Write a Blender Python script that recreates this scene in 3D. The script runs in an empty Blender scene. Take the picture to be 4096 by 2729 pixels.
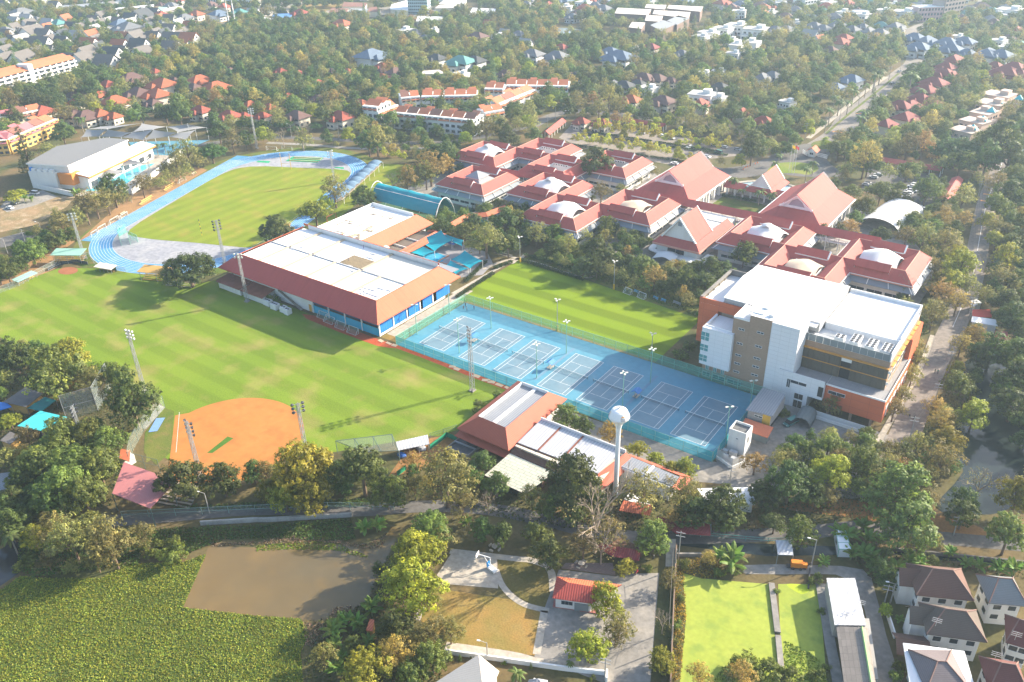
import bpy,math,random
import numpy as np
from mathutils import Vector,Matrix
random .seed(7);RNG=np .random .default_rng(7)
C=bpy .context .scene .collection
S=bpy .context .scene
R_=math .radians
FP,CH=3368.527,147.384
RC=((0.81226,0.58283,-0.02319),(0.27408,-0.41647,-0.86685),(-0.51489,0.69776,-0.49802))
cam_d=bpy .data .cameras .new('camera');cam=bpy .data .objects .new('camera',cam_d);C .objects .link(cam)
cam_d .sensor_width=36;cam_d .lens=FP/4096*36;cam_d .clip_start=1;cam_d .clip_end=9000
X_,Y_,Z_=Vector(RC[0]),-Vector(RC[1]),-Vector(RC[2])
cam .matrix_world=Matrix(((X_[0],Y_[0],Z_[0],0),(X_[1],Y_[1],Z_[1],0),(X_[2],Y_[2],Z_[2],CH),(0,0,0,1)))
S .camera=cam
SUN_AZ,SUN_EL=59.1,25.2
sun_d=bpy .data .lights .new('sun','SUN');sun=bpy .data .objects .new('sun',sun_d);C .objects .link(sun)
sun_d .energy=5.0;sun_d .angle=R_(0.55);sun_d .color=(1.0,0.89,0.72)
dv=Vector((math .cos(R_(SUN_AZ))*math .cos(R_(SUN_EL)),math .sin(R_(SUN_AZ))*math .cos(R_(SUN_EL)),math .sin(R_(SUN_EL))))
sun .rotation_euler=dv .to_track_quat('Z','Y').to_euler();sun .location=(0,0,400)
W=bpy .data .worlds .new('World');S .world=W;W .use_nodes=True
wn=W .node_tree;bg=wn .nodes['Background']
sky=wn .nodes .new('ShaderNodeTexSky');sky .sky_type='NISHITA';sky .sun_disc=False
sky .sun_elevation=R_(SUN_EL);sky .sun_rotation=R_(90-SUN_AZ);sky .air_density=1.0;sky .dust_density=2.0
wn .links .new(sky .outputs[0],bg .inputs[0]);bg .inputs[1].default_value=0.135
S .view_settings .view_transform='Standard';S .view_settings .look='None'
S .view_settings .exposure=1.5;S .view_settings .gamma=1.0;S .view_settings .use_curve_mapping=False
S .render .engine='CYCLES'
cy=S .cycles
cy .max_bounces=6;cy .diffuse_bounces=3;cy .glossy_bounces=2;cy .transmission_bounces=3;cy .transparent_max_bounces=12
cy .volume_bounces=1;cy .use_denoising=True;cy .caustics_reflective=False;cy .caustics_refractive=False
cy .sample_clamp_indirect=6.0
HAZE=0.00016
hz_m=bpy .data .materials .new('haze_air');hz_m .use_nodes=True
_n=hz_m .node_tree;_n .nodes .remove(_n .nodes['Principled BSDF'])
_v=_n .nodes .new('ShaderNodeVolumePrincipled');_v .inputs['Color'].default_value=(0.62,0.81,1.0,1)
_v .inputs['Density'].default_value=HAZE;_v .inputs['Anisotropy'].default_value=0.3
_n .links .new(_v .outputs[0],_n .nodes['Material Output'].inputs['Volume'])
def g(x,y,z=0.0):
 a,b=(x-2048)/FP,(y-1364.5)/FP
 q=[RC[0][i]*a+RC[1][i]*b+RC[2][i] for i in range(3)]
 k=(z-CH)/q[2]
 return Vector((q[0]*k,q[1]*k,z))
COLS,ROWS=(0,1024,2048,3072),(0,680,1360,2029)
def t(c,r,x,y,z=0.0):return g(COLS[c]+x*.44638,ROWS[r]+y*.44638,z)
def px(P):
 d=(P[0],P[1],P[2]-CH)
 q=[sum(RC[k][i]*d[i] for i in range(3)) for k in range(3)]
 return 2048+FP*q[0]/q[2],1364.5+FP*q[1]/q[2],q[2]
MC={}
def mat(name,col,rough=.8,var=.12,scale=.15,pat=None,ps=1.0,pcol=None,pstr=.25,spec=.3,alpha=1.0,metal=0,tint=False,trans=0.0,streak=0.0):
 if name in MC:return MC[name]
 m=bpy .data .materials .new(name);m .use_nodes=True;MC[name]=m
 n=m .node_tree;N=n .nodes;L=n .links
 p=N['Principled BSDF'];p .inputs['Roughness'].default_value=rough
 p .inputs['Specular IOR Level'].default_value=spec;p .inputs['Metallic'].default_value=metal
 geo=N .new('ShaderNodeNewGeometry')
 def noise(sc,det=3):
  x=N .new('ShaderNodeTexNoise');x .inputs['Scale'].default_value=sc;x .inputs['Detail'].default_value=det
  L .new(geo .outputs['Position'],x .inputs['Vector']);return x .outputs[0]
 def mth(op,a,b):
  x=N .new('ShaderNodeMath');x .operation=op
  for i,v in enumerate((a,b)):
   if isinstance(v,(int,float)):x .inputs[i].default_value=v
   else :L .new(v,x .inputs[i])
  return x .outputs[0]
 f=mth('ADD',mth('MULTIPLY',noise(scale),.6),mth('MULTIPLY',noise(scale*7),.4))
 f=mth('ADD',mth('MULTIPLY',mth('SUBTRACT',f,.5),var*4),1.0)
 base=None
 if tint:
  oi=N .new('ShaderNodeObjectInfo');base=oi .outputs['Color']
 bump_h=None
 if pat:
  uv=N .new('ShaderNodeUVMap');uv .uv_map='UVMap'
  if pat in ('rib','row'):
   w=N .new('ShaderNodeTexWave');w .wave_type='BANDS';w .bands_direction='X' if pat=='rib' else 'Y'
   w .inputs['Scale'].default_value=1.0/ps*.314;w .wave_profile='SAW' if pat=='row' else 'SIN'
   L .new(uv .outputs[0],w .inputs['Vector']);bump_h=w .outputs[1]
   if pcol:
    mx=N .new('ShaderNodeMix');mx .data_type='RGBA';mx .inputs[6].default_value=(*col,1);mx .inputs[7].default_value=(*pcol,1)
    L .new(mth('MULTIPLY',w .outputs[1],pstr*2),mx .inputs[0]);base=mx .outputs[2]
  if pat in ('brick','panel'):
   w=N .new('ShaderNodeTexBrick');w .inputs['Scale'].default_value=1.0
   w .inputs['Brick Width'].default_value=ps*2;w .inputs['Row Height'].default_value=ps
   w .offset=.5 if pat=='brick' else 0;w .inputs['Mortar Size'].default_value=ps*(.05 if pat=='brick' else .03);w .inputs['Bias'].default_value=0
   L .new(uv .outputs[0],w .inputs['Vector']);pc=pcol or tuple(c*.6 for c in col)
   w .inputs['Color1'].default_value=(*col,1);w .inputs['Color2'].default_value=(*[c*(1-pstr*.5) for c in col],1);w .inputs['Mortar'].default_value=(*pc,1)
   base=w .outputs[0];bump_h=w .outputs[1]
 mx=N .new('ShaderNodeMix');mx .data_type='RGBA';mx .blend_type='MULTIPLY';mx .inputs[0].default_value=1
 if base:L .new(base,mx .inputs[6])
 else :mx .inputs[6].default_value=(*col,1)
 cb=N .new('ShaderNodeCombineColor')
 for i in range(3):L .new(f,cb .inputs[i])
 L .new(cb .outputs[0],mx .inputs[7]);colout=mx .outputs[2]
 if streak:
  sx=N .new('ShaderNodeTexNoise');sx .inputs['Scale'].default_value=.5;sx .inputs['Detail'].default_value=4
  mp=N .new('ShaderNodeMapping');mp .inputs['Scale'].default_value=(1.3,.12,1)
  uv2=N .new('ShaderNodeUVMap');uv2 .uv_map='UVMap';L .new(uv2 .outputs[0],mp .inputs[0]);L .new(mp .outputs[0],sx .inputs['Vector'])
  m2=N .new('ShaderNodeMix');m2 .data_type='RGBA';m2 .blend_type='MULTIPLY';m2 .inputs[7].default_value=(.55,.5,.45,1)
  L .new(colout,m2 .inputs[6]);rr=N .new('ShaderNodeMapRange');rr .inputs[1].default_value=.5;rr .inputs[2].default_value=.75;rr .inputs[4].default_value=streak
  L .new(sx .outputs[0],rr .inputs[0]);L .new(rr .outputs[0],m2 .inputs[0]);colout=m2 .outputs[2]
 L .new(colout,p .inputs['Base Color'])
 if bump_h is not None:
  b=N .new('ShaderNodeBump');b .inputs['Strength'].default_value=.6;b .inputs['Distance'].default_value=.06
  L .new(bump_h,b .inputs['Height']);L .new(b .outputs[0],p .inputs['Normal'])
 out=N['Material Output']
 if trans:
  tr=N .new('ShaderNodeBsdfTranslucent');L .new(colout,tr .inputs[0]);ms=N .new('ShaderNodeMixShader');ms .inputs[0].default_value=trans
  L .new(p .outputs[0],ms .inputs[1]);L .new(tr .outputs[0],ms .inputs[2]);L .new(ms .outputs[0],out .inputs[0])
 if alpha<1:
  tr=N .new('ShaderNodeBsdfTransparent');ms=N .new('ShaderNodeMixShader');ms .inputs[0].default_value=alpha
  src=out .inputs[0].links[0].from_socket
  L .new(tr .outputs[0],ms .inputs[1]);L .new(src,ms .inputs[2]);L .new(ms .outputs[0],out .inputs[0])
 return m
def ground_mat(name,cols,scale=.05,fine=1.2,rough=.95,stripe=None,spec=.1,bump=.3,rot=0,fv=.22):
 """soil / grass: two or three albedos mixed by noise; stripe = (period m, axis, strength) mowing bands"""
 if name in MC:return MC[name]
 m=bpy .data .materials .new(name);m .use_nodes=True;MC[name]=m
 n=m .node_tree;N=n .nodes;L=n .links;p=N['Principled BSDF']
 p .inputs['Roughness'].default_value=rough;p .inputs['Specular IOR Level'].default_value=spec
 geo=N .new('ShaderNodeNewGeometry')
 def noise(sc,det=4):
  x=N .new('ShaderNodeTexNoise');x .inputs['Scale'].default_value=sc;x .inputs['Detail'].default_value=det
  L .new(geo .outputs['Position'],x .inputs['Vector']);return x .outputs[0]
 a=noise(scale);b=noise(fine,5)
 r1=N .new('ShaderNodeMapRange');r1 .inputs[1].default_value=.35;r1 .inputs[2].default_value=.65;L .new(a,r1 .inputs[0])
 m1=N .new('ShaderNodeMix');m1 .data_type='RGBA';m1 .inputs[6].default_value=(*cols[0],1);m1 .inputs[7].default_value=(*cols[1],1)
 L .new(r1 .outputs[0],m1 .inputs[0]);co=m1 .outputs[2]
 if len(cols)>2:
  r2=N .new('ShaderNodeMapRange');r2 .inputs[1].default_value=.5;r2 .inputs[2].default_value=.72;L .new(noise(scale*2.3),r2 .inputs[0])
  m2=N .new('ShaderNodeMix');m2 .data_type='RGBA';m2 .inputs[7].default_value=(*cols[2],1)
  L .new(co,m2 .inputs[6]);L .new(r2 .outputs[0],m2 .inputs[0]);co=m2 .outputs[2]
 if stripe:
  w=N .new('ShaderNodeTexWave');w .bands_direction=stripe[1];w .inputs['Scale'].default_value=.314/stripe[0]
  w .inputs['Distortion'].default_value=.35;w .inputs['Detail'].default_value=1;w .inputs['Detail Scale'].default_value=.4
  mp=N .new('ShaderNodeMapping');mp .inputs['Rotation'].default_value=(0,0,rot)
  L .new(geo .outputs['Position'],mp .inputs[0]);L .new(mp .outputs[0],w .inputs['Vector'])
  rs=N .new('ShaderNodeMapRange');rs .inputs[1].default_value=.3;rs .inputs[2].default_value=.7;rs .inputs[3].default_value=1-stripe[2];rs .inputs[4].default_value=1+stripe[2]
  L .new(w .outputs[1],rs .inputs[0])
  cb=N .new('ShaderNodeCombineColor')
  for i in range(3):L .new(rs .outputs[0],cb .inputs[i])
  m3=N .new('ShaderNodeMix');m3 .data_type='RGBA';m3 .blend_type='MULTIPLY';m3 .inputs[0].default_value=1
  L .new(co,m3 .inputs[6]);L .new(cb .outputs[0],m3 .inputs[7]);co=m3 .outputs[2]
 rf=N .new('ShaderNodeMapRange');rf .inputs[1].default_value=.25;rf .inputs[2].default_value=.75;rf .inputs[3].default_value=1-fv;rf .inputs[4].default_value=1+fv
 L .new(b,rf .inputs[0]);cb=N .new('ShaderNodeCombineColor')
 for i in range(3):L .new(rf .outputs[0],cb .inputs[i])
 m4=N .new('ShaderNodeMix');m4 .data_type='RGBA';m4 .blend_type='MULTIPLY';m4 .inputs[0].default_value=1
 L .new(co,m4 .inputs[6]);L .new(cb .outputs[0],m4 .inputs[7]);L .new(m4 .outputs[2],p .inputs['Base Color'])
 if bump:
  bp=N .new('ShaderNodeBump');bp .inputs['Strength'].default_value=bump;bp .inputs['Distance'].default_value=.15
  L .new(b,bp .inputs['Height']);L .new(bp .outputs[0],p .inputs['Normal'])
 return m
def leaf_mat(name,tint=None):
 """foliage: tint from the object's own colour, leaf-to-leaf variation stored on the mesh, a little light let through"""
 m=bpy .data .materials .new(name);m .use_nodes=True
 n=m .node_tree;N=n .nodes;L=n .links;p=N['Principled BSDF']
 p .inputs['Roughness'].default_value=.55;p .inputs['Specular IOR Level'].default_value=.25
 oi=N .new('ShaderNodeObjectInfo');at=N .new('ShaderNodeAttribute');at .attribute_name='leafvar'
 a=N .new('ShaderNodeMix');a .data_type='RGBA';a .blend_type='MULTIPLY';a .inputs[0].default_value=1
 a .inputs[6].default_value=(*(tint or (1,1,1)),1);L .new(at .outputs['Color'],a .inputs[7])
 if not tint:L .new(oi .outputs['Color'],a .inputs[6])
 hs=N .new('ShaderNodeHueSaturation');L .new(a .outputs[2],hs .inputs['Color'])
 mr=N .new('ShaderNodeMapRange');mr .inputs[3].default_value=.475;mr .inputs[4].default_value=.525;L .new(oi .outputs['Random'],mr .inputs[0]);L .new(mr .outputs[0],hs .inputs['Hue'])
 mv=N .new('ShaderNodeMapRange');mv .inputs[3].default_value=.8;mv .inputs[4].default_value=1.2;L .new(oi .outputs['Random'],mv .inputs[0]);L .new(mv .outputs[0],hs .inputs['Value'])
 L .new(hs .outputs[0],p .inputs['Base Color'])
 tr=N .new('ShaderNodeBsdfTranslucent');L .new(hs .outputs[0],tr .inputs[0])
 ms=N .new('ShaderNodeMixShader');ms .inputs[0].default_value=.44
 L .new(p .outputs[0],ms .inputs[1]);L .new(tr .outputs[0],ms .inputs[2]);L .new(ms .outputs[0],N['Material Output'].inputs[0])
 return m
LEAF=leaf_mat('leaf')
BARK=mat('bark',(.16,.11,.075),.95,.3,1.0)
def worldloc(o):
 v=Vector((0,0,0))
 while o is not None:v+=o .location;o=o .parent
 return v
class MB:
 def __init__(s):s .v=[];s .f=[];s .m=[]
 def poly(s,pts,m=0):
  i=len(s .v);s .v+=[tuple(p) for p in pts];s .f .append(tuple(range(i,i+len(pts))));s .m .append(m);return s
 def box(s,x0,y0,z0,x1,y1,z1,m=0,mtop=None):
  if x0>x1:x0,x1=x1,x0
  if y0>y1:y0,y1=y1,y0
  return s .prism([(x0,y0),(x1,y0),(x1,y1),(x0,y1)],z0,z1,m,mtop)
 def prism(s,poly,z0,z1,m=0,mtop=None):
  a=sum(poly[i-1][0]*poly[i][1]-poly[i][0]*poly[i-1][1] for i in range(len(poly)))
  if a<0:poly=poly[::-1]
  n=len(poly)
  for i in range(n):
   p,q=poly[i],poly[(i+1)%n]
   s .poly([(p[0],p[1],z0),(q[0],q[1],z0),(q[0],q[1],z1),(p[0],p[1],z1)],m)
  s .poly([(p[0],p[1],z1) for p in poly],m if mtop is None else mtop)
  s .poly([(p[0],p[1],z0) for p in poly[::-1]],m);return s
 def obox(s,c,size,rz=0.0,m=0):
  hx,hy,hz=size[0]/2,size[1]/2,size[2];cs,sn=math .cos(rz),math .sin(rz)
  P=[(c[0]+x*cs-y*sn,c[1]+x*sn+y*cs) for x,y in ((-hx,-hy),(hx,-hy),(hx,hy),(-hx,hy))]
  return s .prism(P,c[2],c[2]+hz,m)
 def slab(s,top,th,m=0,mside=None):
  """thick sheet: top polygon of 3-D points, extruded down"""
  ms=m if mside is None else mside;n=len(top)
  low=[(p[0],p[1],p[2]-th) for p in top]
  s .poly(top,m);s .poly(low[::-1],ms)
  for i in range(n):j=(i+1)%n;s .poly([low[i],low[j],top[j],top[i]],ms)
  return s
 def tube(s,a,b,r0,r1=None,n=6,m=0,cap=True):
  a,b=Vector(a),Vector(b);r1=r0 if r1 is None else r1;d=(b-a)
  if d .length<1e-6:return s
  d .normalize();u=d .orthogonal().normalized();w=d .cross(u)
  A=[];B=[]
  for i in range(n):
   k=2*math .pi*i/n;e=u*math .cos(k)+w*math .sin(k);A .append(a+e*r0);B .append(b+e*r1)
  for i in range(n):j=(i+1)%n;s .poly([A[i],A[j],B[j],B[i]],m)
  if cap:s .poly(B,m);s .poly(A[::-1],m)
  return s
 def lathe(s,c,prof,n=24,m=0):
  R=[[(c[0]+r*math .cos(2*math .pi*i/n),c[1]+r*math .sin(2*math .pi*i/n),c[2]+z) for i in range(n)] for r,z in prof]
  for a,b in zip(R,R[1:]):
   for i in range(n):j=(i+1)%n;s .poly([a[i],a[j],b[j],b[i]],m)
  s .poly(R[-1],m);s .poly(R[0][::-1],m);return s
 def ball(s,c,rx,ry,rz,n=8,k=5,m=0):
  prof=[]
  for i in range(1,k):a=-math .pi/2+math .pi*i/k;prof .append((math .cos(a),math .sin(a)))
  R=[[(c[0]+rx*r*math .cos(2*math .pi*i/n),c[1]+ry*r*math .sin(2*math .pi*i/n),c[2]+rz*z) for i in range(n)] for r,z in prof]
  for a,b in zip(R,R[1:]):
   for i in range(n):j=(i+1)%n;s .poly([a[i],a[j],b[j],b[i]],m)
  s .poly(R[-1],m);s .poly(R[0][::-1],m);return s
 def build(s,name,mats,parent=None,smooth=False,kind=None):
  if not isinstance(mats,(list,tuple)):mats=[mats]
  off=worldloc(parent) if parent is not None else Vector((0,0,0))
  me=bpy .data .meshes .new(name)
  me .from_pydata([(v[0]-off .x,v[1]-off .y,v[2]-off .z) for v in s .v],[],s .f)
  for q in mats:me .materials .append(q)
  me .polygons .foreach_set('material_index',s .m)
  uvl=me .uv_layers .new(name='UVMap');uvs=[]
  for f in s .f:
   P=[Vector(s .v[i]) for i in f];nn=Vector((0,0,0))
   for i in range(len(P)):nn+=P[i-1].cross(P[i])
   if nn .length<1e-9:nn=Vector((0,0,1))
   nn .normalize()
   if abs(nn .z)>.985:u,w=Vector((1,0,0)),Vector((0,1,0))
   else :
    u=Vector((0,0,1)).cross(nn).normalized();w=nn .cross(u)
   for p in P:uvs+=(p .dot(u),p .dot(w))
  uvl .data .foreach_set('uv',uvs)
  if smooth:me .polygons .foreach_set('use_smooth',[True]*len(me .polygons))
  me .update()
  o=bpy .data .objects .new(name,me);C .objects .link(o)
  if parent is not None:o .parent=parent
  if kind:o['kind']=kind
  return o
def _parts(s,name,mats,parent=None,kind=None):
 """one object per connected piece"""
 key={};par=list(range(len(s .f)))
 def fd(a):
  while par[a]!=a:par[a]=par[par[a]];a=par[a]
  return a
 for i,f in enumerate(s .f):
  for v in f:
   k=tuple(round(c,3) for c in s .v[v])
   if k in key:par[fd(i)]=fd(key[k])
   else :key[k]=i
 grp={}
 for i in range(len(s .f)):grp .setdefault(fd(i),[]).append(i)
 out=[]
 for fs in grp .values():
  b=MB()
  for i in fs:b .poly([s .v[v] for v in s .f[i]],s .m[i])
  out .append(b .build(name,mats,parent,kind=kind))
 return out
MB .parts=_parts
def thing(name,label,cat,loc,group=None):
 o=bpy .data .objects .new(name,None);C .objects .link(o);o .location=loc;o .empty_display_size=.5
 o['label']=label;o['category']=cat
 if group:o['group']=group
 return o
def tag(o,label,cat,group=None):
 o['label']=label;o['category']=cat
 if group:o['group']=group
 return o
def recenter(o):
 """put a one-mesh thing's origin at its base"""
 me=o .data;co=np .empty(len(me .vertices)*3,'f');me .vertices .foreach_get('co',co);co=co .reshape(-1,3)
 c=np .array([(co[:,0].min()+co[:,0].max())/2,(co[:,1].min()+co[:,1].max())/2,co[:,2].min()]);co-=c
 me .vertices .foreach_set('co',co .ravel());o .location=c .tolist();return o
def kids(o):return KID .get(o .name,[])
KID={}
def proto_kids(root):return [c for c in C .objects if c .parent is root]
class Proto:
 """a thing built once (root at origin); stamp() copies the root, its parts and sub-parts"""
 def __init__(s,root):
  s .root=root;s .ch=[]
  objs=list(C .objects)
  for c in objs:
   if c .parent is root:s .ch .append((c,[d for d in objs if d .parent is c]))
  s .used=False
 def stamp(s,loc,rz=0.0,sc=1.0,label=None,group=None,color=None):
  r=s .root .copy();C .objects .link(r);r .location=loc;r .rotation_euler=(0,0,rz)
  r .scale=(sc,sc,sc) if isinstance(sc,(int,float)) else sc
  if label:r['label']=label
  if group:r['group']=group
  for c,ds in s .ch:
   k=c .copy();C .objects .link(k);k .parent=r
   if color:k .color=(*color,1)
   for d in ds:e=d .copy();C .objects .link(e);e .parent=k
  return r
 def kill(s):
  for c,ds in s .ch:
   for d in ds:bpy .data .objects .remove(d)
   bpy .data .objects .remove(c)
  bpy .data .objects .remove(s .root)
  # ================================================================ SETTING: ground, fields, roads, water
def sheet(name,pts,m,z,kind='structure',label=None):
 b=MB();P=[(p[0],p[1],z) for p in pts]
 a=sum(P[i-1][0]*P[i][1]-P[i][0]*P[i-1][1] for i in range(len(P)))
 if a<0:P=P[::-1]
 b .poly(P);o=b .build(name,m);o['kind']=kind
 if label:o['label']=label
 return o
def smooth(pts,n=5,closed=False):
 """Catmull-Rom through the points"""
 P=[Vector((p[0],p[1],0)) for p in pts];out=[];N=len(P)
 for i in range(N if closed else N-1):
  p0=P[(i-1)%N] if closed or i>0 else P[i];p1=P[i];p2=P[(i+1)%N]
  p3=P[(i+2)%N] if closed or i+2<N else p2
  for k in range(n):
   u=k/n
   out .append(.5*((2*p1)+(p2-p0)*u+(2*p0-5*p1+4*p2-p3)*u*u+(3*p1-p0-3*p2+p3)*u**3))
 if not closed:out .append(P[-1])
 return out
def ribbon(name,pts,w,m,z,kind='structure',th=None,n=5):
 P=smooth(pts,n);Lf=[];Rt=[]
 for i,p in enumerate(P):
  d=(P[min(i+1,len(P)-1)]-P[max(i-1,0)]);d .normalize();e=Vector((-d .y,d .x,0))*(w/2)
  Lf .append(p+e);Rt .append(p-e)
 b=MB()
 for i in range(len(P)-1):
  q=[(Rt[i].x,Rt[i].y,z),(Rt[i+1].x,Rt[i+1].y,z),(Lf[i+1].x,Lf[i+1].y,z),(Lf[i].x,Lf[i].y,z)]
  if th:b .slab(q,th)
  else :b .poly(q)
 o=b .build(name,m)
 if kind:o['kind']=kind
 return o
SOIL=ground_mat('soil',((.13,.095,.045),(.075,.085,.03),(.17,.115,.055)),.03,.9,bump=.5)
GRASS=ground_mat('grass',((.128,.192,.018),(.15,.212,.02),(.235,.215,.06)),.035,2.5,stripe=(9.5,'Y',.075),bump=.2)
GRASS2=ground_mat('pitch_grass',((0.132,0.196,0.008),(0.149,0.207,0.010)),.05,3,stripe=(11,'Y',.16),bump=.2)
GRASS3=ground_mat('infield_grass',((0.156,0.204,0.018),(0.188,0.222,0.020),(0.237,0.216,0.035)),.05,2.5,stripe=(8,'X',.06),bump=.2)
LAWN=ground_mat('lawn',((0.077,0.121,0.020),(0.132,0.143,0.031),(0.176,0.138,0.050)),.12,2.5)
DRY=ground_mat('dry_lawn',((0.288,0.174,0.054),(0.180,0.150,0.042),(0.252,0.180,0.060)),.12,2.5)
CLAY=ground_mat('clay',((.38,.165,.046),(.41,.182,.052),(.34,.14,.042)),.09,.5,fv=.07,bump=.1)
ASPH=ground_mat('asphalt',((.115,.108,.102),(.15,.14,.13)),.06,1.0,rough=.9)
CONC=ground_mat('concrete',((.27,.25,.225),(.21,.195,.175),(.31,.28,.24)),.1,.8,rough=.9)
PALE=ground_mat('pale_concrete',((.36,.32,.27),(.42,.37,.30)),.15,.9,rough=.9)
TRK=ground_mat('track_blue',((.075,.24,.44),(.095,.265,.46),(.15,.30,.46)),.06,.7,rough=.75,fv=.09,bump=0)
DZ=ground_mat('track_grey',((.30,.30,.32),(.24,.245,.27),(.34,.335,.34)),.05,.6,rough=.8)
CRT=ground_mat('court_surround',((.07,.235,.325),(.085,.25,.335),(.115,.26,.335)),.05,.6,rough=.55,spec=.35,fv=.09,bump=0)
CRT2=ground_mat('court_play',((.115,.205,.26),(.14,.225,.275),(.165,.235,.275)),.06,.6,rough=.6,spec=.35,fv=.09,bump=0)
WHT=mat('white_line',(.75,.75,.75),.7,.05)
DIRT=ground_mat('rubble_dirt',((.30,.20,.11),(.20,.16,.08),(.38,.29,.19)),.12,1.5,bump=.8)
RED=ground_mat('red_strip',((.36,.07,.03),(.42,.10,.045)),.2,1.5)
g0=sheet('ground',[(-4000,-3000),(4000,-3000),(4000,4000),(-4000,4000)],SOIL,0.0)
sheet('grass_field',[(-352,100),(-350,151),(-336,160),(-309,168),(-287,173),(-282,182),(-190,180.5),(-132,180.5),(-126,172),(-138,148.5),t(1,2,1560,860),t(1,2,740,1000),t(1,2,300,1060),(-180,96),(-199,97),t(0,2,1310,1100),t(0,2,1320,840),t(0,2,1470,605),t(0,2,1380,500),t(0,2,800,300),t(0,2,300,150),t(0,1,0,1500)],GRASS,.03)
arc=[(-188.5+21.7*math .cos(R_(a)),113.2+21.7*math .sin(R_(a))) for a in range(-28,178,6)]
sheet('clay_infield',arc+[(-212.6,111.5),(-197.3,99.2),(-186,90),(-171,101)],CLAY,.06)
lb=MB();P0,P1=t(0,2,1608,650),t(0,2,1578,1010);d=(P1-P0).normalized();e=Vector((-d .y,d .x,0))*.05
lb .poly([(*(P0+e).xy,.09),(*(P0-e).xy,.09),(*(P1-e).xy,.09),(*(P1+e).xy,.09)]);lb .build('foul_line',WHT)['kind']='structure'
sheet('bullpen_turf',[t(0,2,1855,1015),t(0,2,1905,1015),t(0,2,2092,884),t(0,2,2040,868)],ground_mat('turf',((.055,.13,.02),(.07,.15,.02)),.3,3),.09)
hp=t(0,1,610,905);hx,hy_=t(0,1,700,900)-hp,t(0,1,612,872)-hp
sheet('home_plate_clay',[hp+hx*math .cos(a/3.2)+hy_*math .sin(a/3.2) for a in range(20)],ground_mat('home_clay',((.26,.10,.05),(.30,.12,.06)),.3,1.5,fv=.1),.06)
sheet('foul_ground',[t(0,2,1562,640),t(0,2,1480,610),t(0,2,1300,830),t(0,2,1290,1010),t(0,2,1400,1120),t(0,2,1530,1010)],LAWN,.05)
TC=Vector((-347.5,246.3,0));TD=Vector((-.33,.944,0)).normalized();TE=Vector((TD .y,-TD .x,0));HS=39.5
def stad(r,n=28):
 out=[]
 for i in range(n+1):a=math .pi*i/n;out .append(TC+TD*HS+(TE*math .cos(a)+TD*math .sin(a))*r)
 for i in range(n+1):a=math .pi+math .pi*i/n;out .append(TC-TD*HS+(TE*math .cos(a)+TD*math .sin(a))*r)
 return out
def ring(name,r0,r1,m,z):
 A,B=stad(r0),stad(r1);b=MB();n=len(A)
 for i in range(n):j=(i+1)%n;b .poly([(*A[i].xy,z),(*B[i].xy,z),(*B[j].xy,z),(*A[j].xy,z)][::1])
 o=b .build(name,m);o['kind']='structure';return o
sheet('track_surround',[p .xy for p in stad(53)],LAWN,.02)
sheet('track_apron',[p .xy for p in stad(36.6)],DZ,.035)
ring('running_track',36.5,46.3,TRK,.05)
for s_ in (1,-1):
 q=TC-TE*41.4+TD*(HS*s_);b2=q+TD*(s_*(28 if s_>0 else 22));e=TE*4.9
 sheet('sprint_lane',[(q+e).xy,(q-e).xy,(b2-e).xy,(b2+e).xy],TRK,.056 if s_>0 else .058)
lm=MB()
for k in range(9):
 r=36.55+k*1.22;A,B=stad(r),stad(r+.11)
 for i in range(len(A)):j=(i+1)%len(A);lm .poly([(*A[i].xy,.075),(*B[i].xy,.075),(*B[j].xy,.075),(*A[j].xy,.075)])
 for s_ in (1,-1):
  q=TC-TE*r+TD*(HS*s_);q2=q+TD*(s_*20);e=TE*.055
  lm .poly([(*(q+e).xy,.078),(*(q-e).xy,.078),(*(q2-e).xy,.078),(*(q2+e).xy,.078)])
lm .build('lane_lines',WHT)['kind']='structure'
fa,fb,fc,fd=t(0,1,1150,545),t(1,0,-30,1492),t(1,0,830,1533),(-293,214)
inn=smooth([(-363.5,193),(-378.5,228),(-393,268),(-390,285.5),(-364,299),(-338,309.6),(-326.5,296),(-312,262),(-302,236),(-293,214),(-323.4,200.2),(-350,190.2)],3,True)
sheet('infield_grass',inn,GRASS3,.06)
gm_=ground_mat('green_mat',((.02,.28,.12),(.03,.32,.15)),.3,1)
sheet('jump_mat',[t(1,0,265,1445),t(1,0,330,1405),t(1,0,608,1415),t(1,0,550,1460)],gm_,.08)
sheet('jump_mat',[t(1,0,0,1455),t(1,0,20,1442),t(1,0,130,1446),t(1,0,115,1462)],gm_,.08)
sheet('jump_mat',[t(1,0,700,1505),t(1,0,710,1497),t(1,0,790,1502),t(1,0,785,1516)],gm_,.08)
sd=MB()
for a,b_ in (((1,0,300,1440),(1,0,560,1452)),((1,0,330,1425),(1,0,580,1436)),((1,0,345,1413),(1,0,590,1424))):
 A,B=t(*a),t(*b_);sd .tube((A .x,A .y,.1),(B .x,B .y,.1),.45,n=4)
sd .build('runway_lines',mat('sand_yellow',(.45,.38,.2)))['kind']='structure'
sheet('grass_verge',[t(1,1,1050,0),t(1,0,1100,1470),t(1,0,1440,1480),t(1,1,1400,60),t(1,1,1050,200),t(1,1,620,520),t(1,1,520,560),t(1,1,700,380)],GRASS3,.04)
sheet('jump_runway',[t(1,1,300,490),t(1,1,370,525),t(1,1,830,180),t(1,1,740,110)],TRK,.065)
sheet('tennis_terrace',[(-184.6,182.3),(-66.6,182.3),(-66.6,220.6),(-184.6,220.6)],CRT,.05)
OX=[-81.9,-96.8,-114.2,-129.1,-146.4,-161.3,-178.9];OY=187.7
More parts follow.
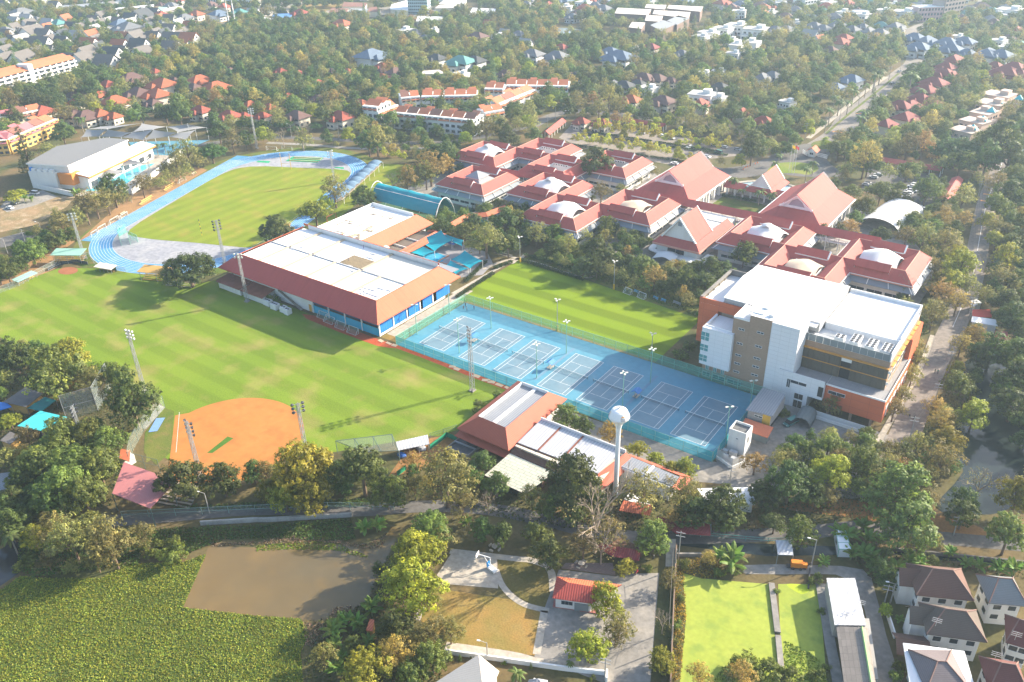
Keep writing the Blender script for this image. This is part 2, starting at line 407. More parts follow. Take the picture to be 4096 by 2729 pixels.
for k,x in enumerate(OX):
 sheet('tennis_court',[(x-.05,OY-.05),(x+11.02,OY-.05),(x+11.02,OY+23.82),(x-.05,OY+23.82)],CRT2,.07)
cl=MB()
def line(x0,y0,x1,y1,w=.1,z=.09):
 if x0==x1:cl .poly([(x0-w/2,y0,z),(x0+w/2,y0,z),(x0+w/2,y1,z),(x0-w/2,y1,z)])
 else :cl .poly([(x0,y0-w/2,z+.004),(x1,y0-w/2,z+.004),(x1,y0+w/2,z+.004),(x0,y0+w/2,z+.004)])
for x in OX:
 for dx in (0,1.37,9.6,10.97):line(x+dx,OY,x+dx,OY+23.77,.12)
 for dy in (0,23.77):line(x,OY+dy,x+10.97,OY+dy,.12)
 for dy in (5.485,18.285):line(x+1.37,OY+dy,x+9.6,OY+dy,.1)
 line(x+5.485,OY+5.485,x+5.485,OY+18.285,.1)
cl .build('court_lines',WHT)['kind']='structure'
st=MB()
for x in (-131.4,-99.6):st .poly([(x-.5,190,.065),(x+.5,190,.065),(x+.5,214,.065),(x-.5,214,.065)])
st .build('drain_strip',mat('drain',(.13,.235,.32)))['kind']='structure'
for cx_,cy_ in ((-150,184.6),(-120,185),(-158,186.2),(-136,185.2)):
 pass
sheet('red_walkway',smooth([(-226,181.2),(-193,181.4),(-182.6,181.9),(-135,181.9),(-134,180),(-160,180),(-183,180.2),(-190,177.6),(-226,177.8)],2,True),RED,.045)
sheet('pitch_grass',[(-190.5,221),(-104,221),(-104,257),(-120,258.5),(-157,263),(-190,263.5)],GRASS2,.03)
sheet('soil_margin',[(-184.6,220.7),(-104,220.7),(-104,222),(-184.6,222)],DRY,.04)
sheet('gym_yard',[(-193,183),(-184.8,183),(-184.8,221),(-190,221),(-190,232),(-193,232)],DRY,.045)
sheet('gym_path',[(-193,186),(-189,186),(-188,230),(-193,230)],PALE,.06)
for pts,w in (([t(2,1,-260,830+60),t(2,1,70,800),t(2,1,640,965),t(2,1,760,890)],1.6),([t(1,1,2294,840),t(2,1,60,790)],1.6),([t(1,1,2294,770),t(1,1,2140,735),t(2,1,70,800)],1.6),([t(1,1,1760,1110),t(1,1,2100,920),t(1,1,2294,820)],1.5),([t(2,1,70,800),t(2,1,130,750)],1.6)):
 ribbon('footpath',pts,w,PALE,.055)
sheet('grove_floor',[(-189,264),(-157,263.6),(-105,256),(-92,232),(-84,262),(-84,292),(-186,292)],LAWN,.022)
sheet('school_paving',[(-290,296),(-180,288),(-60,285),(-42,300),(-42,345),(-75,400),(-150,402),(-200,392),(-290,372)],CONC,.02)
sheet('playground_turf',[(-290,262),(-244,262),(-240,300),(-285,302)],mat('play_green',(.05,.12,.06),.9,.3),.03)
POOLC=g(2860+850*.29737,560+640*.29737)
sheet('hall_garden',[(-149,346),(-120,346),(-120,380),(-149,380)],LAWN,.03)
sheet('drive',smooth([t(2,0,1650,1430),t(2,0,1900,1510),t(2,0,2294,1420),t(3,0,0,1400),t(3,0,330,1290),t(3,0,560,1330),t(3,0,530,1440),t(3,0,640,1530),t(3,1,640,60),t(3,1,300,60),t(3,1,50,30),t(2,1,2150,60),t(2,1,1960,60)],3,True),ASPH,.035)
sheet('roundel_lawn',smooth([t(3,0,70,1470),t(3,0,250,1455),t(3,0,420,1480),t(3,0,450,1520),t(3,0,360,1568),t(3,1,250,30),t(3,1,60,30),t(3,0,-10,1540)],3,True),ground_mat('roundel',((.14,.19,.03),(.20,.21,.05)),.1,2.5),.06)
pr=MB();wtr=MB()
WATER_BLUE=mat('pool_water_pale',(.32,.46,.52),.08,.05,.5,spec=.5)
def disc(c,r0,r1,a0,a1,z0,z1,b,n=24):
 for i in range(n):
  a,a2=R_(a0+(a1-a0)*i/n),R_(a0+(a1-a0)*(i+1)/n)
  q=[(c .x+r0*math .cos(a),c .y+r0*math .sin(a),z1),(c .x+r1*math .cos(a),c .y+r1*math .sin(a),z1),(c .x+r1*math .cos(a2),c .y+r1*math .sin(a2),z1),(c .x+r0*math .cos(a2),c .y+r0*math .sin(a2),z1)]
  b .slab(q,z1-z0)
PC=Vector((-131.5,391,0))
disc(PC,20,22,12,168,0.1,.7,pr);pr .build('arc_pool_rim',PALE)['kind']='structure'
disc(PC,4,20,12,168,.02,.3,wtr);wtr .build('arc_pool_water',WATER_BLUE)['kind']='structure'
sheet('parking_lot',[t(2,0,420,1235),t(2,0,530,1120),t(2,0,900,1130),t(2,0,1900,1300),t(2,0,2080,1330),t(2,0,2000,1400),t(2,0,1640,1440),t(2,0,1480,1490),t(2,0,640,1330)],ground_mat('lot',((.22,.19,.165),(.27,.23,.19)),.08,.8),.03)
RR=[(-25,205),(-26,232),(-27.5,262),(-28,300),(-30,343),(-36,395),(-41,440),(-43,475),(-46,520)]
ribbon('side_road',RR,8,ground_mat('dusty_road',((.20,.172,.152),(.25,.215,.185)),.08,.8),.035);ribbon('road_line',[(p[0],p[1]) for p in RR[3:]],.18,WHT,.055)
sheet('side_road_apron',[(-33,222),(-22,222),(-20,198),(-30,188),(-40,182),(-64,177),(-62,186),(-40,192)],CONC,.03)
ribbon('pavement',[(-31.2,205),(-31,225),(-30.8,262),(-32.4,290)],1.7,PALE,.14,th=.12)
sheet('service_yard',[(-67,185),(-56,172),(-45,186),(-32,196),(-34,221),(-66,221)],CONC,.028)
sheet('service_lane',smooth([(-113,168.5),(-84,169),(-66,172),(-57,178),(-57,184),(-70,182),(-112,181)],2,True),CONC,.025)
rb=[t(0,3,780,140),t(0,3,1500,85),t(0,3,2290,20),t(1,2,900,1530),t(1,2,1600,1490),t(1,2,2240,1540),t(2,3,900,250),t(2,3,1700,270),t(3,3,300,230),t(3,3,900,180),t(3,3,1500,270),t(3,3,2400,350)]
ribbon('village_road',rb,4.6,ASPH,.03)
sheet('dirt_bank',smooth([t(3,2,100,1500),t(3,3,480,60),t(3,3,900,120),t(3,3,1500,240),t(3,3,2000,260),t(3,3,1700,100),t(3,2,1200,1540),t(3,2,600,1400)],2,True),ground_mat('orange_dirt',((.30,.15,.055),(.24,.13,.05)),.15,1.5),.026)
fr=[t(3,0,430,1330),t(3,0,640,1190),t(3,0,740,1050),t(3,0,930,900),t(3,0,1100,740),t(3,0,1230,640),t(3,0,1320,560),t(3,0,1330,440),t(3,0,1250,330),t(3,0,1400,230),t(3,0,1900,60),t(3,0,2000,-120)]
ribbon('avenue',fr,15,ground_mat('avenue_asphalt',((.20,.18,.165),(.25,.22,.19)),.08,.8),.03)
ribbon('avenue_median',[t(3,0,520,1200),t(3,0,680,1060),t(3,0,880,900),t(3,0,1040,770),t(3,0,1170,660)],1.6,LAWN,.16,th=.13)
ribbon('avenue_pavement',[t(3,0,360,1240),t(3,0,560,1080),t(3,0,700,960),t(3,0,860,830),t(3,0,1060,690)],3,PALE,.12,th=.1)
bar=mat('orange_paint',(.62,.26,.08),.8)
for (a,b_) in (((3,0,575,1178),(3,0,750,1200)),((3,0,790,1018),(3,0,850,1022)),((3,1,1930,215),(3,1,2060,232)),((3,1,1905,275),(3,1,2020,290))):
 ribbon('speed_strip',[t(*a),t(*b_)],1.6,bar,.06)
rdl=[g(3072+(490+105*math .cos(a))*.44638,(1300+40*math .sin(a))*.44638) for a in [2*math .pi*i/20 for i in range(20)]]
sheet('roundabout_lawn',rdl,LAWN,.07)
ribbon('back_lane',[t(2,0,180,1130),t(2,0,330,1050),t(2,0,520,1000),t(2,0,800,1010),t(2,0,1200,1060),t(2,0,1600,1110)],9,ground_mat('lane_grey',((.17,.155,.14),(.2,.18,.16)),.08,.8),.028)
ribbon('north_lane',[t(0,0,1600,1320),t(0,0,2294,1240),t(1,0,400,1235),t(1,0,900,1262),t(1,0,1500,1280),t(1,0,1900,1250),t(2,0,180,1130)],6,ASPH,.027)
ribbon('stepped_kerb',[t(1,0,100,1280),t(1,0,500,1300),t(1,0,900,1330),t(1,0,1500,1330)],4,CONC,.03)
sheet('carpark_ground',[t(3,0,900,1520),t(3,0,1560,1560),t(3,1,1560,300),t(3,1,1380,400),t(3,1,1300,330),t(3,1,830,180),t(3,1,880,60)],ASPH,.026)
sheet('rubble_lot',[t(0,1,0,340),t(0,1,300,220),t(0,1,680,240),t(0,1,600,330),t(0,1,300,500),t(0,1,0,560)],DIRT,.03)
sheet('lot_paving',[t(0,1,0,330),t(0,1,60,270),t(0,1,380,180),t(0,1,520,240),t(0,1,280,330),t(0,1,60,380)],CONC,.033)
sheet('track_bank',[t(0,1,700,640),t(0,1,1150,240),t(0,1,1750,-30),t(0,1,1860,0),t(0,1,1200,390),t(0,1,815,600)],ground_mat('tan_soil',((.33,.19,.09),(.28,.17,.08)),.15,1.5),.028)
sheet('field_bank',[t(0,1,0,1130),t(0,1,320,970),t(0,1,520,870),t(0,1,480,780),t(0,1,700,620),t(0,1,680,560),t(0,1,0,980)],ground_mat('tan_soil',()),.026)
sheet('left_lot',[t(0,1,0,700),t(0,1,230,650),t(0,1,330,600),t(0,1,200,560),t(0,1,0,610)],ASPH,.027)
sheet('tan_earth',[t(1,2,1180,1230),t(1,2,1330,1020),t(1,2,1560,880),t(1,2,1930,830),t(1,2,1700,980),t(1,2,1480,1170)],ground_mat('orange_dirt',()),.034)
sheet('dry_lawn',[t(1,3,1480,1020),t(1,3,1560,720),t(1,3,2294,830),t(2,3,280,940),t(2,3,210,1330),t(1,3,2294,1310),t(1,3,1730,1220)],DRY,.03)
sheet('dry_lawn',smooth([t(1,3,2170,470),t(1,3,2294,450),t(2,3,200,480),t(2,3,350,640),t(2,3,300,900),t(2,3,60,800),t(1,3,2200,640)],2,True),ground_mat('shade_lawn',((.15,.115,.04),(.11,.10,.03)),.15,2),.032)  # darker copy of the dry lawn, shade put into its colour
sheet('concrete_pad',[t(1,3,1620,610),t(1,3,1760,400),t(1,3,2160,470),t(1,3,2170,730),t(1,3,1700,690)],PALE,.04)
sheet('concrete_yard',[t(2,3,290,910),t(2,3,420,560),t(2,3,930,620),t(2,3,1010,600),t(2,3,1320,590),t(2,3,1240,1568),t(2,3,800,1568),t(2,3,200,1340)],CONC,.035)
for pts,w in (([t(1,3,1740,395),t(1,3,2294,460),t(2,3,180,480),t(2,3,340,560),t(2,3,370,760)],1.8),([t(1,3,2150,560),t(1,3,2200,690),t(1,3,2294,800),t(2,3,130,880),t(2,3,330,930)],1.5),([t(2,3,290,930),t(2,3,220,1320)],1.7),([t(1,3,1700,1240),t(1,3,2294,1330),t(2,3,250,1390),t(2,3,600,1420)],2),([t(1,3,1500,900),t(1,3,1440,1010)],1.6)):
 ribbon('garden_path',pts,w,PALE,.06)
POND=ground_mat('pond_water',((.165,.108,.038),(.118,.09,.044),(.185,.12,.042)),.035,.15,rough=.12,spec=.5,fv=.08,bump=0)
bp=[t(0,3,1870,350),t(0,3,1640,900),t(1,3,0,975),t(1,3,560,1020),t(1,3,800,950),t(1,3,960,880),t(1,3,1080,700),t(1,3,1180,450),t(1,3,1290,200),t(1,3,1210,170),t(1,3,1140,340),t(1,3,1000,360),t(1,3,700,330),t(1,3,500,300),t(1,3,0,360)]
sheet('brown_pond',bp,POND,.02)
ALG=ground_mat('algae',((.26,.31,.05),(.30,.34,.06),(.19,.255,.05)),.11,.9,rough=.8,bump=.03,fv=.1)
sheet('algae_pond',[t(2,3,1530,590),t(2,3,1700,640),t(2,3,2294,690),t(3,3,5,690),t(3,3,60,1140),t(3,3,110,1600),t(2,3,1500,1600),t(2,3,1560,1000)],ALG,.03)
sheet('algae_pond',[t(3,3,90,690),t(3,3,450,690),t(3,3,480,1000),t(3,3,530,1600),t(3,3,150,1600),t(3,3,110,1140)],ALG,.032)
PSILT=mat('algae_yellow',(.34,.42,.02),.8,.15,.3)
sheet('algae_patch',smooth([t(3,3,170,690),t(3,3,330,700),t(3,3,370,750),t(3,3,300,780),t(3,3,220,740)],3,True),PSILT,.045)
CAN=mat('canal_water',(.022,.032,.03),.05,.1,.05,spec=.22)
sheet('canal',smooth([t(3,2,1760,200),t(3,2,1860,500),t(3,2,1690,760),t(3,2,1650,1000),t(3,2,1750,1180),t(3,2,1500,1500),t(3,3,1800,60),t(3,3,2100,40),t(3,2,2400,1300),t(3,2,2450,700),t(3,2,2200,250),t(3,2,1950,180)],3,True),CAN,.02)
sheet('ditch_water',[t(2,3,1470,340),t(3,3,0,440),t(3,3,1100,420),t(3,3,2294,560),t(3,3,2294,500),t(3,3,1100,370),t(2,3,1480,300)],CAN,.022)
sheet('left_canal',[t(0,3,-60,420),t(0,3,200,250),t(0,3,250,420),t(0,3,160,600),t(0,3,-60,750)],mat('dark_water',(.05,.045,.04),.1,.1,spec=.5),.02)
sheet('village_lane',smooth([t(3,3,450,600),t(3,3,700,640),t(3,3,860,900),t(3,3,930,1300),t(3,3,990,1650),t(3,3,1200,1650),t(3,3,1060,1150),t(3,3,960,760),t(3,3,850,560),t(3,3,400,520),t(2,3,2080,520),t(2,3,2100,600)],2,True),CONC,.03)
sheet('far_pond',smooth([t(2,0,350,310),t(2,0,430,250),t(2,0,640,270),t(2,0,610,310),t(2,0,480,340)],2,True),mat('far_water',(.25,.30,.34),.05,.05,spec=.6),.03)
sheet('sand_pit',smooth([t(0,0,1640,240),t(0,0,1900,170),t(0,0,2030,180),t(0,0,2000,240),t(0,0,1800,260)],2,True),DIRT,.03)
sheet('open_field',[t(1,0,930,230),t(1,0,1050,160),t(1,0,1430,150),t(1,0,1400,210)],ground_mat('far_meadow',((.12,.17,.05),(.17,.19,.07)),.03,.6),.03)
sheet('open_field',[t(1,0,350,60),t(1,0,480,25),t(1,0,780,40),t(1,0,600,110),t(1,0,490,130)],DRY,.03)
sheet('far_yard',[t(2,0,640,660),t(2,0,700,600),t(2,0,950,640),t(2,0,900,680)],DRY,.03)
sheet('pale_lake',[t(3,0,2200,1290),t(3,0,2420,1200),t(3,1,2420,120),t(3,1,2250,20)],mat('far_water',()),.03)
ribbon('far_road',[t(1,0,-300,150),t(1,0,500,112),t(1,0,1100,125),t(1,0,1400,140),t(1,0,1900,112)],9,PALE,.03);sheet('far_yard',[t(1,0,0,25),t(1,0,500,20),t(1,0,520,110),t(1,0,60,150)],PALE,.025);sheet('far_yard',[t(1,0,560,100),t(1,0,1250,60),t(1,0,1900,60),t(1,0,1850,125),t(1,0,1100,125)],CONC,.025)
# ================================================================ SCHOOL: pavilions, halls, walkways, tall block
ROOF=mat('clay_roof',(.42,.085,.068),.75,.07,.06,pat='row',ps=.45,pcol=(.36,.075,.058),pstr=.3,streak=.3)
ROOF_O=mat('orange_roof',(.48,.13,.065),.75,.1,.08,pat='row',ps=.45,pcol=(.44,.14,.06),pstr=.3)
PINK=mat('pink_fascia',(.58,.27,.20),.8,.06)
WALL=mat('white_wall',(.66,.65,.62),.85,.06,.2,streak=.25)
CREAM=mat('cream_wall',(.62,.56,.45),.85,.08,.2,streak=.25)
TRIM=mat('white_trim',(.76,.75,.73),.6,.04)
AWN=mat('grey_awning',(.21,.235,.26),.6,.06,.2,pat='rib',ps=.5)
GLASS=mat('dark_glass',(.035,.045,.055),.12,.1,.5,spec=.6)
TENT=mat('tent_fabric',(.74,.73,.71),.6,.03,trans=.15)
TENTB=mat('tent_beige',(.66,.55,.40),.65,.04,trans=.15)
METAL=mat('grey_metal_roof',(.27,.28,.30),.5,.08,.2,pat='rib',ps=.7,pcol=(.19,.2,.22),pstr=.4,spec=.4)
WMETAL=mat('white_metal_roof',(.52,.52,.53),.5,.08,.15,pat='rib',ps=.9,pcol=(.34,.35,.38),pstr=.42,streak=.3)
DARK=mat('dark_void',(.03,.03,.03),.9)  # near-black colour standing for the shade in openings and undersides
ACM=mat('unit_white',(.68,.68,.66),.5,.05)
FAN=mat('fan_dark',(.06,.06,.065),.6)
STEEL=mat('steel_grey',(.32,.33,.34),.5,.1,1,metal=.3)
def win(b_parent,x0,y0,x1,y1,z0,z1,name='window',m=None,d=.08):
 """window panel standing d proud of an axis-aligned wall, with a frame as sub-part"""
 b=MB();horiz=abs(y1-y0)<1e-6
 if horiz:b .box(x0,y0-d,z0,x1,y0+.05,z1)
 else :b .box(x0-.05,y0,z0,x0+d,y1,z1)
 w=b .build(name,m or GLASS,b_parent);f=MB();q=.07
 if horiz:
  for (a,c,e,h) in ((x0-q,z0-q,x1+q,z0),(x0-q,z1,x1+q,z1+q),(x0-q,z0,x0,z1),(x1,z0,x1+q,z1),((x0+x1)/2-.04,z0,(x0+x1)/2+.04,z1)):
   f .box(a,y0-d-.05,c,e,y0+.02,h)
 else :
  for (a,c,e,h) in ((y0-q,z0-q,y1+q,z0),(y0-q,z1,y1+q,z1+q),(y0-q,z0,y0,z1),(y1,z0,y1+q,z1),((y0+y1)/2-.04,z0,(y0+y1)/2+.04,z1)):
   f .box(x0-.02,a,c,x0+d+.05,e,h)
 f .build('frame',TRIM,w);return w
def ring_roof(b,x0,y0,x1,y1,zr,eo,ze,io,zi,th=.18):
 O=[(x0-eo,y0-eo,ze),(x1+eo,y0-eo,ze),(x1+eo,y1+eo,ze),(x0-eo,y1+eo,ze)]
 R=[(x0,y0,zr),(x1,y0,zr),(x1,y1,zr),(x0,y1,zr)]
 I=[(x0+io,y0+io,zi),(x1-io,y0+io,zi),(x1-io,y1-io,zi),(x0+io,y1-io,zi)]
 for i in range(4):
  j=(i+1)%4;b .slab([O[i],O[j],R[j],R[i]],th);b .slab([R[i],R[j],I[j],I[i]],th)
def tent_mesh(b,x0,y0,x1,y1,zlow,zpk,n=14,cap=True,m=0):
 """four-corner saddle membrane: peak in the middle, corners low, edges arched"""
 def P(i,j):
  u,v=i/n*2-1,j/n*2-1
  r=max(abs(u),abs(v));k=min(abs(u),abs(v))
  edge=zlow+(zpk-zlow)*.55*(1-(k if r>1e-6 else 0)**1.8)
  cone=(1-r)**1.25
  z=edge*r**1.1+zpk*(1-r**1.1) if r>0 else zpk
  z=(zlow*(k**2)+edge*(1-k**2))*r+zpk*(1-r)
  return ((x0+x1)/2+u*(x1-x0)/2*(1-.10*(1-v*v)*abs(u)),(y0+y1)/2+v*(y1-y0)/2*(1-.10*(1-u*u)*abs(v)),z)
 G_=[[P(i,j) for j in range(n+1)] for i in range(n+1)]
 for i in range(n):
  for j in range(n):b .slab([G_[i][j],G_[i+1][j],G_[i+1][j+1],G_[i][j+1]],.05,m)
def ac_unit(b,x,y,z,dx=1.0,dy=.45,h=.9):
 b .box(x,y,z,x+dx,y+dy,z+h,0)
 b .poly([(x+dx*.15,y-.01,z+h*.15),(x+dx*.75,y-.01,z+h*.15),(x+dx*.75,y-.01,z+h*.85),(x+dx*.15,y-.01,z+h*.85)],1)
def pavilion(x0,y0,x1,y1,cover,label,step_n='low',eo=4.2,ze=8.0,zr=11.5,faces='SE'):
 r=thing('school_pavilion',label,'school building',((x0+x1)/2,(y0+y1)/2,0),'red roofed school pavilions')
 w=MB();wx0,wy0,wx1,wy1=x0-3.3,y0-3.3,x1+3.3,y1+3.3;ix0,iy0,ix1,iy1=x0+4.2,y0+4.2,x1-4.2,y1-4.2
 for a in ((wx0,wy0,wx1,wy0+.3),(wx0,wy1-.3,wx1,wy1),(wx0,wy0+.3,wx0+.3,wy1-.3),(wx1-.3,wy0+.3,wx1,wy1-.3)):w .box(a[0],a[1],0,a[2],a[3],ze+.4)
 for a in ((ix0,iy0,ix1,iy0+.3),(ix0,iy1-.3,ix1,iy1),(ix0,iy0+.3,ix0+.3,iy1-.3),(ix1-.3,iy0+.3,ix1,iy1-.3)):w .box(a[0],a[1],0,a[2],a[3],8.2)
 w .build('wall',WALL,r)
 MB().box(ix0+.3,iy0+.3,0.05,ix1-.3,iy1-.3,4.2).build('courtyard_floor',CONC,r)
 b=MB();ring_roof(b,x0,y0,x1,y1,zr,eo,ze,4.5,8.4);ro=b .build('roof',ROOF,r)
 rc=MB()
 for (p,q) in (((x0,y0),(x1,y0)),((x1,y0),(x1,y1)),((x1,y1),(x0,y1)),((x0,y1),(x0,y0))):rc .tube((*p,zr+.02),(*q,zr+.02),.16,n=5)
 for p,q in (((x0,y0),(x0-eo,y0-eo)),((x1,y0),(x1+eo,y0-eo)),((x1,y1),(x1+eo,y1+eo)),((x0,y1),(x0-eo,y1+eo))):rc .tube((*p,zr+.02),(*q,ze+.02),.13,n=5)
 rc .parts('ridge_cap',PINK,ro)
 f=MB();ex0,ey0,ex1,ey1=x0-eo,y0-eo,x1+eo,y1+eo
 for a in ((ex0,ey0-.1,ex1,ey0),(ex0,ey1,ex1,ey1+.1),(ex0-.1,ey0,ex0,ey1),(ex1,ey0,ex1+.1,ey1)):f .box(a[0],a[1],ze-.75,a[2],a[3],ze-.05)
 f .parts('fascia',PINK,r)
 gt=MB()
 for a in ((ex0,ey0-.28,ex1,ey0-.11),(ex0,ey1+.11,ex1,ey1+.28),(ex0-.28,ey0,ex0-.11,ey1),(ex1+.11,ey0,ex1+.28,ey1)):gt .box(a[0],a[1],ze-.25,a[2],a[3],ze-.02)
 gt .parts('gutter',TRIM,r)
 ao=eo+1.6;i=0
 for s_ in 'SENW':
  a=MB();zt,zb=ze-.8,ze-2.6
  if s_=='S':q=[(x0-ao,y0-ao,zb),(x1+ao,y0-ao,zb),(wx1,wy0,zt),(wx0,wy0,zt)]
  elif s_=='E':q=[(x1+ao,y0-ao,zb),(x1+ao,y1+ao,zb),(wx1,wy1,zt),(wx1,wy0,zt)]
  elif s_=='N':q=[(x1+ao,y1+ao,zb),(x0-ao,y1+ao,zb),(wx0,wy1,zt),(wx1,wy1,zt)]
  else :q=[(x0-ao,y1+ao,zb),(x0-ao,y0-ao,zb),(wx0,wy0,zt),(wx0,wy1,zt)]
  if s_ in faces or s_ in 'SE':
   a .slab(q,.12);aw=a .build('awning',AWN,r);st=MB()
   for k in (.03,.27,.5,.73,.97):
    A=Vector(q[0]).lerp(Vector(q[1]),k);B=Vector(q[3]).lerp(Vector(q[2]),k);st .tube(A+Vector((0,0,.12)),B+Vector((0,0,.55)),.16,n=4)
   st .parts('strut',TRIM,aw)
 n=4
 for k in range(n):
  a=wx0+1.5+k*(wx1-wx0-3)/n;win(r,a,wy0,a+(wx1-wx0-3)/n-1.0,wy0,1.5,2.7)
  a=wy0+1.5+k*(wy1-wy0-3)/n;win(r,wx1,a,wx1,a+(wy1-wy0-3)/n-1.0,1.5,2.7)
 L0,L1=x0+(x1-x0)*.22,x0+(x1-x0)*.78
 for yy,low in ((y0,False),(y1,True)):
  d=MB();rise=1.15;hw=2.6
  A=[(L0,yy-hw,zr-hw*.83+rise),(L1,yy-hw,zr-hw*.83+rise),(L1,yy,zr+rise),(L0,yy,zr+rise)]
  B=[(L0,yy,zr+rise),(L1,yy,zr+rise),(L1,yy+hw,zr-hw*.83+rise),(L0,yy+hw,zr-hw*.83+rise)]
  d .slab(A,.2);d .slab(B,.2);dm=d .build('raised_roof',ROOF,r);e=MB()
  for xx in (L0+.05,L1-.25):
   P=[(yy-hw+.1,zr-hw*.83-.6),(yy+hw-.1,zr-hw*.83-.6),(yy+hw-.1,zr-hw*.83+rise-.1),(yy,zr+rise-.15),(yy-hw+.1,zr-hw*.83+rise-.1)]
   for x_ in (xx,xx+.2):e .poly([(x_,p[0],p[1]) for p in (P if x_>xx else P[::-1])])
  if low:e .slab([(L1-.1,yy-hw-.05,zr-hw*.83+rise+.1),(L1+.45,yy-hw-.05,zr-hw*.83+rise+.1),(L1+.45,yy,zr+rise+.14),(L1-.1,yy,zr+rise+.14)],.5)
  if low:e .box(L0+.05,yy-hw+.1,zr-hw*.83-1.3,L1-.05,yy-hw+.25,zr-hw*.83+rise-.15)
  e .parts('gable_trim',TRIM,dm)
 cx,cy_=(x0+x1)/2,(y0+y1)/2
 if cover in ('tent','cap','beige'):
  b=MB();k=1.0 if cover!='beige' else .86;h=7.6*k
  tent_mesh(b,cx-h,cy_-h,cx+h,cy_+h,8.3,13.4 if cover!='beige' else 11.2);tn=b .build('tent_canopy',TENTB if cover=='beige' else TENT,r,smooth=True)
  tn .data .polygons .foreach_set('use_smooth',[True]*len(tn .data .polygons))
  if cover=='cap':
   c=MB();tent_mesh(c,cx-2.3,cy_-2.3,cx+2.3,cy_+2.3,12.9,14.3,8);c .build('vent_cap',TENT,tn)
  pm=MB()
  for sx in (-1,1):
   for sy in (-1,1):pm .tube((cx+sx*(h-.4),cy_+sy*(h-.4),4),(cx+sx*(h-.2),cy_+sy*(h-.2),8.3),.15,n=6)
  pm .parts('mast',TRIM,tn)
 elif cover=='grey':
  b=MB();q=5.0
  for (hh,q0,z0,z1) in ((0,6.2,9.0,10.4),(1,4.6,11.0,13.6)):
   P=[(cx-q0,cy_-q0,z0),(cx+q0,cy_-q0,z0),(cx+q0,cy_+q0,z0),(cx-q0,cy_+q0,z0)]
   T_=(cx,cy_,z1)
   if hh:
    for i in range(4):b .poly([P[i],P[(i+1)%4],T_])
   else :
    T4_=[(cx-4,cy_-4,z1),(cx+4,cy_-4,z1),(cx+4,cy_+4,z1),(cx-4,cy_+4,z1)]
    for i in range(4):b .poly([P[i],P[(i+1)%4],T4_[(i+1)%4],T4_[i]])
  pr_=b .build('pyramid_roof',METAL,r);MB().box(cx-4,cy_-4,9.6,cx+4,cy_+4,11.0).build('clerestory',WALL,pr_)
 b=MB();bw=5.9
 for a in ((cx-bw,cy_-bw,cx+bw,cy_-bw+.2),(cx-bw,cy_+bw-.2,cx+bw,cy_+bw),(cx-bw,cy_-bw,cx-bw+.2,cy_+bw),(cx+bw-.2,cy_-bw,cx+bw,cy_+bw)):b .box(a[0],a[1],4.2,a[2],a[3],8.6 if cover=='open' else 8.0)
 b .parts('balcony',TRIM,r)
 for k in range(6 if cover=='open' else 3):
  b=MB();ac_unit(b,cx-4.6+k*1.5,y1-6.2,8.45);b .build('air_conditioner',[ACM,FAN],r)
 return r
pavilion(-283.4,341.9,-261.2,362.5,'cap','white tented school pavilion farthest left at the back, dome with small cap',faces='W')
pavilion(-260.6,362.4,-238.8,383.0,'open','school pavilion at the back with open courtyard beside the car park')
pavilion(-262.3,304.8,-240.7,326.0,'grey','school pavilion with a grey pyramid roof over its courtyard',faces='W')
pavilion(-239.0,341.5,-217.5,362.1,'open','school pavilion with open courtyard in the middle of the back cluster')
pavilion(-225.1,313.5,-202.6,335.7,'cap','school pavilion under a capped white tent left of the dark trees')
pavilion(-202.9,291.1,-180.2,313.2,'tent','school pavilion under an uncapped white tent behind the small green pitch',faces='W')
pavilion(-217.2,362.1,-195.6,382.9,'open','school pavilion with planted open courtyard left of the big hall')
pavilion(-179.6,313.4,-156.8,335.4,'beige','school pavilion with a beige tent left of the white gabled building')
pavilion(-117.5,312.8,-94.8,334.6,'cap','school pavilion with capped white tent right of the white gabled building')
pavilion(-94.6,290.5,-71.9,312.5,'beige','school pavilion with a beige tent directly behind the tall orange block')
pavilion(-71.9,312.6,-49.2,334.3,'tent','school pavilion farthest right under an uncapped white tent')
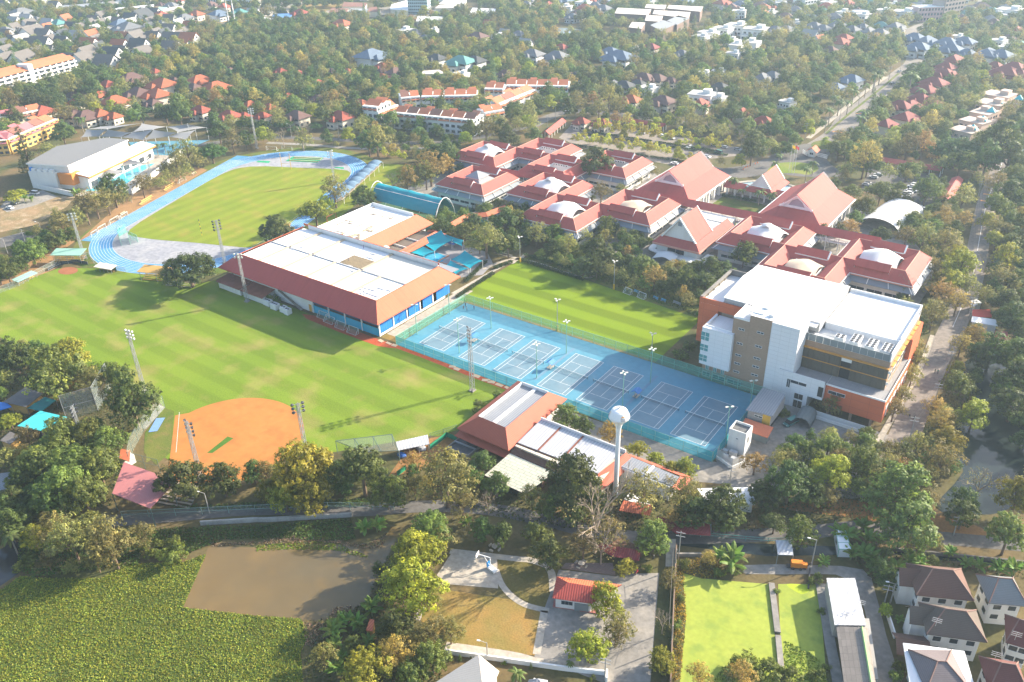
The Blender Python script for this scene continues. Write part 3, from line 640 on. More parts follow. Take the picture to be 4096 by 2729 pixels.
def hall(xc,y0,y1,label):
 hw=15.1;zr,zb,ze=18.2,11.4,7.0
 r=thing('assembly_hall',label,'hall',(xc,(y0+y1)/2,0),'great red roofed halls')
 MB().box(xc-hw+2,y0+2.5,0,xc+hw-2,y1-2.5,7.3).build('wall',WALL,r)
 b=MB();mid=7.6;ys,yn=y0+8,y1-4
 for s_ in (-1,1):
  q=[(xc+s_*mid,ys,zb),(xc+s_*mid,yn,zb),(xc,yn-.5,zr),(xc,ys-1.2,zr)]
  q2=[(xc+s_*hw,y0,ze),(xc+s_*hw,y1,ze),(xc+s_*mid,yn,zb),(xc+s_*mid,ys,zb)]
  if s_<0:q=q[::-1];q2=q2[::-1]
  mdl=[Vector(q[i]).lerp(Vector(q[3-i]),.5)+Vector((0,0,-.35)) for i in (0,1)] if s_>0 else None
  b .slab(q,.25);b .slab(q2,.25)
 b .slab([(xc-hw,y0,ze),(xc+hw,y0,ze),(xc+mid,ys,zb),(xc-mid,ys,zb)],.25)
 b .slab([(xc+hw,y1,ze),(xc-hw,y1,ze),(xc-mid,yn,zb),(xc+mid,yn,zb)],.25)
 ro=b .build('roof',ROOF,r)
 for yy,sg in ((ys+.6,-1),(yn-.6,1)):
  e=MB();e .poly([(xc-mid+.6,yy,zb-.4),(xc+mid-.6,yy,zb-.4),(xc,yy,zr-.4)][::(-sg)]);gb=e .parts('gable',TRIM,r)[0]
  l=MB();l .poly([(xc-3.6,yy+sg*.08,zb+1.0),(xc+3.6,yy+sg*.08,zb+1.0),(xc+2.2,yy+sg*.08,zb+3.2),(xc,yy+sg*.08,zr-2.4),(xc-2.2,yy+sg*.08,zb+3.2)][::(-sg)]);l .build('louvre',mat('mauve_louvre',(.30,.27,.32),.8,.1,1,pat='row',ps=.3),gb)
  t2=MB()
  for s_ in (-1,1):
   A,B=Vector((xc+s_*mid,yy+sg*.7,zb+.1)),Vector((xc,yy+sg*1.4,zr+.05));d=Vector((0,0,-1.1))
   q=[A,B,B+d,A+d];q=q if s_*sg<0 else q[::-1];t2 .poly([p+Vector((0,sg*.05,0)) for p in q]);t2 .poly([p-Vector((0,sg*.25,0)) for p in q[::-1]])
  t2 .box(xc-mid+.3,yy+sg*.1,zb+.1,xc+mid-.3,yy+sg*.55,zb+.7);t2 .parts('bargeboard',TRIM,gb)
 gt=MB();gt .box(xc+hw,y0,ze-.5,xc+hw+.5,y1,ze-.1);gt .box(xc-hw-.5,y0,ze-.5,xc-hw,y1,ze-.1);gt .parts('gutter',TRIM,r)
 for k in range(7):
  yy=y0+4+k*(y1-y0-8)/6;c=MB();c .box(xc+hw-1.6,yy-.5,0,xc+hw-.6,yy+.5,6.9);c .build('column',TRIM,r)
 for k in range(6):
  yy=y0+5.2+k*(y1-y0-8)/6;win(r,xc+hw-2,yy,xc+hw-2,yy+3.4,1.2,2.9)
  p=MB()
  for q in range(6):p .box(xc+hw-1.95,yy+q*.6,3.4,xc+hw-1.6,yy+q*.6+.2,6.4)
  p .build('wall_fin',TRIM,r)
 return r
hall(-165.5,345,391,'great hall with plain red roof left of the hall garden')
hall(-104.6,345,391,'great hall with plain red roof right of the hall garden')
r=thing('library','steep gabled white building with stepped red roof facing the grove','school building',(-135,312,0))
xc=-134.8
MB().box(-144,299.6,0,-125.8,332,6.6).build('wall',WALL,r)
b=MB()
for s_ in (-1,1):
 q=[(xc+s_*7.7,300.2,9),(xc+s_*7.7,316.4,9),(xc,316.4,18.2),(xc,300.2,18.2)];b .slab(q if s_>0 else q[::-1],.25)
 q=[(xc+s_*10.6,297.9,6.4),(xc+s_*10.6,333,6.4),(xc+s_*7.4,333,9),(xc+s_*7.4,300.9,9)];b .slab(q if s_>0 else q[::-1],.25)
b .slab([(xc-10.6,297.9,6.4),(xc+10.6,297.9,6.4),(xc+7.4,300.9,9),(xc-7.4,300.9,9)],.25);b .build('roof',ROOF,r)
e=MB();e .poly([(xc-7,300.9,8.9),(xc+7,300.9,8.9),(xc,300.9,17.4)]);e .poly([(xc+7,316,8.9),(xc-7,316,8.9),(xc,316,17.4)]);gb=e .parts('gable',WALL,r)[0]
e=MB()
for yy in (300.0,316.2):
 for s_ in (-1,1):
  A,B=Vector((xc+s_*8.0,yy,8.9)),Vector((xc,yy,18.5));d=Vector((-s_*.75,0,-.2));dd=Vector((0,.5,0))
  q=[A,B,B+Vector((0,0,-.9)),A+d];q=q if s_<0 else q[::-1];e .poly(q);e .poly([p+dd for p in q[::-1]]);e .poly([A,A+dd,B+dd,B] if s_>0 else [B,B+dd,A+dd,A])
e .parts('bargeboard',TRIM,gb);MB().box(xc-.8,300.7,14.6,xc+.8,300.89,16.2).build('vent',AWN,gb)
e=MB();e .box(xc-10.6,297.7,5.6,xc+10.6,297.9,6.4);e .box(xc+10.6,297.7,5.6,xc+10.8,333,6.4);e .parts('fascia',PINK,r)
win(r,-139,299.6,-131.5,299.6,2.6,5.3);win(r,-125.8,304,-125.8,309,2.6,4.6)
b=MB();P=smooth([(-148,306),(-147,298),(-141,296.4),(-136,296.2),(-130,294.6),(-124,295.2),(-121,300),(-121,306)],3);b .prism([(p .x,p .y) for p in P]+[(-124,306),(-124,299.4),(-145,299.4),(-145,306)],2.4,2.8);b .build('canopy',TRIM,r)
MB().box(-143.9,332.1,0,-126,339.5,7).build('rear_block',[WALL],r)
MB().box(-148,318,6.62,-145.5,339,6.9).build('roof_deck',CONC,r)
r=thing('marquee','white peaked tent among the trees in front of the white gable','tent',(*g(2400+790*.33985,750+880*.33985).xy,0));c0=r .location
b=MB();tent_mesh(b,c0 .x-5,c0 .y-4,c0 .x+5,c0 .y+4,2.4,4.6,10);b .build('canopy',TENT,r,smooth=True)
for sx in (-1,1):
 for sy in (-1,1):MB().tube((c0 .x+sx*4.8,c0 .y+sy*3.8,0),(c0 .x+sx*4.8,c0 .y+sy*3.8,2.5),.08,n=6).build('pole',TRIM,r)
r=thing('entrance_pavilion','white trimmed gabled entrance pavilion beside the arc pool','pavilion',(-132,392,0));xc=-132
b=MB()
for s_ in (-1,1):
 q=[(xc+s_*4.9,384,6.6),(xc+s_*4.9,402.5,6.6),(xc,402.5,12.6),(xc,384,12.6)];b .slab(q if s_>0 else q[::-1],.2)
 q=[(xc+s_*7.4,381.4,4.6),(xc+s_*7.4,404,4.6),(xc+s_*4.7,402.5,6.6),(xc+s_*4.7,384,6.6)];b .slab(q if s_>0 else q[::-1],.2)
b .slab([(xc-7.4,381.4,4.6),(xc+7.4,381.4,4.6),(xc+4.7,384,6.6),(xc-4.7,384,6.6)],.2);ro=b .build('roof',ROOF,r)
e=MB()
for yy in (383.8,402.4):
 e .poly([(xc-4.4,yy+.5,6.6),(xc+4.4,yy+.5,6.6),(xc,yy+.5,12.1)])
 for s_ in (-1,1):
  A,B=Vector((xc+s_*5.2,yy,6.5)),Vector((xc,yy,12.9));q=[A,B,B+Vector((0,0,-.9)),A+Vector((-s_*.7,0,-.1))];q=q if s_<0 else q[::-1];dd=Vector((0,.5,0))
  e .poly(q);e .poly([p+dd for p in q[::-1]]);e .poly([A,A+dd,B+dd,B] if s_>0 else [B,B+dd,A+dd,A])
e .parts('bargeboard',TRIM,r)
b=MB()
for (xa,xb) in ((-150,-139.4),(-124.6,-113)):
 b .slab([(xa,381.6,4.4),(xb,381.6,4.4),(xb,385.6,6.4),(xa,385.6,6.4)],.2);b .slab([(xb,389.6,4.4),(xa,389.6,4.4),(xa,385.6,6.4),(xb,385.6,6.4)],.2)
b .build('wing_roof',ROOF,r)
for x in (-148,-144,-140,-136,-129,-125.5,-121.5,-117):MB().box(x-.35,382.4,0,x+.35,383.1,4.5).build('column',TRIM,r)
MB().box(-149,387.5,0,-114,388,4.4).build('wall',WALL,r)
def walkway(name,label,pts,w,ze,zr,m=ROOF,posts=True,bal=False):
 P=[Vector((p[0],p[1],0)) for p in pts];c=P[0].lerp(P[-1],.5);r=thing(name,label,'walkway',c);b=MB();ps=MB()
 N_=[]
 for i in range(len(P)):
  d=(P[min(i+1,len(P)-1)]-P[max(i-1,0)]).normalized();N_ .append(Vector((-d .y,d .x,0))*(w/2))
 for i in range(len(P)-1):
  A,B,e,f=P[i],P[i+1],N_[i],N_[i+1];U=lambda p,z:(p .x,p .y,z)
  b .slab([U(A-e,ze),U(B-f,ze),U(B,zr),U(A,zr)],.18);b .slab([U(B+f,ze),U(A+e,ze),U(A,zr),U(B,zr)],.18)
  n=max(2,int((B-A).length/5))
  for k in range(n+1):
   q=A .lerp(B,k/n)
   for s_ in (-1,1):ps .box(q .x+s_*e .x*.8-.15,q .y+s_*e .y*.8-.15,0,q .x+s_*e .x*.8+.15,q .y+s_*e .y*.8+.15,ze+.1)
  if bal:
   for s_ in (-1,1):
    D=(B-A).normalized();n2=int((B-A).length/.9)
    for k in range(n2):q=A+D*(k*.9)+e*s_*.85;ps .box(q .x-.12,q .y-.12,ze-2.6,q .x+.12,q .y+.12,ze-1.5)
    a0,a1=A+e*s_*.85,B+e*s_*.85;ps .tube((a0 .x,a0 .y,ze-1.5),(a1 .x,a1 .y,ze-1.5),.14,n=4)
   ps .slab([U(A-e*.9,ze-2.6),U(B-f*.9,ze-2.6),U(B+f*.9,ze-2.6),U(A+e*.9,ze-2.6)],.4)
 b .build('roof',m,r);ps .parts('post',TRIM,r);return r
walkway('covered_walkway','long red roofed covered walkway running in front of both halls',[(-174,342.8),(-66,343.6)],6.5,7.6,10,bal=True)
walkway('covered_walkway','red roofed link walkway between two pavilions of the back cluster',[(-262,334),(-212,338.5)],4.5,7.4,9.4)
walkway('covered_walkway','bent orange roofed walkway beside the turquoise arched canopy',[t(1,1,1740,490,4),t(1,1,1880,410,4),t(1,1,2060,395,4),t(1,1,2230,330,4)],4.2,3.4,4.9,ROOF_O)
walkway('covered_walkway','long red roofed wall walk with white steps left of the car park',[t(2,0,300,1200,3.5),t(2,0,450,1080,3.5)],5.5,3.2,5.2,ROOF)
walkway('covered_walkway','red roofed walkway behind the yellow car park trees',[t(2,0,900,1060,3),t(2,0,1370,1130,3)],4.6,3,4.6,ROOF)
walkway('parking_shed','long dark red car park shelter with white posts',[t(3,0,1000,1430,3),t(3,0,1560,1520,3)],6.5,3,4.6,ROOF)
walkway('parking_shed','narrow red shelter roof along the side road',[t(3,1,1580,270,3),t(3,1,1700,80,3)],5.5,3,4.6,ROOF)
walkway('covered_walkway','short red link roof in front of the right hall',[(-60,343),(-60,325)],5,7,9,ROOF)
P=t(3,0,395,1400);r=thing('guard_house','small white guard house with orange gable roof in the gateway','guard house',(P .x,P .y,0));x,y=P .x,P .y
MB().box(x-1.8,y-1.8,0,x+1.8,y+2.5,3.2).build('wall',WALL,r)
b=MB();b .slab([(x-3,y-3,3.0),(x,y-3,5.4),(x,y+3.8,5.4),(x-3,y+3.8,3.0)][::-1],.18);b .slab([(x+3,y-3,3.0),(x+3,y+3.8,3.0),(x,y+3.8,5.4),(x,y-3,5.4)],.18);b .build('roof',ROOF_O,r)
e=MB();e .poly([(x-2.4,y-2.6,3.1),(x+2.4,y-2.6,3.1),(x,y-2.6,5.1)]);e .parts('gable',TRIM,r);win(r,x-1,y-1.8,x+1,y-1.8,1.3,2.4)
for (a,b2) in ((t(3,0,310,1375),t(3,0,350,1400)),(t(3,0,430,1400),t(3,0,525,1425))):
 m_=MB();d=b2-a;n=9
 for k in range(n+1):q=a+d*(k/n);m_ .tube((q .x,q .y,0),(q .x,q .y,2.2),.12,n=4)
 for z in (.4,1.2,2.1):m_ .tube((a .x,a .y,z),(b2 .x,b2 .y,z),.12,n=4)
 o=m_ .build('entrance_gate',TRIM);tag(o,'white barred gate leaf %s the guard house'%('left of' if a .x<P .x-1 else 'right of'),'gate');recenter(o)
ORG=mat('orange_render',(.56,.135,.055),.75,.05,.1,pat='panel',ps=2.6,pcol=(.45,.11,.05),pstr=.08)
BEI=mat('beige_brick',(.36,.255,.18),.85,.08,.2,pat='brick',ps=.35,pcol=(.30,.21,.15),pstr=.2)
WPAN=mat('white_panels',(.70,.71,.72),.6,.03,.1,pat='panel',ps=1.4,pcol=(.58,.59,.6),pstr=.05)
LOUV=mat('louvre_brown',(.15,.125,.09),.7,.1,.3)
RW=mat('roof_white',(.72,.72,.72),.7,.05,.12,streak=.22)
PAV=mat('terrace_paving',(.30,.29,.29),.85,.08,.3,pat='panel',ps=.8,pcol=(.22,.22,.22),pstr=.15)
AMB=mat('amber_ledge',(.55,.27,.06),.7,.08)
TEAL=mat('teal_glass',(.10,.28,.28),.12,.1,spec=.6)
GRYP=mat('grey_panel',(.19,.22,.23),.6,.1)
r=thing('science_block','tall white roofed block with orange, beige and white walls beside the tennis courts','school building',(-62,243,0))
MB().box(-87.9,222,0,-79.42,232.4,17.6,0,1).build('left_wing',[BEI,RW],r)
MB().box(-79.4,222,0,-74.3,232.4,23.8,0,1).build('left_wing',[BEI,RW],r)
MB().box(-87.5,232.95,0,-74.3,262,20.3,0,1).build('rear_wing',[BEI,RW],r)
MB().box(-74.28,222.02,0,-67.45,230.5,26.2,0,1).build('stair_tower',[BEI,RW],r)
MB().box(-74.28,230.52,0,-60.55,264,21.4,0,1).build('core',[BEI,RW],r)
MB().box(-60.5,229,0,-34.4,264,19.4,0,1).build('right_wing',[BEI,RW],r)
MB().box(-67.4,221.6,0,-59,230.4,26.0,0,1).build('white_tower',[WPAN,RW],r)
b=MB();b .box(-88.5,220.5,5.4,-78.5,221.98,18.6,0,1);wp=b .build('white_panel_wall',[WPAN,RW],r)
b=MB();b .box(-88.5,222.0,5.4,-87.92,231,18.6);b .build('side_panel',WPAN,r)
for z0,z1 in ((14.2,17),(10.4,12.6),(6.6,8.8)):
 w=MB().box(-88.62,221.2,z0,-86.0,220.42,z1).build('corner_window',TEAL,r);f=MB()
 f .box(-88.66,220.36,(z0+z1)/2-.05,-86,220.44,(z0+z1)/2+.05);f .box(-87.3,220.36,z0,-87.2,220.44,z1);f .build('frame',TRIM,w)
for x in (-86.6,-84.0,-81.4):win(r,x,222,x+1.0,222,2.9,5.0,m=TEAL)
for x0,x1 in ((-87.4,-85),(-84,-80),(-79,-74.6)):win(r,x0,222,x1,222,.5,2.0)
for z in (20.4,15.4,11.2,8.2,5.2):win(r,-77.4,222,-75.6,222,z,z+.55)
for z in (21.0,16.2,12.0,9.0,6.0):win(r,-71.6,222.02,-69.6,222.02,z,z+.55)
b=MB();b .box(-95.2,232.5,6,-88.6,257,20.4,0,1);b .box(-95.2,232.5,20.41,-79.9,232.9,22.2);b .box(-88.58,232.5,18.7,-79.9,232.9,20.4);b .build('orange_slab',[ORG,RW],r)
b=MB();b .box(-95.2,256.6,20.42,-88.2,257,22.6);b .box(-95.2,232.91,22.0,-94.2,256.59,22.4)
for k in range(6):b .box(-95.1,233.5+k*4.5,20.42,-94.5,234.1+k*4.5,21.98)
b .build('terrace_frame',[CONC],r)
for k in range(5):MB().box(-94.95,234.2+k*4.5,20.5,-94.75,237.9+k*4.5,21.9).build('louvre',LOUV,r)
b=MB();x0,x1=-87.4,-56.5
b .slab([(x0,233,23.9),(x1,233,23.9),(x1,248,25.4),(x0,248,25.4)],.25);b .slab([(x0,248,25.4),(x1,248,25.4),(x1,262.5,23.9),(x0,262.5,23.9)],.25)
b .build('gym_roof',RW,r);MB().box(-87.2,233.3,20.4,-56.7,262.3,23.7).build('gym_upper_wall',mat('grey_concrete_wall',(.40,.40,.40),.85,.1,.2,pat='panel',ps=1.5,pstr=.1),r)
MB().box(-69.3,230.6,23.0,-57,240,23.4).build('roof_canopy',RW,r)
b=MB();b .box(-56.4,238.6,19.42,-34.8,263.6,21.7);b .build('roof_deck',RW,r)
b=MB();b .box(-56.4,263.62,19.42,-34.4,264,22.7);b .box(-34.75,238.6,21.72,-34.4,263.6,22.7);b .box(-34.75,229,19.42,-34.4,238.58,22.2);b .parts('parapet',TRIM,r)
b=MB();b .box(-76,224,26.21,-71,228,26.5);b .build('roof_hatch',ACM,r)
for (x,y) in ((-72.5,227.5),(-69.5,224)):b=MB();b .box(x,y,26.2,x+1.5,y+1.2,27.0);b .build('roof_vent',ACM,r)
b=MB();b .box(-79.4,222,23.81,-79.1,232,24.4);b .box(-79.08,222,23.81,-74.3,222.3,24.4);b .box(-87.9,222,18.61,-79.5,222.25,18.9);b .parts('left_parapet',TRIM,r)
for k in range(12):MB().box(-60.3+k*2.14,229.02,19.42,-60.3+k*2.14+2.06,229.22,21.6).build('screen_panel',GRYP,r)
def chiller(nx,ny,x,y,z=19.45):
 u=MB().box(x,y,z,x+nx*1.35,y+ny*1.35,z+1.9).build('air_chiller',ACM,r);f=MB()
 for i in range(nx):
  for j in range(ny):f .lathe((x+.68+i*1.35,y+.68+j*1.35,z+1.9),[(.5,0),(.5,.12),(.42,.13)],12)
 f .build('fan',FAN,u)
chiller(2,2,-51.5,231.6);chiller(2,4,-47.2,231.4);chiller(2,4,-42.6,231.2);chiller(2,4,-38.2,231)
for k in range(4):
 MB().tube((-56+k*.4,234+k*.7,19.8),(-49,234.8+k*.6,19.8),.1,n=5).build('pipe',ACM,r)
MB().box(-60.6,228.1,17.15,-34.3,228.98,17.45).build('amber_ledge',AMB,r)
MB().box(-60.6,228.3,13.6,-34.3,228.98,13.8).build('amber_ledge',AMB,r)
for (x0,x1) in ((-60.4,-47.8),(-44.6,-34.4)):
 for (z0,z1) in ((10.1,13.5),(13.9,17.1)):
  fr_=MB()
  n=int((z1-z0)/.34)
  for i in range(n):fr_ .slab([(x0,228.45,z0+i*.34),(x1,228.45,z0+i*.34),(x1,228.75,z0+i*.34+.2),(x0,228.75,z0+i*.34+.2)],.05)
  k=0;x=x0
  while x<=x1:fr_ .box(x-.05,228.4,z0,x+.05,228.8,z1);x+=1.55
  lo=fr_ .build('louvre_screen',LOUV,r)
  for i in range(5):MB().box(x0+2+i*1.9,228.84,z0+1.7,x0+3.2+i*1.9,228.97,z0+2.6).build('window',ACM,lo)
b=MB();b .box(-47.7,228.85,10,-44.7,228.98,15.6);b .build('recess_shade',DARK,r);MB().box(-47.7,228.8,15.65,-44.7,228.97,17.1).build('lintel',TRIM,r)  # dark panel on the wall face, recess shade put in as colour
MB().box(-62.9,221,5.2,-49.3,229.0,10.0,0,1).build('white_lower_block',[WPAN,PAV],r)
MB().box(-62.9,221.02,0,-53.6,229.0,5.19).build('white_base',WPAN,r)
b=MB();b .box(-62.9,221,10.01,-49.3,221.3,11.6);b .box(-62.9,221.31,10.01,-62.6,228.9,11.6);b .parts('white_parapet',WPAN,r)
win(r,-60.2,221,-59.2,221,6.3,9.2);win(r,-59.1,221,-54.4,221,8.2,9.2);win(r,-57.4,221.02,-54.8,221.02,.2,2.7,m=DARK);win(r,-57.4,221.02,-54.8,221.02,3.2,5.1,m=DARK);MB().box(-50.9,220.95,6.2,-49.4,221.1,9.6).build('recess_shade',DARK,r)  # dark openings and panel stand proud, their shade put in as colour
MB().box(-49.25,222.4,3.0,-32.3,229.0,10.0,0,1).build('orange_lower_block',[ORG,PAV],r)
MB().box(-34.38,229.02,3.0,-32.3,250.4,10.0,0,1).build('orange_side_block',[ORG,PAV],r)
b=MB();b .box(-49.25,222.4,10.01,-32.3,222.6,10.5);b .box(-32.5,222.61,10.01,-32.3,250.4,10.5);b .parts('terrace_kerb',TRIM,r)
win(r,-48.2,222.4,-43.4,222.4,7.6,8.6)
for k in range(6):win(r,-32.3,224.5+k*4.2,-32.3,227.2+k*4.2,6.4,7.3,m=TRIM);win(r,-32.3,225.5+k*4.2,-32.3,226.4+k*4.2,3.8,6.2,m=TRIM)
MB().box(-49.2,227,0,-34.5,229.4,2.98).build('undercroft_wall',BEI,r)
for x in (-47.5,-41,-35.2):MB().box(x-.35,223,0,x+.35,223.7,2.98).build('column',BEI,r)
b=MB();b .box(-34.4,250.6,2,-33.0,264,17,0,0);b .build('orange_rear_block',[ORG],r)
for k in range(9):MB().box(-34.38,230.5+k*3.7,17.3,-33.6,233.6+k*3.7,17.5).build('amber_grille',AMB,r)
for k in range(7):win(r,-34.4,231+k*4.6,-34.4,233.6+k*4.6,12.4,14.2)
rp=thing('ramp','white zigzag ramp walls below the orange overhang','ramp',(-44,219.5,0))
b=MB();b .box(-53,220.3,0,-35.5,220.6,1.5);b .parts('ramp_wall',TRIM,rp);b=MB();b .box(-51,218.6,0,-37,218.9,1.0);b .parts('ramp_wall',TRIM,rp);b=MB();b .box(-36,214,0,-35.7,220,1.3);b .parts('ramp_wall',TRIM,rp);b=MB();b .box(-33.8,214,0,-33.5,220,1.6);b .parts('ramp_wall',TRIM,rp)
r=thing('pump_house','grey and yellow panelled hut with white metal roof beside the last court','hut',(-62,209,0))
MB().box(-65.1,203.4,2.6,-58.3,215.2,6.2).build('wall',mat('grey_cladding',(.33,.31,.30),.7,.08,.3,pat='panel',ps=.8,pstr=.1),r)
b=MB();b .slab([(-65.5,202.4,6.3),(-57.9,203.8,6.3),(-58.6,216,6.9),(-65.6,215.6,6.9)],.25);b .build('roof',METAL,r)
MB().box(-60.6,203.3,2.7,-58.28,203.39,6.1).build('yellow_panel',mat('yellow_panel',(.60,.36,.05),.6,.06),r);win(r,-63,203.39,-60.7,203.39,4.6,5.1)
MB().box(-64.8,204,0,-58.8,215,2.58).build('base',DARK,r)
r=thing('lean_to','orange roofed lean-to in front of the yellow panelled hut','shed',(-60.6,199.6,0))
b=MB();b .slab([(-64.9,197.2,3.3),(-56.4,197.0,3.3),(-56.6,201.8,4.0),(-65.0,201.8,4.0)],.2);b .build('roof',mat('orange_sheet',(.52,.15,.07),.6,.06,pat='rib',ps=.5),r);MB().box(-64.4,198.4,0,-57,201.4,3.2).build('wall',GRYP,r)
r=thing('tank_house','white cube with open dark rooftop beside the corner of the courts','hut',(-62.2,190.8,0))
b=MB();b .box(-65,189,0,-60,189.25,8);b .box(-65,193.5,0,-60,193.75,8);b .box(-65,189.26,0,-64.75,193.49,8);b .box(-60.25,189.26,0,-60,193.49,8);b .build('wall',WALL,r)
MB().box(-64.74,189.26,6.9,-60.26,193.48,7.3).build('roof',mat('stained_roof',(.12,.12,.12),.9,.5,.6),r)
win(r,-62.7,189,-62.2,189,5.2,5.7,m=FAN);win(r,-60,190.6,-60,191.4,4,6,m=FAN)
r=thing('plant_yard','white fenced machine yard with grey boxes beside the white cube','enclosure',(-63,186.5,0))
FEN=mat('pale_grille',(.6,.6,.6),.6,.05,alpha=.6)
b=MB();P=[(-66.4,188.8),(-66,184.5),(-60.6,182.4),(-58.8,186.6),(-59.6,188.8)]
for p,q in zip(P,P[1:]):b .poly([(*p,.9),(*q,.9),(*q,3.4),(*p,3.4)])
b .build('grille',FEN,r);b=MB()
for p,q in zip(P,P[1:]):
 d=Vector((q[0]-p[0],q[1]-p[1],0));c=(p[0]+q[0])/2,(p[1]+q[1])/2;b .obox((c[0],c[1],0),(d .length,.3,.9),math .atan2(d .y,d .x))
b .parts('low_wall',TRIM,r)
for k,(x,y,s1,h) in enumerate(((-64.6,187,1.6,2),(-62.4,187.3,2.2,2.2),(-63.8,185.4,1.4,1.6),(-61.4,185.2,1.5,1.8))):MB().box(x-s1/2,y-.6,0,x+s1/2,y+.6,h).build('machine_box',mat('mid_grey',(.42,.42,.42),.6,.08),r)
r=thing('flat_shed','white flat roofed shed among trees below the service lane','shed',(-56,169,0))
b=MB();b .slab([(-63.4,165.6,3.4),(-60.0,162.6,3.4),(-48.6,168.0,3.4),(-51.2,174.2,3.6)],.25);b .build('roof',RW,r);b=MB();b .prism([(-62.6,165.6),(-60,163.3),(-49.4,168.4),(-51.6,173.4)],0,3.1);b .build('wall',WALL,r)
# ================================================================ GYMNASIUM, POOLS, SPORT EQUIPMENT
REDM=mat('red_metal_tile',(.42,.07,.055),.6,.06,.1,pat='row',ps=.5,pcol=(.36,.06,.05),pstr=.3,streak=.3)
ORGT=mat('orange_tile',(.48,.105,.055),.7,.1,.12,pat='row',ps=.5,pcol=(.52,.15,.065),pstr=.4,streak=.25)
MEMB=mat('roof_membrane',(.72,.72,.72),.7,.05,.12,streak=.2)
MEMB2=mat('roof_screed',(.56,.54,.48),.85,.06,.2)
BLUE=mat('blue_curtain',(.015,.17,.50),.6,.12,.4,pat='rib',ps=1.2)
CYAN=mat('cyan_curtain',(.02,.34,.52),.6,.1,.4,pat='rib',ps=1.2)
NAVY=mat('navy_curtain',(.01,.06,.16),.7,.1,.4)
TURQ=mat('turquoise_mesh',(.003,.235,.30),.6,.05,.3,trans=.05)
TURQ2=mat('turquoise_sail',(.006,.33,.43),.6,.06,.3,trans=.22)
WOODY=mat('ochre_wood',(.45,.27,.08),.8,.15,.5)
RUST=mat('rusty_sheet',(.22,.08,.05),.85,.25,.5,pat='rib',ps=.4)
r=thing('gymnasium','large white roofed gymnasium with red skirt roof and blue curtain walls','sports hall',(-236,203,0))
X0,X1,Y0,Y1=-273.5,-193.6,182.8,219.6
MB().box(X0,Y0,0,-228,Y0+.4,8.2).build('wall',WALL,r);MB().box(X0,Y0+.41,0,X0+.4,Y1,8.2).build('wall',WALL,r)
MB().box(X0+5.5,Y1,0,-196.2,Y1+.4,14).build('parapet_wall',WALL,r)
MB().box(-228,Y0+.8,0,X1-.8,Y1-.1,8).build('dark_interior',DARK,r)
b=MB();ze,zr=7.9,12.8;ex0,ex1,ey0,ey1=-277.2,-189.8,178.9,225;rx0,rx1,ry0,ry1=-271,-195.7,185.2,219.3
b .slab([(ex0,ey0,ze),(ex1,ey0,ze),(rx1,ry0,zr),(rx0,ry0,zr)],.25);b .build('front_roof',REDM,r)
b=MB();b .slab([(ex1,ey0,ze),(ex1,ey1,ze),(rx1,ry1,zr),(rx1,ry0,zr)],.25);b .slab([(ex0,ey1-5,ze),(ex0,ey0,ze),(rx0,ry0,zr),(rx0,ry1,zr)],.25);b .slab([(ex1,ey1,ze),(ex1-6,ey1,ze),(rx1-.5,ry1+.4,zr),(rx1,ry1+.4,zr)],.25);b .parts('side_roof',ORGT,r)
b=MB();b .box(rx0-1.7,ry0+2.7,10.4,rx1-2.3,ry1+2.3,10.8);fl=b .build('flat_roof',MEMB,r)
for k,x in enumerate((-262,-248.5,-235,-221.5,-211)):
 w=.55
 if k in (0,1,3):MB().box(x-w,204.8,10.81,x+w,221.8,11.25).build('roof_beam',mat('beam_buff',(.46,.37,.26),.8,.1),r)
 MB().box(x-w,187.7,10.81,x+w,203.8,11.2).build('roof_beam',mat('beam_buff',()),r)
MB().box(-275,203.9,10.82,-198,204.2,11.1).build('roof_joint',mat('joint_grey',(.3,.3,.3),.8),r)
MB().box(-221,204.9,10.83,-199.2,221.5,10.88).build('screed_panel',MEMB2,r)
MB().box(-234,205,10.83,-222.2,213,10.9).build('open_decking',mat('stripped_deck',(.26,.20,.12),.9,.25,.8,pat='rib',ps=.8,pcol=(.16,.12,.07),pstr=.5),r)
for k in range(26):
 x,y=(random .uniform(-210,-199),random .uniform(188.5,198)) if k<18 else (random .uniform(-265,-222),random .uniform(199,219))
 MB().obox((x,y,10.9+.002*k),(random .uniform(1.5,4.2),random .uniform(.5,1.1),.08),random .choice((0,.05,1.57))).build('roof_sheet',mat('sheet_grey',(.46,.47,.50),.6,.1),r)
b=MB();b .box(rx0+.05,ry0+.02,zr-.5,rx1-.05,ry0+.28,zr+.12);b .box(rx1-.28,ry0+.3,zr-.5,rx1-.02,ry1,zr+.12);b .parts('roof_kerb',ORGT,r)
b=MB();b .box(rx0+.05,ry1+.42,13.2,rx1,ry1+.62,14.1);b .build('parapet_cap',RED,r)
for c in proto_kids(r):
 if c .name .split('.')[0] in ('flat_roof','roof_beam','roof_joint','screed_panel','open_decking','roof_sheet'):c .location+=Vector((2.0,-2.5,1.3))
n=4
for k in range(n):
 a,c=-227.6+k*8.5,-227.6+(k+1)*8.5
 MB().box(a+.3,Y0+.1,.1,c-.1,Y0+.25,3.2).build('curtain',CYAN,r);MB().box(a+.3,Y0+.15,4.05,c-.1,Y0+.3,7.8).build('curtain',NAVY,r)
 MB().box(a-.1,Y0-.1,0,a+.28,Y0+.4,8).build('column',TRIM,r)
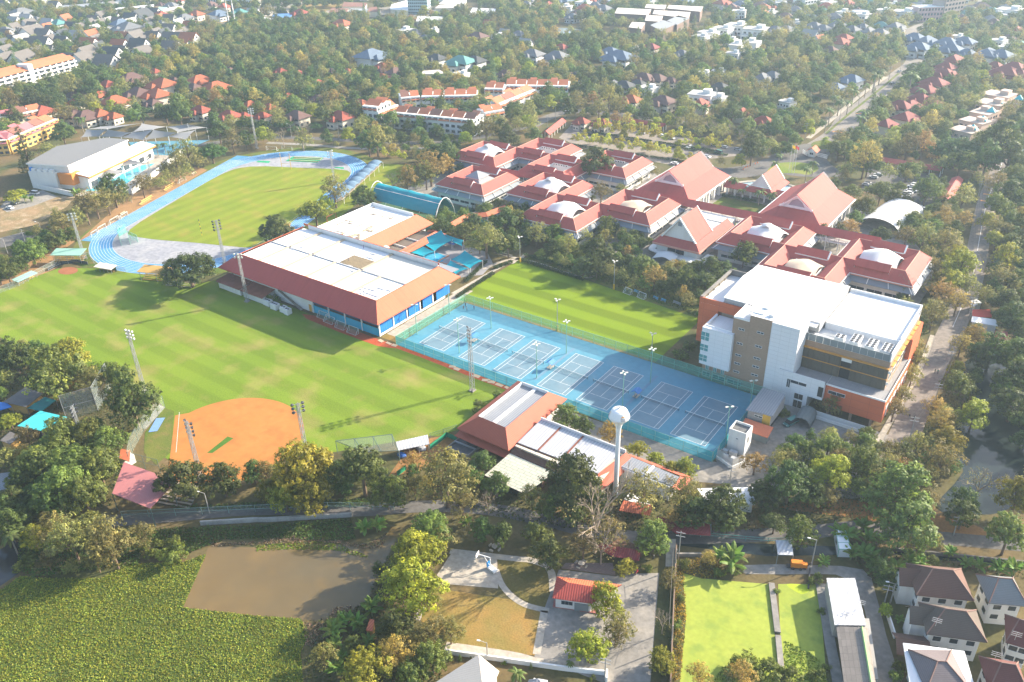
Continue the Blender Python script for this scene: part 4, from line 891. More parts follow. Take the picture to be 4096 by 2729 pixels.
for k in range(5):
 a,c=183.2+k*7.3,183.2+(k+1)*7.9
 MB().box(X1-.25,a+.3,.9,X1-.1,c-.1,5.6).build('curtain',BLUE,r);MB().box(X1-.3,a+.3,5.65,X1-.15,c-.1,7.8).build('curtain',mat('light_blue_curtain',(.05,.30,.60),.6,.1),r)
 MB().box(X1-.4,a-.2,0,X1+.1,a+.28,8).build('column',TRIM,r)
MB().box(X1-.45,Y0+.1,0,X1-.02,Y1,.88).build('plinth',WALL,r)
MB().box(-229.8,Y0-.06,.05,-228.3,Y0,3).build('door',mat('amber_door',(.55,.28,.04),.6,.05),r)
for k in range(5):MB().box(-246+k*2.6,Y0-.9,5.4,-244.6+k*2.6,Y0-.05,6.2).build('air_conditioner',ACM,r)
b=MB();b .slab([(-246,182.5,5.2),(-245,181.4,5.2),(-233,181.2,.3),(-233,182.4,.3)],.3);b .build('stair',CONC,r)
for (x0,x1) in ((-276,-262.5),(-260.8,-249)):
 MB().box(x0,176.8,0,x1,182.7,2.9).build('side_shed',WALL,r);b=MB();b .slab([(x0-.6,176.0,3.0),(x1+.6,176.0,3.0),(x1+.6,182.7,4.2),(x0-.6,182.7,4.2)],.12);b .build('shed_roof',RUST,r)
for k,(x,y,w) in enumerate(((-247,177.4,3.4),(-242.2,176.8,3.4),(-237.6,177,2.2),(-234.8,176.6,2.2))):
 q=thing('air_chiller',['largest white roof-fan cooling unit beside the gym stair, leftmost','second white cooling unit from the left beside the gym stair','small white cooling unit third from the left by the gym','small white cooling unit nearest the amber gym door'][k],'cooling unit',(x,y,0),'cooling units by the gym')
 MB().box(x-w/2,y-1.1,.2,x+w/2,y+1.1,2.3).build('casing',ACM,q);MB().box(x-w/2+.1,y-1.0,0,x+w/2-.1,y+1.0,.19).build('plinth',CONC,q)
 for i in range(int(w/1.1)):f=MB();f .lathe((x-w/2+.6+i*1.08,y,2.3),[(.42,0),(.42,.1),(.35,.11)],12);f .build('fan',FAN,q)
r=thing('gym_annex','white roofed hall with striped orange skirt roof behind the gymnasium','sports hall',(-250,243,0))
MB().box(-268.3,223.4,0,-243.6,258.6,10.2,0,1).build('hall',[WALL,MEMB],r)
b=MB();b .box(-268.6,223.4,10.21,-268.3,258.9,11.3);b .box(-268.28,258.62,10.21,-243.6,258.9,11.6);b .parts('parapet',TRIM,r)
b=MB();b .slab([(-238,224,5.6),(-238,265.5,5.6),(-243.3,260.5,10.4),(-243.3,224,10.4)],.25);b .slab([(-238,265.5,5.6),(-262,265.5,6.4),(-262,260.5,10.4),(-243.3,260.5,10.4)],.25);b .build('skirt_roof',ORGT,r)
MB().box(-243.2,224,0,-240,262,6).build('wall',WALL,r)
MB().box(-240.0,224,0,-230.6,259,4.2).build('low_flat_roof',mat('brown_flat_roof',(.14,.11,.085),.9,.25,.3),r)
b=MB();b .slab([(-230.6,226,5.0),(-228,226,4.0),(-228,262,4.0),(-230.6,258,6.0)],.2);b .slab([(-236.5,259,4.4),(-230.6,259,6),(-228,262,4),(-237.5,264,4)],.2);b .build('low_orange_roof',ORGT,r)
for k in range(2):MB().box(-238.6,230+k*2.8,4.25,-236.4,232+k*2.8,6.0).build('air_chiller',ACM,r)
for k in range(2):MB().box(-239.9,240+k*8,4.21,-230.7,240.3+k*8,4.8).build('roof_kerb',WALL,r)
b=MB();b .slab([(-230.5,229,5.2),(-200,229,4.6),(-199.6,236,4.3),(-229.4,235.6,5.2)],.2);b .build('grey_lean_roof',METAL,r)
MB().box(-229.5,223.2,0,-200.5,229,4.2).build('changing_rooms',WALL,r)
for k in range(34):
 x,y=random .uniform(-266,-246),random .choice((random .uniform(226,230),random .uniform(234,241),random .uniform(250,257)))
 MB().obox((x,y,10.22+.002*k),(random .uniform(1,5),random .uniform(.3,.8),.15),random .choice((1.57,1.5,.1))).build('roof_sheet',mat('scrap_tan',(.30,.24,.17),.8,.2),r)
b=MB()
for x in (-262,-255.5,-249.5):b .box(x-.3,226,10.23,x+.3,249,10.5)
b .parts('roof_beam',mat('beam_buff',()),r)
r=thing('arched_canopy','big turquoise arched mesh canopy on white curved steel frame','canopy',(-264,281,0));b=MB()
def cz(u,v):
 return 4.2+8.0*math .sin(math .pi*(.06+.88*v))**.8-.5*abs(math .sin(u*math .pi*4))*0
ox,oy=Vector((-285.5,274.5,0)),Vector((-244.5,274.5,0));dep=12.5
n,m_=16,10
def CP(i,j):
 u,v=i/n,j/m_;sag=1-.10*math .sin(math .pi*((i%4)/4));x=-285+40.5*u
 return (x,274+dep*v,3.2+8.2*math .sin(math .pi*(.05+.9*v))**.75*(1-.05*math .sin(math .pi*(i%4)/4)))
for i in range(n):
 for j in range(m_):b .slab([CP(i,j),CP(i+1,j),CP(i+1,j+1),CP(i,j+1)],.05)
b .build('membrane',TURQ,r,smooth=False)
for x in (-286.5,-276,-265.3,-254.6,-243.6):
 a=MB();last=None
 for j in range(13):
  v=j/12;p=Vector((x,272.6+15.4*v,.0+11.9*math .sin(math .pi*(.0+1.0*v))**.6)) if x in (-286.5,-243.6) else Vector((x,274.6+11.3*v,1.9+8.2*math .sin(math .pi*(.05+.9*v))**.75))
  if last is not None:a .tube(last,p,.2,n=5,cap=False)
  last=p
 a .build('arch',TRIM,r)
for v in (.3,.7):MB().tube((-286.5,272.6+15.4*v,9.9),(-243.6,272.6+15.4*v,9.9),.12,n=5).build('purlin',TRIM,r)
sheet('kids_pool_deck',[(-229,238),(-200,237),(-194,244),(-197,255),(-206,263),(-226,264),(-230,250)],mat('deck_grey',(.26,.25,.26),.85,.1),.04)
POOLB=mat('pool_blue',(.03,.33,.52),.08,.08,.4,spec=.5)
o=sheet('kids_pool',[(-229,240),(-205,238.6),(-205,243),(-216,243.5),(-217.5,250),(-226,251),(-229,247)],POOLB,.12)
cp=MB();cp .box(-217.4,243.4,.05,-205,244.0,.3);cp .box(-218,244,.05,-217.3,251,.3);cp .build('pool_coping',mat('coping_orange',(.45,.2,.1),.8))['kind']='structure'
def sail(label,corners,bulge=-.6,m=TURQ2,cat='shade sail',name='shade_sail',group=None):
 c=sum((Vector(p) for p in corners),Vector())/len(corners);r=thing(name,label,cat,(c .x,c .y,0),group);b=MB();n=10
 A=[Vector(p) for p in corners]
 if len(A)==3:A=[A[0],A[1],A[2],A[2].lerp(A[0],.5)]
 def P(i,j):
  u,v=i/n,j/n;pinch=.12
  uu=u+pinch*(u-.5)*-4*v*(1-v);vv=v+pinch*(v-.5)*-4*u*(1-u)
  p=A[0].lerp(A[1],uu).lerp(A[3].lerp(A[2],uu),vv);return p+Vector((0,0,bulge*4*min(u*(1-u),.25)*4*v*(1-v)))
 for i in range(n):
  for j in range(n):b .slab([P(i,j),P(i+1,j),P(i+1,j+1),P(i,j+1)],.04)
 b .build('membrane',m,r,smooth=False)
 for p in corners:MB().tube((p[0],p[1],0),(p[0],p[1],p[2]+.2),.09,n=6).build('mast',TRIM,r)
 return r
sail('turquoise shade sail with the highest peak over the children pool',[t(1,1,1660,540,8),t(1,1,1425,635,4.2),t(1,1,1600,730,2.6),t(1,1,1760,630,4)],group='turquoise pool sails')
sail('turquoise shade sail beside the gym over the pool, left of the peaked one',[t(1,1,1430,640,4.2),t(1,1,1350,735,3.2),t(1,1,1505,775,2.6),t(1,1,1600,735,3)],group='turquoise pool sails')
sail('turquoise shade sail nearest the pitch path, right of the pool',[t(1,1,1870,720,6),t(1,1,1745,800,3),t(1,1,1920,885,2.6),t(1,1,2030,815,3.5)],group='turquoise pool sails')
sail('small turquoise shade sail low over the pool edge nearest the gym',[t(1,1,1740,810,3),t(1,1,1690,860,2.5),t(1,1,1790,935,2.3),t(1,1,1900,885,3)],group='turquoise pool sails')
sail('narrow turquoise shade sail behind the pool under the trees',[t(1,1,1680,570,6),t(1,1,1750,640,3.5),t(1,1,1850,685,3),t(1,1,1860,630,4)],group='turquoise pool sails')
sail('pale blue shade sail beside the bent orange walkway',[t(1,1,1930,425,5),t(1,1,1990,475,3),t(1,1,2110,470,3),t(1,1,2070,450,4)],group='turquoise pool sails')
b=MB();P=t(1,1,1750,690);b .box(P .x-3,P .y-2,2.4,P .x+3,P .y+2,2.6);o=b .build('pool_umbrella_roof',mat('navy_fabric',(.04,.10,.35),.7));tag(o,'dark blue flat canopy over benches on the pool deck','canopy');recenter(o)
def heads(b,P,z,k,az,m=1):
 pass
def lattice(label,P,H_,nh,rows,az,w=.9,tilt=0,white=True,group='tall lattice floodlight masts'):
 r=thing('floodlight_mast',label,'light mast',P,group);b=MB();x,y=P .x,P .y;C4=[(-1,-1),(1,-1),(1,1),(-1,1)];w0,w1=w/2,w*.3
 n=max(6,int(H_/1.5))
 for i in range(n):
  z0,z1=H_*i/n,H_*(i+1)/n;a0,a1=w0+(w1-w0)*i/n,w0+(w1-w0)*(i+1)/n
  for k in range(4):
   c,d=C4[k],C4[(k+1)%4]
   b .tube((x+c[0]*a0,y+c[1]*a0,z0),(x+c[0]*a1,y+c[1]*a1,z1),.09,n=4,cap=False)
   p,q=(c,d) if i%2 else (d,c);b .tube((x+p[0]*a0,y+p[1]*a0,z0),(x+q[0]*a1,y+q[1]*a1,z1),.055,n=3,cap=False)
 b .build('lattice',STEEL,r);MB().box(x-.9,y-.9,0,x+.9,y+.9,.3).build('footing',CONC,r)
 ca,sa=math .cos(R_(az)),math .sin(R_(az));sx,sy=-sa,ca
 for rr in range(rows):
  z=H_-.3-rr*1.25;MB().tube((x-sx*1.5,y-sy*1.5,z),(x+sx*1.5,y+sy*1.5,z),.07,n=4).build('crossarm',STEEL,r)
  for k in range(nh):
   f=-1.4+2.8*k/max(1,nh-1);c=Vector((x+sx*f,y+sy*f,z));d=Vector((ca,sa,-.5)).normalized();h=MB()
   h .tube(c+d*.1,c+d*.5,.22,.46,n=10);h .build('floodlight',ACM if white else FAN,r)
 return r
ML=lattice
ML('lattice floodlight mast left of the baseball infield by the green roofed stand',Vector((-350.9,162.8,0)),21,3,3,-30)
ML('lattice floodlight mast beside the big rain tree at the track corner',Vector((-293.8,193.3,0)),19.6,2,4,160,white=False)
ML('lattice floodlight mast against the rusty sheds of the gymnasium',Vector((-256.5,175,0)),20.5,3,2,-60,white=True)
ML('lattice floodlight mast between the big field and the tennis courts',Vector((-144.4,173.7,0)),23,2,5,-130,w=1.1,white=False)
ML('lattice floodlight mast at the far edge of the infield grass beside the grandstand',g(1024+700*.44638,680+105*.44638),17,2,3,170)
P=t(0,2,1300,470);ML('lattice floodlight mast behind dark trees above the infield, white lamps',Vector((P .x,P .y,0)),23,3,3,100)
P=t(1,2,470,1120);ML('lattice floodlight mast on the right edge of the clay infield',Vector((P .x,P .y,0)),21,2,3,150,white=False)
P=t(0,2,1800,1230);ML('lattice floodlight mast in front of the clay infield between trees',Vector((P .x,P .y,0)),19,2,4,90,white=False)
P=t(0,2,780,1000);ML('lattice floodlight mast half hidden in the big left trees',Vector((P .x,P .y,0)),16,2,3,40,white=False)
P=t(0,0,1360,1600);ML('lattice floodlight mast between the swimming pool and the track',Vector((P .x,P .y,0)),13,3,3,40)
P=t(1,0,10,1330);ML('lattice floodlight mast at the far left bend of the track',Vector((P .x,P .y,0)),24,3,3,-20)
GRN=mat('green_post',(.22,.42,.33),.5,.08)
def court_light(P,H_,n,label,m=GRN,base=None,sc=1,group='green court lamp posts'):
 r=thing('court_light',label,'lamp post',P,group);MB().tube((P .x,P .y,0),(P .x,P .y,H_),.16,.1,n=8).build('pole',m,r)
 if base:MB().tube((P .x,P .y,0),(P .x,P .y,2.2),.34,.34,n=8).build('pad',mat('yellow_pad',(.62,.38,.02),.6,.05),r)
 MB().tube((P .x-.9,P .y,H_),(P .x+.9,P .y,H_),.06,n=4).build('crossarm',m,r)
 for k in range(n):
  a=R_(45+k*360/n);x,y=P .x+.85*math .cos(a),P .y+.85*math .sin(a);MB().obox((x,y,H_-.1),(.8,.5,.22),a).build('lamp_head',mat('lamp_cream',(.68,.64,.56),.5,.05),r)
 return r
CL=[((-183.7,210.2),12),((-183.5,191.6),12),((-164,209.8),12.3),((-162.7,189.8),13),((-131.8,209.6),12.6),((-131.4,191.1),12.9),((-99.5,209),12.6),((-100.2,192),12.4),((-67.6,194.6),11),((-67.9,213.6),9.6)]
CLL=['by the gym at the far left end of the courts','by the gym at the near left end of the courts','between the two leftmost courts on the pitch side','between the two leftmost courts on the field side','beside the middle courts on the pitch side','beside the blue roofed bench of the middle courts, field side','near the block on the pitch side, right half','just behind the water tower','at the right end near the white cube','at the right end by the grey hut']
for (p,h_),l in zip(CL,CLL):court_light(Vector((*p,0)),h_,4 if p[0]>-170 and p[0]<-90 else 2,'green lattice lamp post '+l)
for p,h_,l in (((-143.2,221.5),12.4,'between the pitch and the courts, yellow padded foot'),((-142.8,261.4),12,'on the far side of the pitch beside the two small goals, yellow foot'),((-188,262),11.6,'at the far left corner of the pitch with yellow foot'),((-106,222),10,'at the shaded right corner of the pitch')):
 court_light(Vector((*p,0)),h_,3,'grey lamp '+l,STEEL,True,group='grey pitch lamp posts')
NETM=mat('net_black',(.05,.07,.09),.8,.05,alpha=.15)
for i,x in enumerate(OX):
 r=thing('tennis_net',['tennis net of the rightmost court near the white cube','tennis net of the second court from the right','tennis net of the third court from the right','tennis net of the middle court, half in shade','tennis net of the third court from the left','tennis net of the second court from the left','tennis net of the leftmost court beside the gym'][i],'tennis net',(x+5.48,OY+11.9,0),'tennis nets')
 y=OY+11.885;b=MB();b .box(x-.9,y-.02,.1,x+11.9,y+.02,1.0);b .build('net',NETM,r);MB().box(x-.9,y-.03,1.0,x+11.9,y+.03,1.1).build('tape',WHT,r)
 for xx in (x-.95,x+11.9):MB().tube((xx,y,0),(xx,y,1.15),.07,n=6).build('post',FAN,r)
for i,(x,y) in enumerate(((-131.2,199),(-99.4,199.4),(-163.5,199.2))):
 r=thing('shaded_bench',['wooden bench under a small blue gable roof between the middle courts','wooden bench under a small blue gable roof between the right courts','wooden bench under a small blue gable roof between the left courts'][i],'bench',(x,y,0),'blue roofed benches on the courts')
 b=MB();b .slab([(x-1.3,y-1.4,2.2),(x,y-1.4,3.0),(x,y+1.4,3.0),(x-1.3,y+1.4,2.2)][::-1],.1);b .slab([(x+1.3,y-1.4,2.2),(x+1.3,y+1.4,2.2),(x,y+1.4,3.0),(x,y-1.4,3.0)],.1);b .build('roof',mat('blue_roof',(.02,.16,.42),.5,.08),r)
 for s_ in (-1,1):MB().tube((x,y+s_*1.1,0),(x,y+s_*1.1,2.8),.07,n=6).build('post',STEEL,r);MB().box(x+s_*.5-.3,y-1.2,.4,x+s_*.5+.3,y+1.2,.5).build('seat',PALE,r)
NETG=mat('green_netting',(.05,.40,.33),.7,.1,.3,alpha=.42)
NETT=mat('teal_windscreen',(.02,.42,.44),.7,.08,.3,alpha=.62)
NETW=mat('wire_mesh',(.30,.36,.30),.7,.1,.3,alpha=.22)
def fence(name,label,pts,h_,m,step=4.2,pm=None,low=None,posts=True,rail=True,cat='fence',group=None):
 P=[Vector((p[0],p[1],0)) for p in pts];c=P[0].lerp(P[-1],.5);r=thing(name,label,cat,c,group);pm=pm or GRN
 for A,B in zip(P,P[1:]):
  n=max(1,round((B-A).length/step))
  for k in range(n):
   a,b2=A .lerp(B,k/n),A .lerp(B,(k+1)/n);q=MB();e=(B-A).normalized()*.06
   if low:
    MB().poly([(a .x+e .x,a .y+e .y,.05),(b2 .x-e .x,b2 .y-e .y,.05),(b2 .x-e .x,b2 .y-e .y,h_*low[0]),(a .x+e .x,a .y+e .y,h_*low[0])]).build('windscreen',low[1],r)
    z0=h_*low[0]+.02
   else :z0=.05
   q .poly([(a .x+e .x,a .y+e .y,z0),(b2 .x-e .x,b2 .y-e .y,z0),(b2 .x-e .x,b2 .y-e .y,h_),(a .x+e .x,a .y+e .y,h_)]);q .build('net_panel',m,r)
   if posts:MB().tube((a .x,a .y,0),(a .x,a .y,h_+.05),.07,n=5).build('post',pm,r)
  if posts:MB().tube((B .x,B .y,0),(B .x,B .y,h_+.05),.07,n=5).build('post',pm,r)
  if rail:
   for z in (h_,h_*.5):MB().tube((A .x,A .y,z),(B .x,B .y,z),.05,n=4).build('rail',pm,r)
 return r
fence('court_fence','tall teal netted fence along the field side of the tennis courts',[(-184.8,182.0),(-137,182.0),(-66.3,182.0)],3.6,NETT,4.4,low=(.55,NETT))
fence('court_fence','green netted fence between the tennis courts and the small pitch',[(-184.8,220.9),(-66.3,220.9)],3.6,NETG,4.4)
fence('court_fence','green netted fence at the gym end of the tennis courts',[(-184.9,182.2),(-184.9,220.7)],3.4,NETG,4.3)
fence('court_fence','dark green netted fence at the hut end of the tennis courts',[(-66.2,182.2),(-66.2,220.7)],3.6,NETT,4.3)
def dugout(label,a,b2,dep,h_,roofm,backm,name='dugout'):
 d=b2-a;L_=d .length;az=math .atan2(d .y,d .x);r=thing(name,label,'dugout',a .lerp(b2,.5));c=a .lerp(b2,.5);u=d .normalized();v=Vector((-u .y,u .x,0))
 Q=lambda s_,w_,z:c+u*s_+v*w_+Vector((0,0,z))
 b=MB();b .slab([Q(-L_/2-.5,-.8,h_-.5),Q(L_/2+.5,-.8,h_-.5),Q(L_/2+.5,dep+.5,h_),Q(-L_/2-.5,dep+.5,h_)],.15);b .build('roof',roofm,r)
 b=MB();b .slab([Q(-L_/2,dep-.1,h_-.3),Q(L_/2,dep-.1,h_-.3),Q(L_/2,dep,h_-.3),Q(-L_/2,dep,h_-.3)],h_-.3);b .build('back_wall',backm,r)
 for k in range(5):
  p=Q(-L_/2+L_*k/4,-.3,0);MB().tube(p,p+Vector((0,0,h_-.55)),.07,n=5).build('post',STEEL,r)
 b=MB();b .slab([Q(-L_/2+.3,dep*.45,.5),Q(L_/2-.3,dep*.45,.5),Q(L_/2-.3,dep*.75,.5),Q(-L_/2+.3,dep*.75,.5)],.12);b .build('bench',WOODY,r)
 return r
dugout('covered dugout with teal roof and yellow back along the left field fence',t(0,1,170,1040),t(0,1,330,965),2.2,2.6,mat('teal_sheet',(.25,.40,.37),.5,.1),mat('yellow_wall',(.55,.42,.08),.7,.1))
dugout('open dugout with cream roof right of the clay home plate',t(0,1,870,905),t(0,1,1010,930),2.4,2.7,mat('cream_sheet',(.60,.54,.44),.6,.08),mat('dark_green_wall',(.05,.10,.07),.8,.1))
def stand(label,P,az,L_,rows,roof=None,m=WOODY,name='grandstand',group=None):
 r=thing(name,label,'grandstand',(P .x,P .y,0),group);u=Vector((math .cos(az),math .sin(az),0));v=Vector((-u .y,u .x,0));Q=lambda s_,w_,z:Vector((P .x,P .y,0))+u*s_+v*w_+Vector((0,0,z))
 for k in range(rows):
  b=MB();b .slab([Q(-L_/2,k*.8,.45+k*.42),Q(L_/2,k*.8,.45+k*.42),Q(L_/2,k*.8+.4,.45+k*.42),Q(-L_/2,k*.8+.4,.45+k*.42)],.1);b .build('seat_plank',m,r)
  b=MB();b .slab([Q(-L_/2,k*.8+.42,.2+k*.42),Q(L_/2,k*.8+.42,.2+k*.42),Q(L_/2,k*.8+.78,.2+k*.42),Q(-L_/2,k*.8+.78,.2+k*.42)],.08);b .build('foot_plank',STEEL,r)
 for s_ in (-L_/2+.3,0,L_/2-.3):MB().tube(Q(s_,0,.05),Q(s_,rows*.8,rows*.42+.1),.08,n=4).build('stringer',STEEL,r);MB().tube(Q(s_,rows*.8-.1,0),Q(s_,rows*.8-.1,rows*.42+.2),.08,n=4).build('leg',STEEL,r)
 if roof:
  b=MB();h_=rows*.42+2.4;b .slab([Q(-L_/2-.8,-1.2,h_-.3),Q(L_/2+.8,-1.2,h_-.3),Q(L_/2+.8,rows*.8+.6,h_+.4),Q(-L_/2-.8,rows*.8+.6,h_+.4)],.15);b .build('roof',roof,r)
  for s_ in (-L_/2,0,L_/2):
   for w_ in (-.6,rows*.8+.2):MB().tube(Q(s_,w_,0),Q(s_,w_,h_-.1),.09,n=5).build('post',STEEL,r)
 return r
P=t(0,1,620,835);stand('stepped stand with mint green roof behind home plate',P,R_(32),12,5,mat('mint_sheet',(.26,.46,.36),.5,.08))
P=t(0,1,1420,1000);stand('yellow stepped stand with ochre roof beside the big rain tree',P,R_(22),15,5,WOODY)
P=t(0,1,1600,1050);stand('bare wooden bleacher under the big rain tree, right of the yellow stand',P,R_(22),12,4,None,mat('weathered_plank',(.40,.34,.27),.85,.15))
fence('backstop_fence','dark padded backstop fence curving behind home plate',[t(0,1,435,905),t(0,1,545,850),t(0,1,690,830),t(0,1,790,850)],1.4,mat('dark_padding',(.035,.045,.05),.8,.1),5,STEEL)
fence('field_fence','grey wire fence along the left edge of the baseball field',[t(0,1,0,1105),t(0,1,170,1040),t(0,1,330,950),t(0,1,540,840)],2.6,NETW,4.5,STEEL)
fence('field_fence','wire fence between the dugout and the track bend',[t(0,1,700,800),t(0,1,800,780),t(0,1,860,870),t(0,1,1130,920)],2.2,NETW,4.5,STEEL)
fence('batting_cage_fence','grey steel framed netting above the left dark trees by the infield',[t(0,2,1480,610),t(0,2,1290,820),t(0,2,1190,1000),t(0,2,1170,1120),t(0,2,1440,1190)],4.6,NETW,5,mat('green_steel',(.10,.15,.14),.5,.1))
fence('practice_net_fence','tall grey net on leaning poles in the left trees',[t(0,2,1000,420),t(0,2,880,640),t(0,2,600,720)],9,mat('fine_net',(.25,.3,.3),.7,.1,alpha=.3),12,STEEL)
fence('outfield_fence','low dark green fence along the bottom of the big field',[t(1,2,1800,800),t(1,2,1560,880)],1.6,NETW,3.5,mat('green_steel',()))
fence('village_road_fence','long pale green wire fence along the village road',[t(0,3,1100,100),t(0,3,2290,45),t(1,3,650,20),t(1,3,1240,30)],2.4,NETW,6.5,mat('pale_green_steel',(.25,.36,.32),.5,.1))
fence('canal_rail_fence','teal railing along the ditch behind the red shed',[t(2,3,1490,250),t(2,3,2294,320),t(3,3,430,310)],1.5,NETW,5,mat('teal_steel',(.10,.30,.28),.5,.1))
r=thing('batting_cage','green framed batting cage left of the corrugated shed','batting cage',t(1,2,1020,1010));GS=mat('green_steel',())
a,b2,c_,d_=t(1,2,730,1010),t(1,2,1230,950),t(1,2,1290,1100),t(1,2,980,1110)
z=Vector((0,0,4.2))
for p in (a,b2,c_,d_,a .lerp(b2,.33),a .lerp(b2,.66)):MB().tube(p,p+z,.1,n=5).build('post',GS,r)
for p,q in ((a,b2),(b2,c_),(c_,d_),(d_,a),(a .lerp(b2,.33),d_),(a .lerp(b2,.66),c_ .lerp(d_,.5))):MB().tube(p+z,q+z,.09,n=5).build('beam',GS,r)
MB().poly([a,b2,b2+z,a+z]).build('net_panel',NETW,r);MB().poly([b2,c_,c_+z,b2+z]).build('net_panel',NETW,r);MB().poly([a+z,b2+z,c_+z,d_+z]).build('net_roof',NETW,r)
r=thing('grandstand','pink roofed spectator stand between big trees in front of the infield','grandstand',t(0,2,1240,1330));z=6.0
q=[t(0,2,1005,1375,z),t(0,2,1345,1510,z),t(0,2,1540,1300,z+.6),t(0,2,1380,1190,z+.6),t(0,2,1110,1095,z+.6)]
b=MB();b .slab(q,.2);b .build('roof',mat('pink_sheet',(.42,.16,.15),.6,.08,.2,pat='rib',ps=.5,pcol=(.36,.13,.13),pstr=.3),r)
fp=[Vector((p .x,p .y,0)) for p in q]
for p in fp:MB().tube(p,p+Vector((0,0,z)),.12,n=5).build('post',GS,r)
A,B=t(0,2,1060,1400),t(0,2,1600,1500);u=(B-A).normalized();v=Vector((-u .y,u .x,0))
for k in range(7):
 b=MB();o_=A+v*(k*1.0)+Vector((0,0,.4+.35*k));b .slab([o_,o_+u*22,o_+u*22+v*.55,o_+v*.55],.12);b .build('seat_row',mat('weathered_plank',()),r)
for k in range(4):o_=A+u*(k*7.3);MB().tube(o_,o_+v*7+Vector((0,0,2.6)),.1,n=4).build('stringer',GS,r)
r=thing('orange_shed','small orange flat roof beside the pink stand','shed',t(0,2,1130,1030));b=MB();b .slab([t(0,2,1080,975,3),t(0,2,1165,990,3),t(0,2,1160,1090,3),t(0,2,1070,1060,3)][::-1],.15);b .build('roof',mat('orange_sheet',()),r);c_=t(0,2,1125,1030,3);MB().box(c_ .x-1.6,c_ .y-1.6,0,c_ .x+1.6,c_ .y+1.6,2.8).build('wall',WALL,r)
r=thing('storage_shed','open shed with pale corrugated roof below the big field','shed',(-139.5,139.5,0))
b=MB();b .slab([(-140.4,134.6,2.6),(-135.0,141.9,2.6),(-137.6,144.2,3.4),(-142.9,136.6,3.4)],.12);b .build('roof',WMETAL,r)
b=MB();b .slab([(-142.6,136.7,3.1),(-137.4,144.0,3.1),(-137.5,144.2,3.1),(-142.7,136.9,3.1)],3.1);b .build('back_wall',WALL,r)
for k in range(4):p=Vector((-140.2,134.8,0)).lerp(Vector((-135.2,141.7,0)),k/3);MB().tube(p,p+Vector((0,0,2.5)),.08,n=5).build('post',STEEL,r)
for k,(c2,x,y,s1) in enumerate((((.03,.12,.4),1310,1045,1.6),((.35,.15,.06),1370,1025,1.8),((.35,.36,.4),1480,980,1.8))):
 P=t(1,2,x,y);b=MB();b .ball((P .x,P .y,.5),s1,s1*.7,.7,8,5);o=b .build('tarp_heap',mat('tarp%d'%k,c2,.7,.25,1));tag(o,['blue tarpaulin heap in front of the corrugated shed','brown tarpaulin heap in front of the corrugated shed','grey sack heap under the corrugated shed edge'][k],'tarpaulin');recenter(o)
fence('green_screen_fence','green sheet screen around the basin right of the corrugated shed',[t(1,2,1560,985),t(1,2,1710,870),t(1,2,1800,910)],1.8,mat('green_sheet',(.02,.25,.13),.6,.1),4,GS,rail=False)
fence('green_screen_fence','short green sheet screen between the dark tree and the dry tree',[t(1,2,1265,1225),t(1,2,1345,1165)],1.8,mat('green_sheet',()),4,GS,rail=False)
r=thing('settling_basin','open concrete basin with dark churning water beside the orange roofed kitchen','basin',t(1,2,1850,960));q=[t(1,2,1715,985),t(1,2,1850,880),t(1,2,2040,950),t(1,2,1900,1060)]
b=MB();b .slab([p+Vector((0,0,.6)) for p in q],.3);b .build('water',mat('sludge',(.07,.07,.075),.4,.5,.6),r)
for k in range(4):p,w_=q[k],q[(k+1)%4];d=(w_-p);m2=p .lerp(w_,.5);MB().obox((m2 .x,m2 .y,0),(d .length+.3,.3,1.1-.01*k),math .atan2(d .y,d .x)).build('rim',CONC,r)
m2=q[0].lerp(q[1],.5),q[2].lerp(q[3],.5);d=m2[1]-m2[0];c_=m2[0].lerp(m2[1],.5);MB().obox((c_ .x,c_ .y,.85),(d .length,.5,.3),math .atan2(d .y,d .x)).build('gangway',STEEL,r)
def goal(P,az,w_,h_,d_,label,m=TRIM,net=True,name='football_goal',group='football goals'):
 r=thing(name,label,'goal',P,group);u=Vector((math .cos(az),math .sin(az),0));v=Vector((-u .y,u .x,0));Z=Vector((0,0,1));A,B=P-u*w_/2,P+u*w_/2;rr=.07
 MB().tube(A,A+Z*h_,rr,n=5).build('post',m,r);MB().tube(B,B+Z*h_,rr,n=5).build('post',m,r);MB().tube(A+Z*h_,B+Z*h_,rr,n=5).build('crossbar',m,r)
 for p in (A,B):MB().tube(p+Z*h_,p+v*d_+Z*.05,.05,n=4).build('stay',m,r);MB().tube(p+Z*.05,p+v*d_+Z*.05,.05,n=4).build('base_rail',m,r)
 MB().tube(A+v*d_+Z*.05,B+v*d_+Z*.05,.05,n=4).build('base_rail',m,r)
 if net:b=MB();b .poly([A+Z*h_,B+Z*h_,B+v*d_+Z*.05,A+v*d_+Z*.05]);b .poly([A,A+Z*h_,A+v*d_+Z*.05]);b .poly([B,B+v*d_+Z*.05,B+Z*h_]);b .build('net',NETW,r)
 return r
for k,(x,y) in enumerate(((610,1330),(670,1370),(770,1420),(880,1465))):P=t(1,1,x,y-12);goal(P,R_(0),4.6,2.2,-1.6,['white football goal by the blue gym curtain, leftmost of four','white football goal by the blue gym curtain, second of four','white football goal by the blue gym curtain, third of four','white football goal nearest the gym corner'][k])
goal(t(2,1,1045,1100),R_(-12),3.4,1.9,-1.4,'small white goal on the far side of the pitch, left one');goal(t(2,1,1170,1140),R_(-12),3.4,1.9,-1.4,'small white goal on the far side of the pitch, right one')
goal(t(1,0,140,1350),R_(18),7,2.5,2,'white football goal behind the far bend of the track, left one');goal(t(1,0,275,1345),R_(18),6.6,2.4,2,'greyish football goal behind the far bend of the track, right one',STEEL)
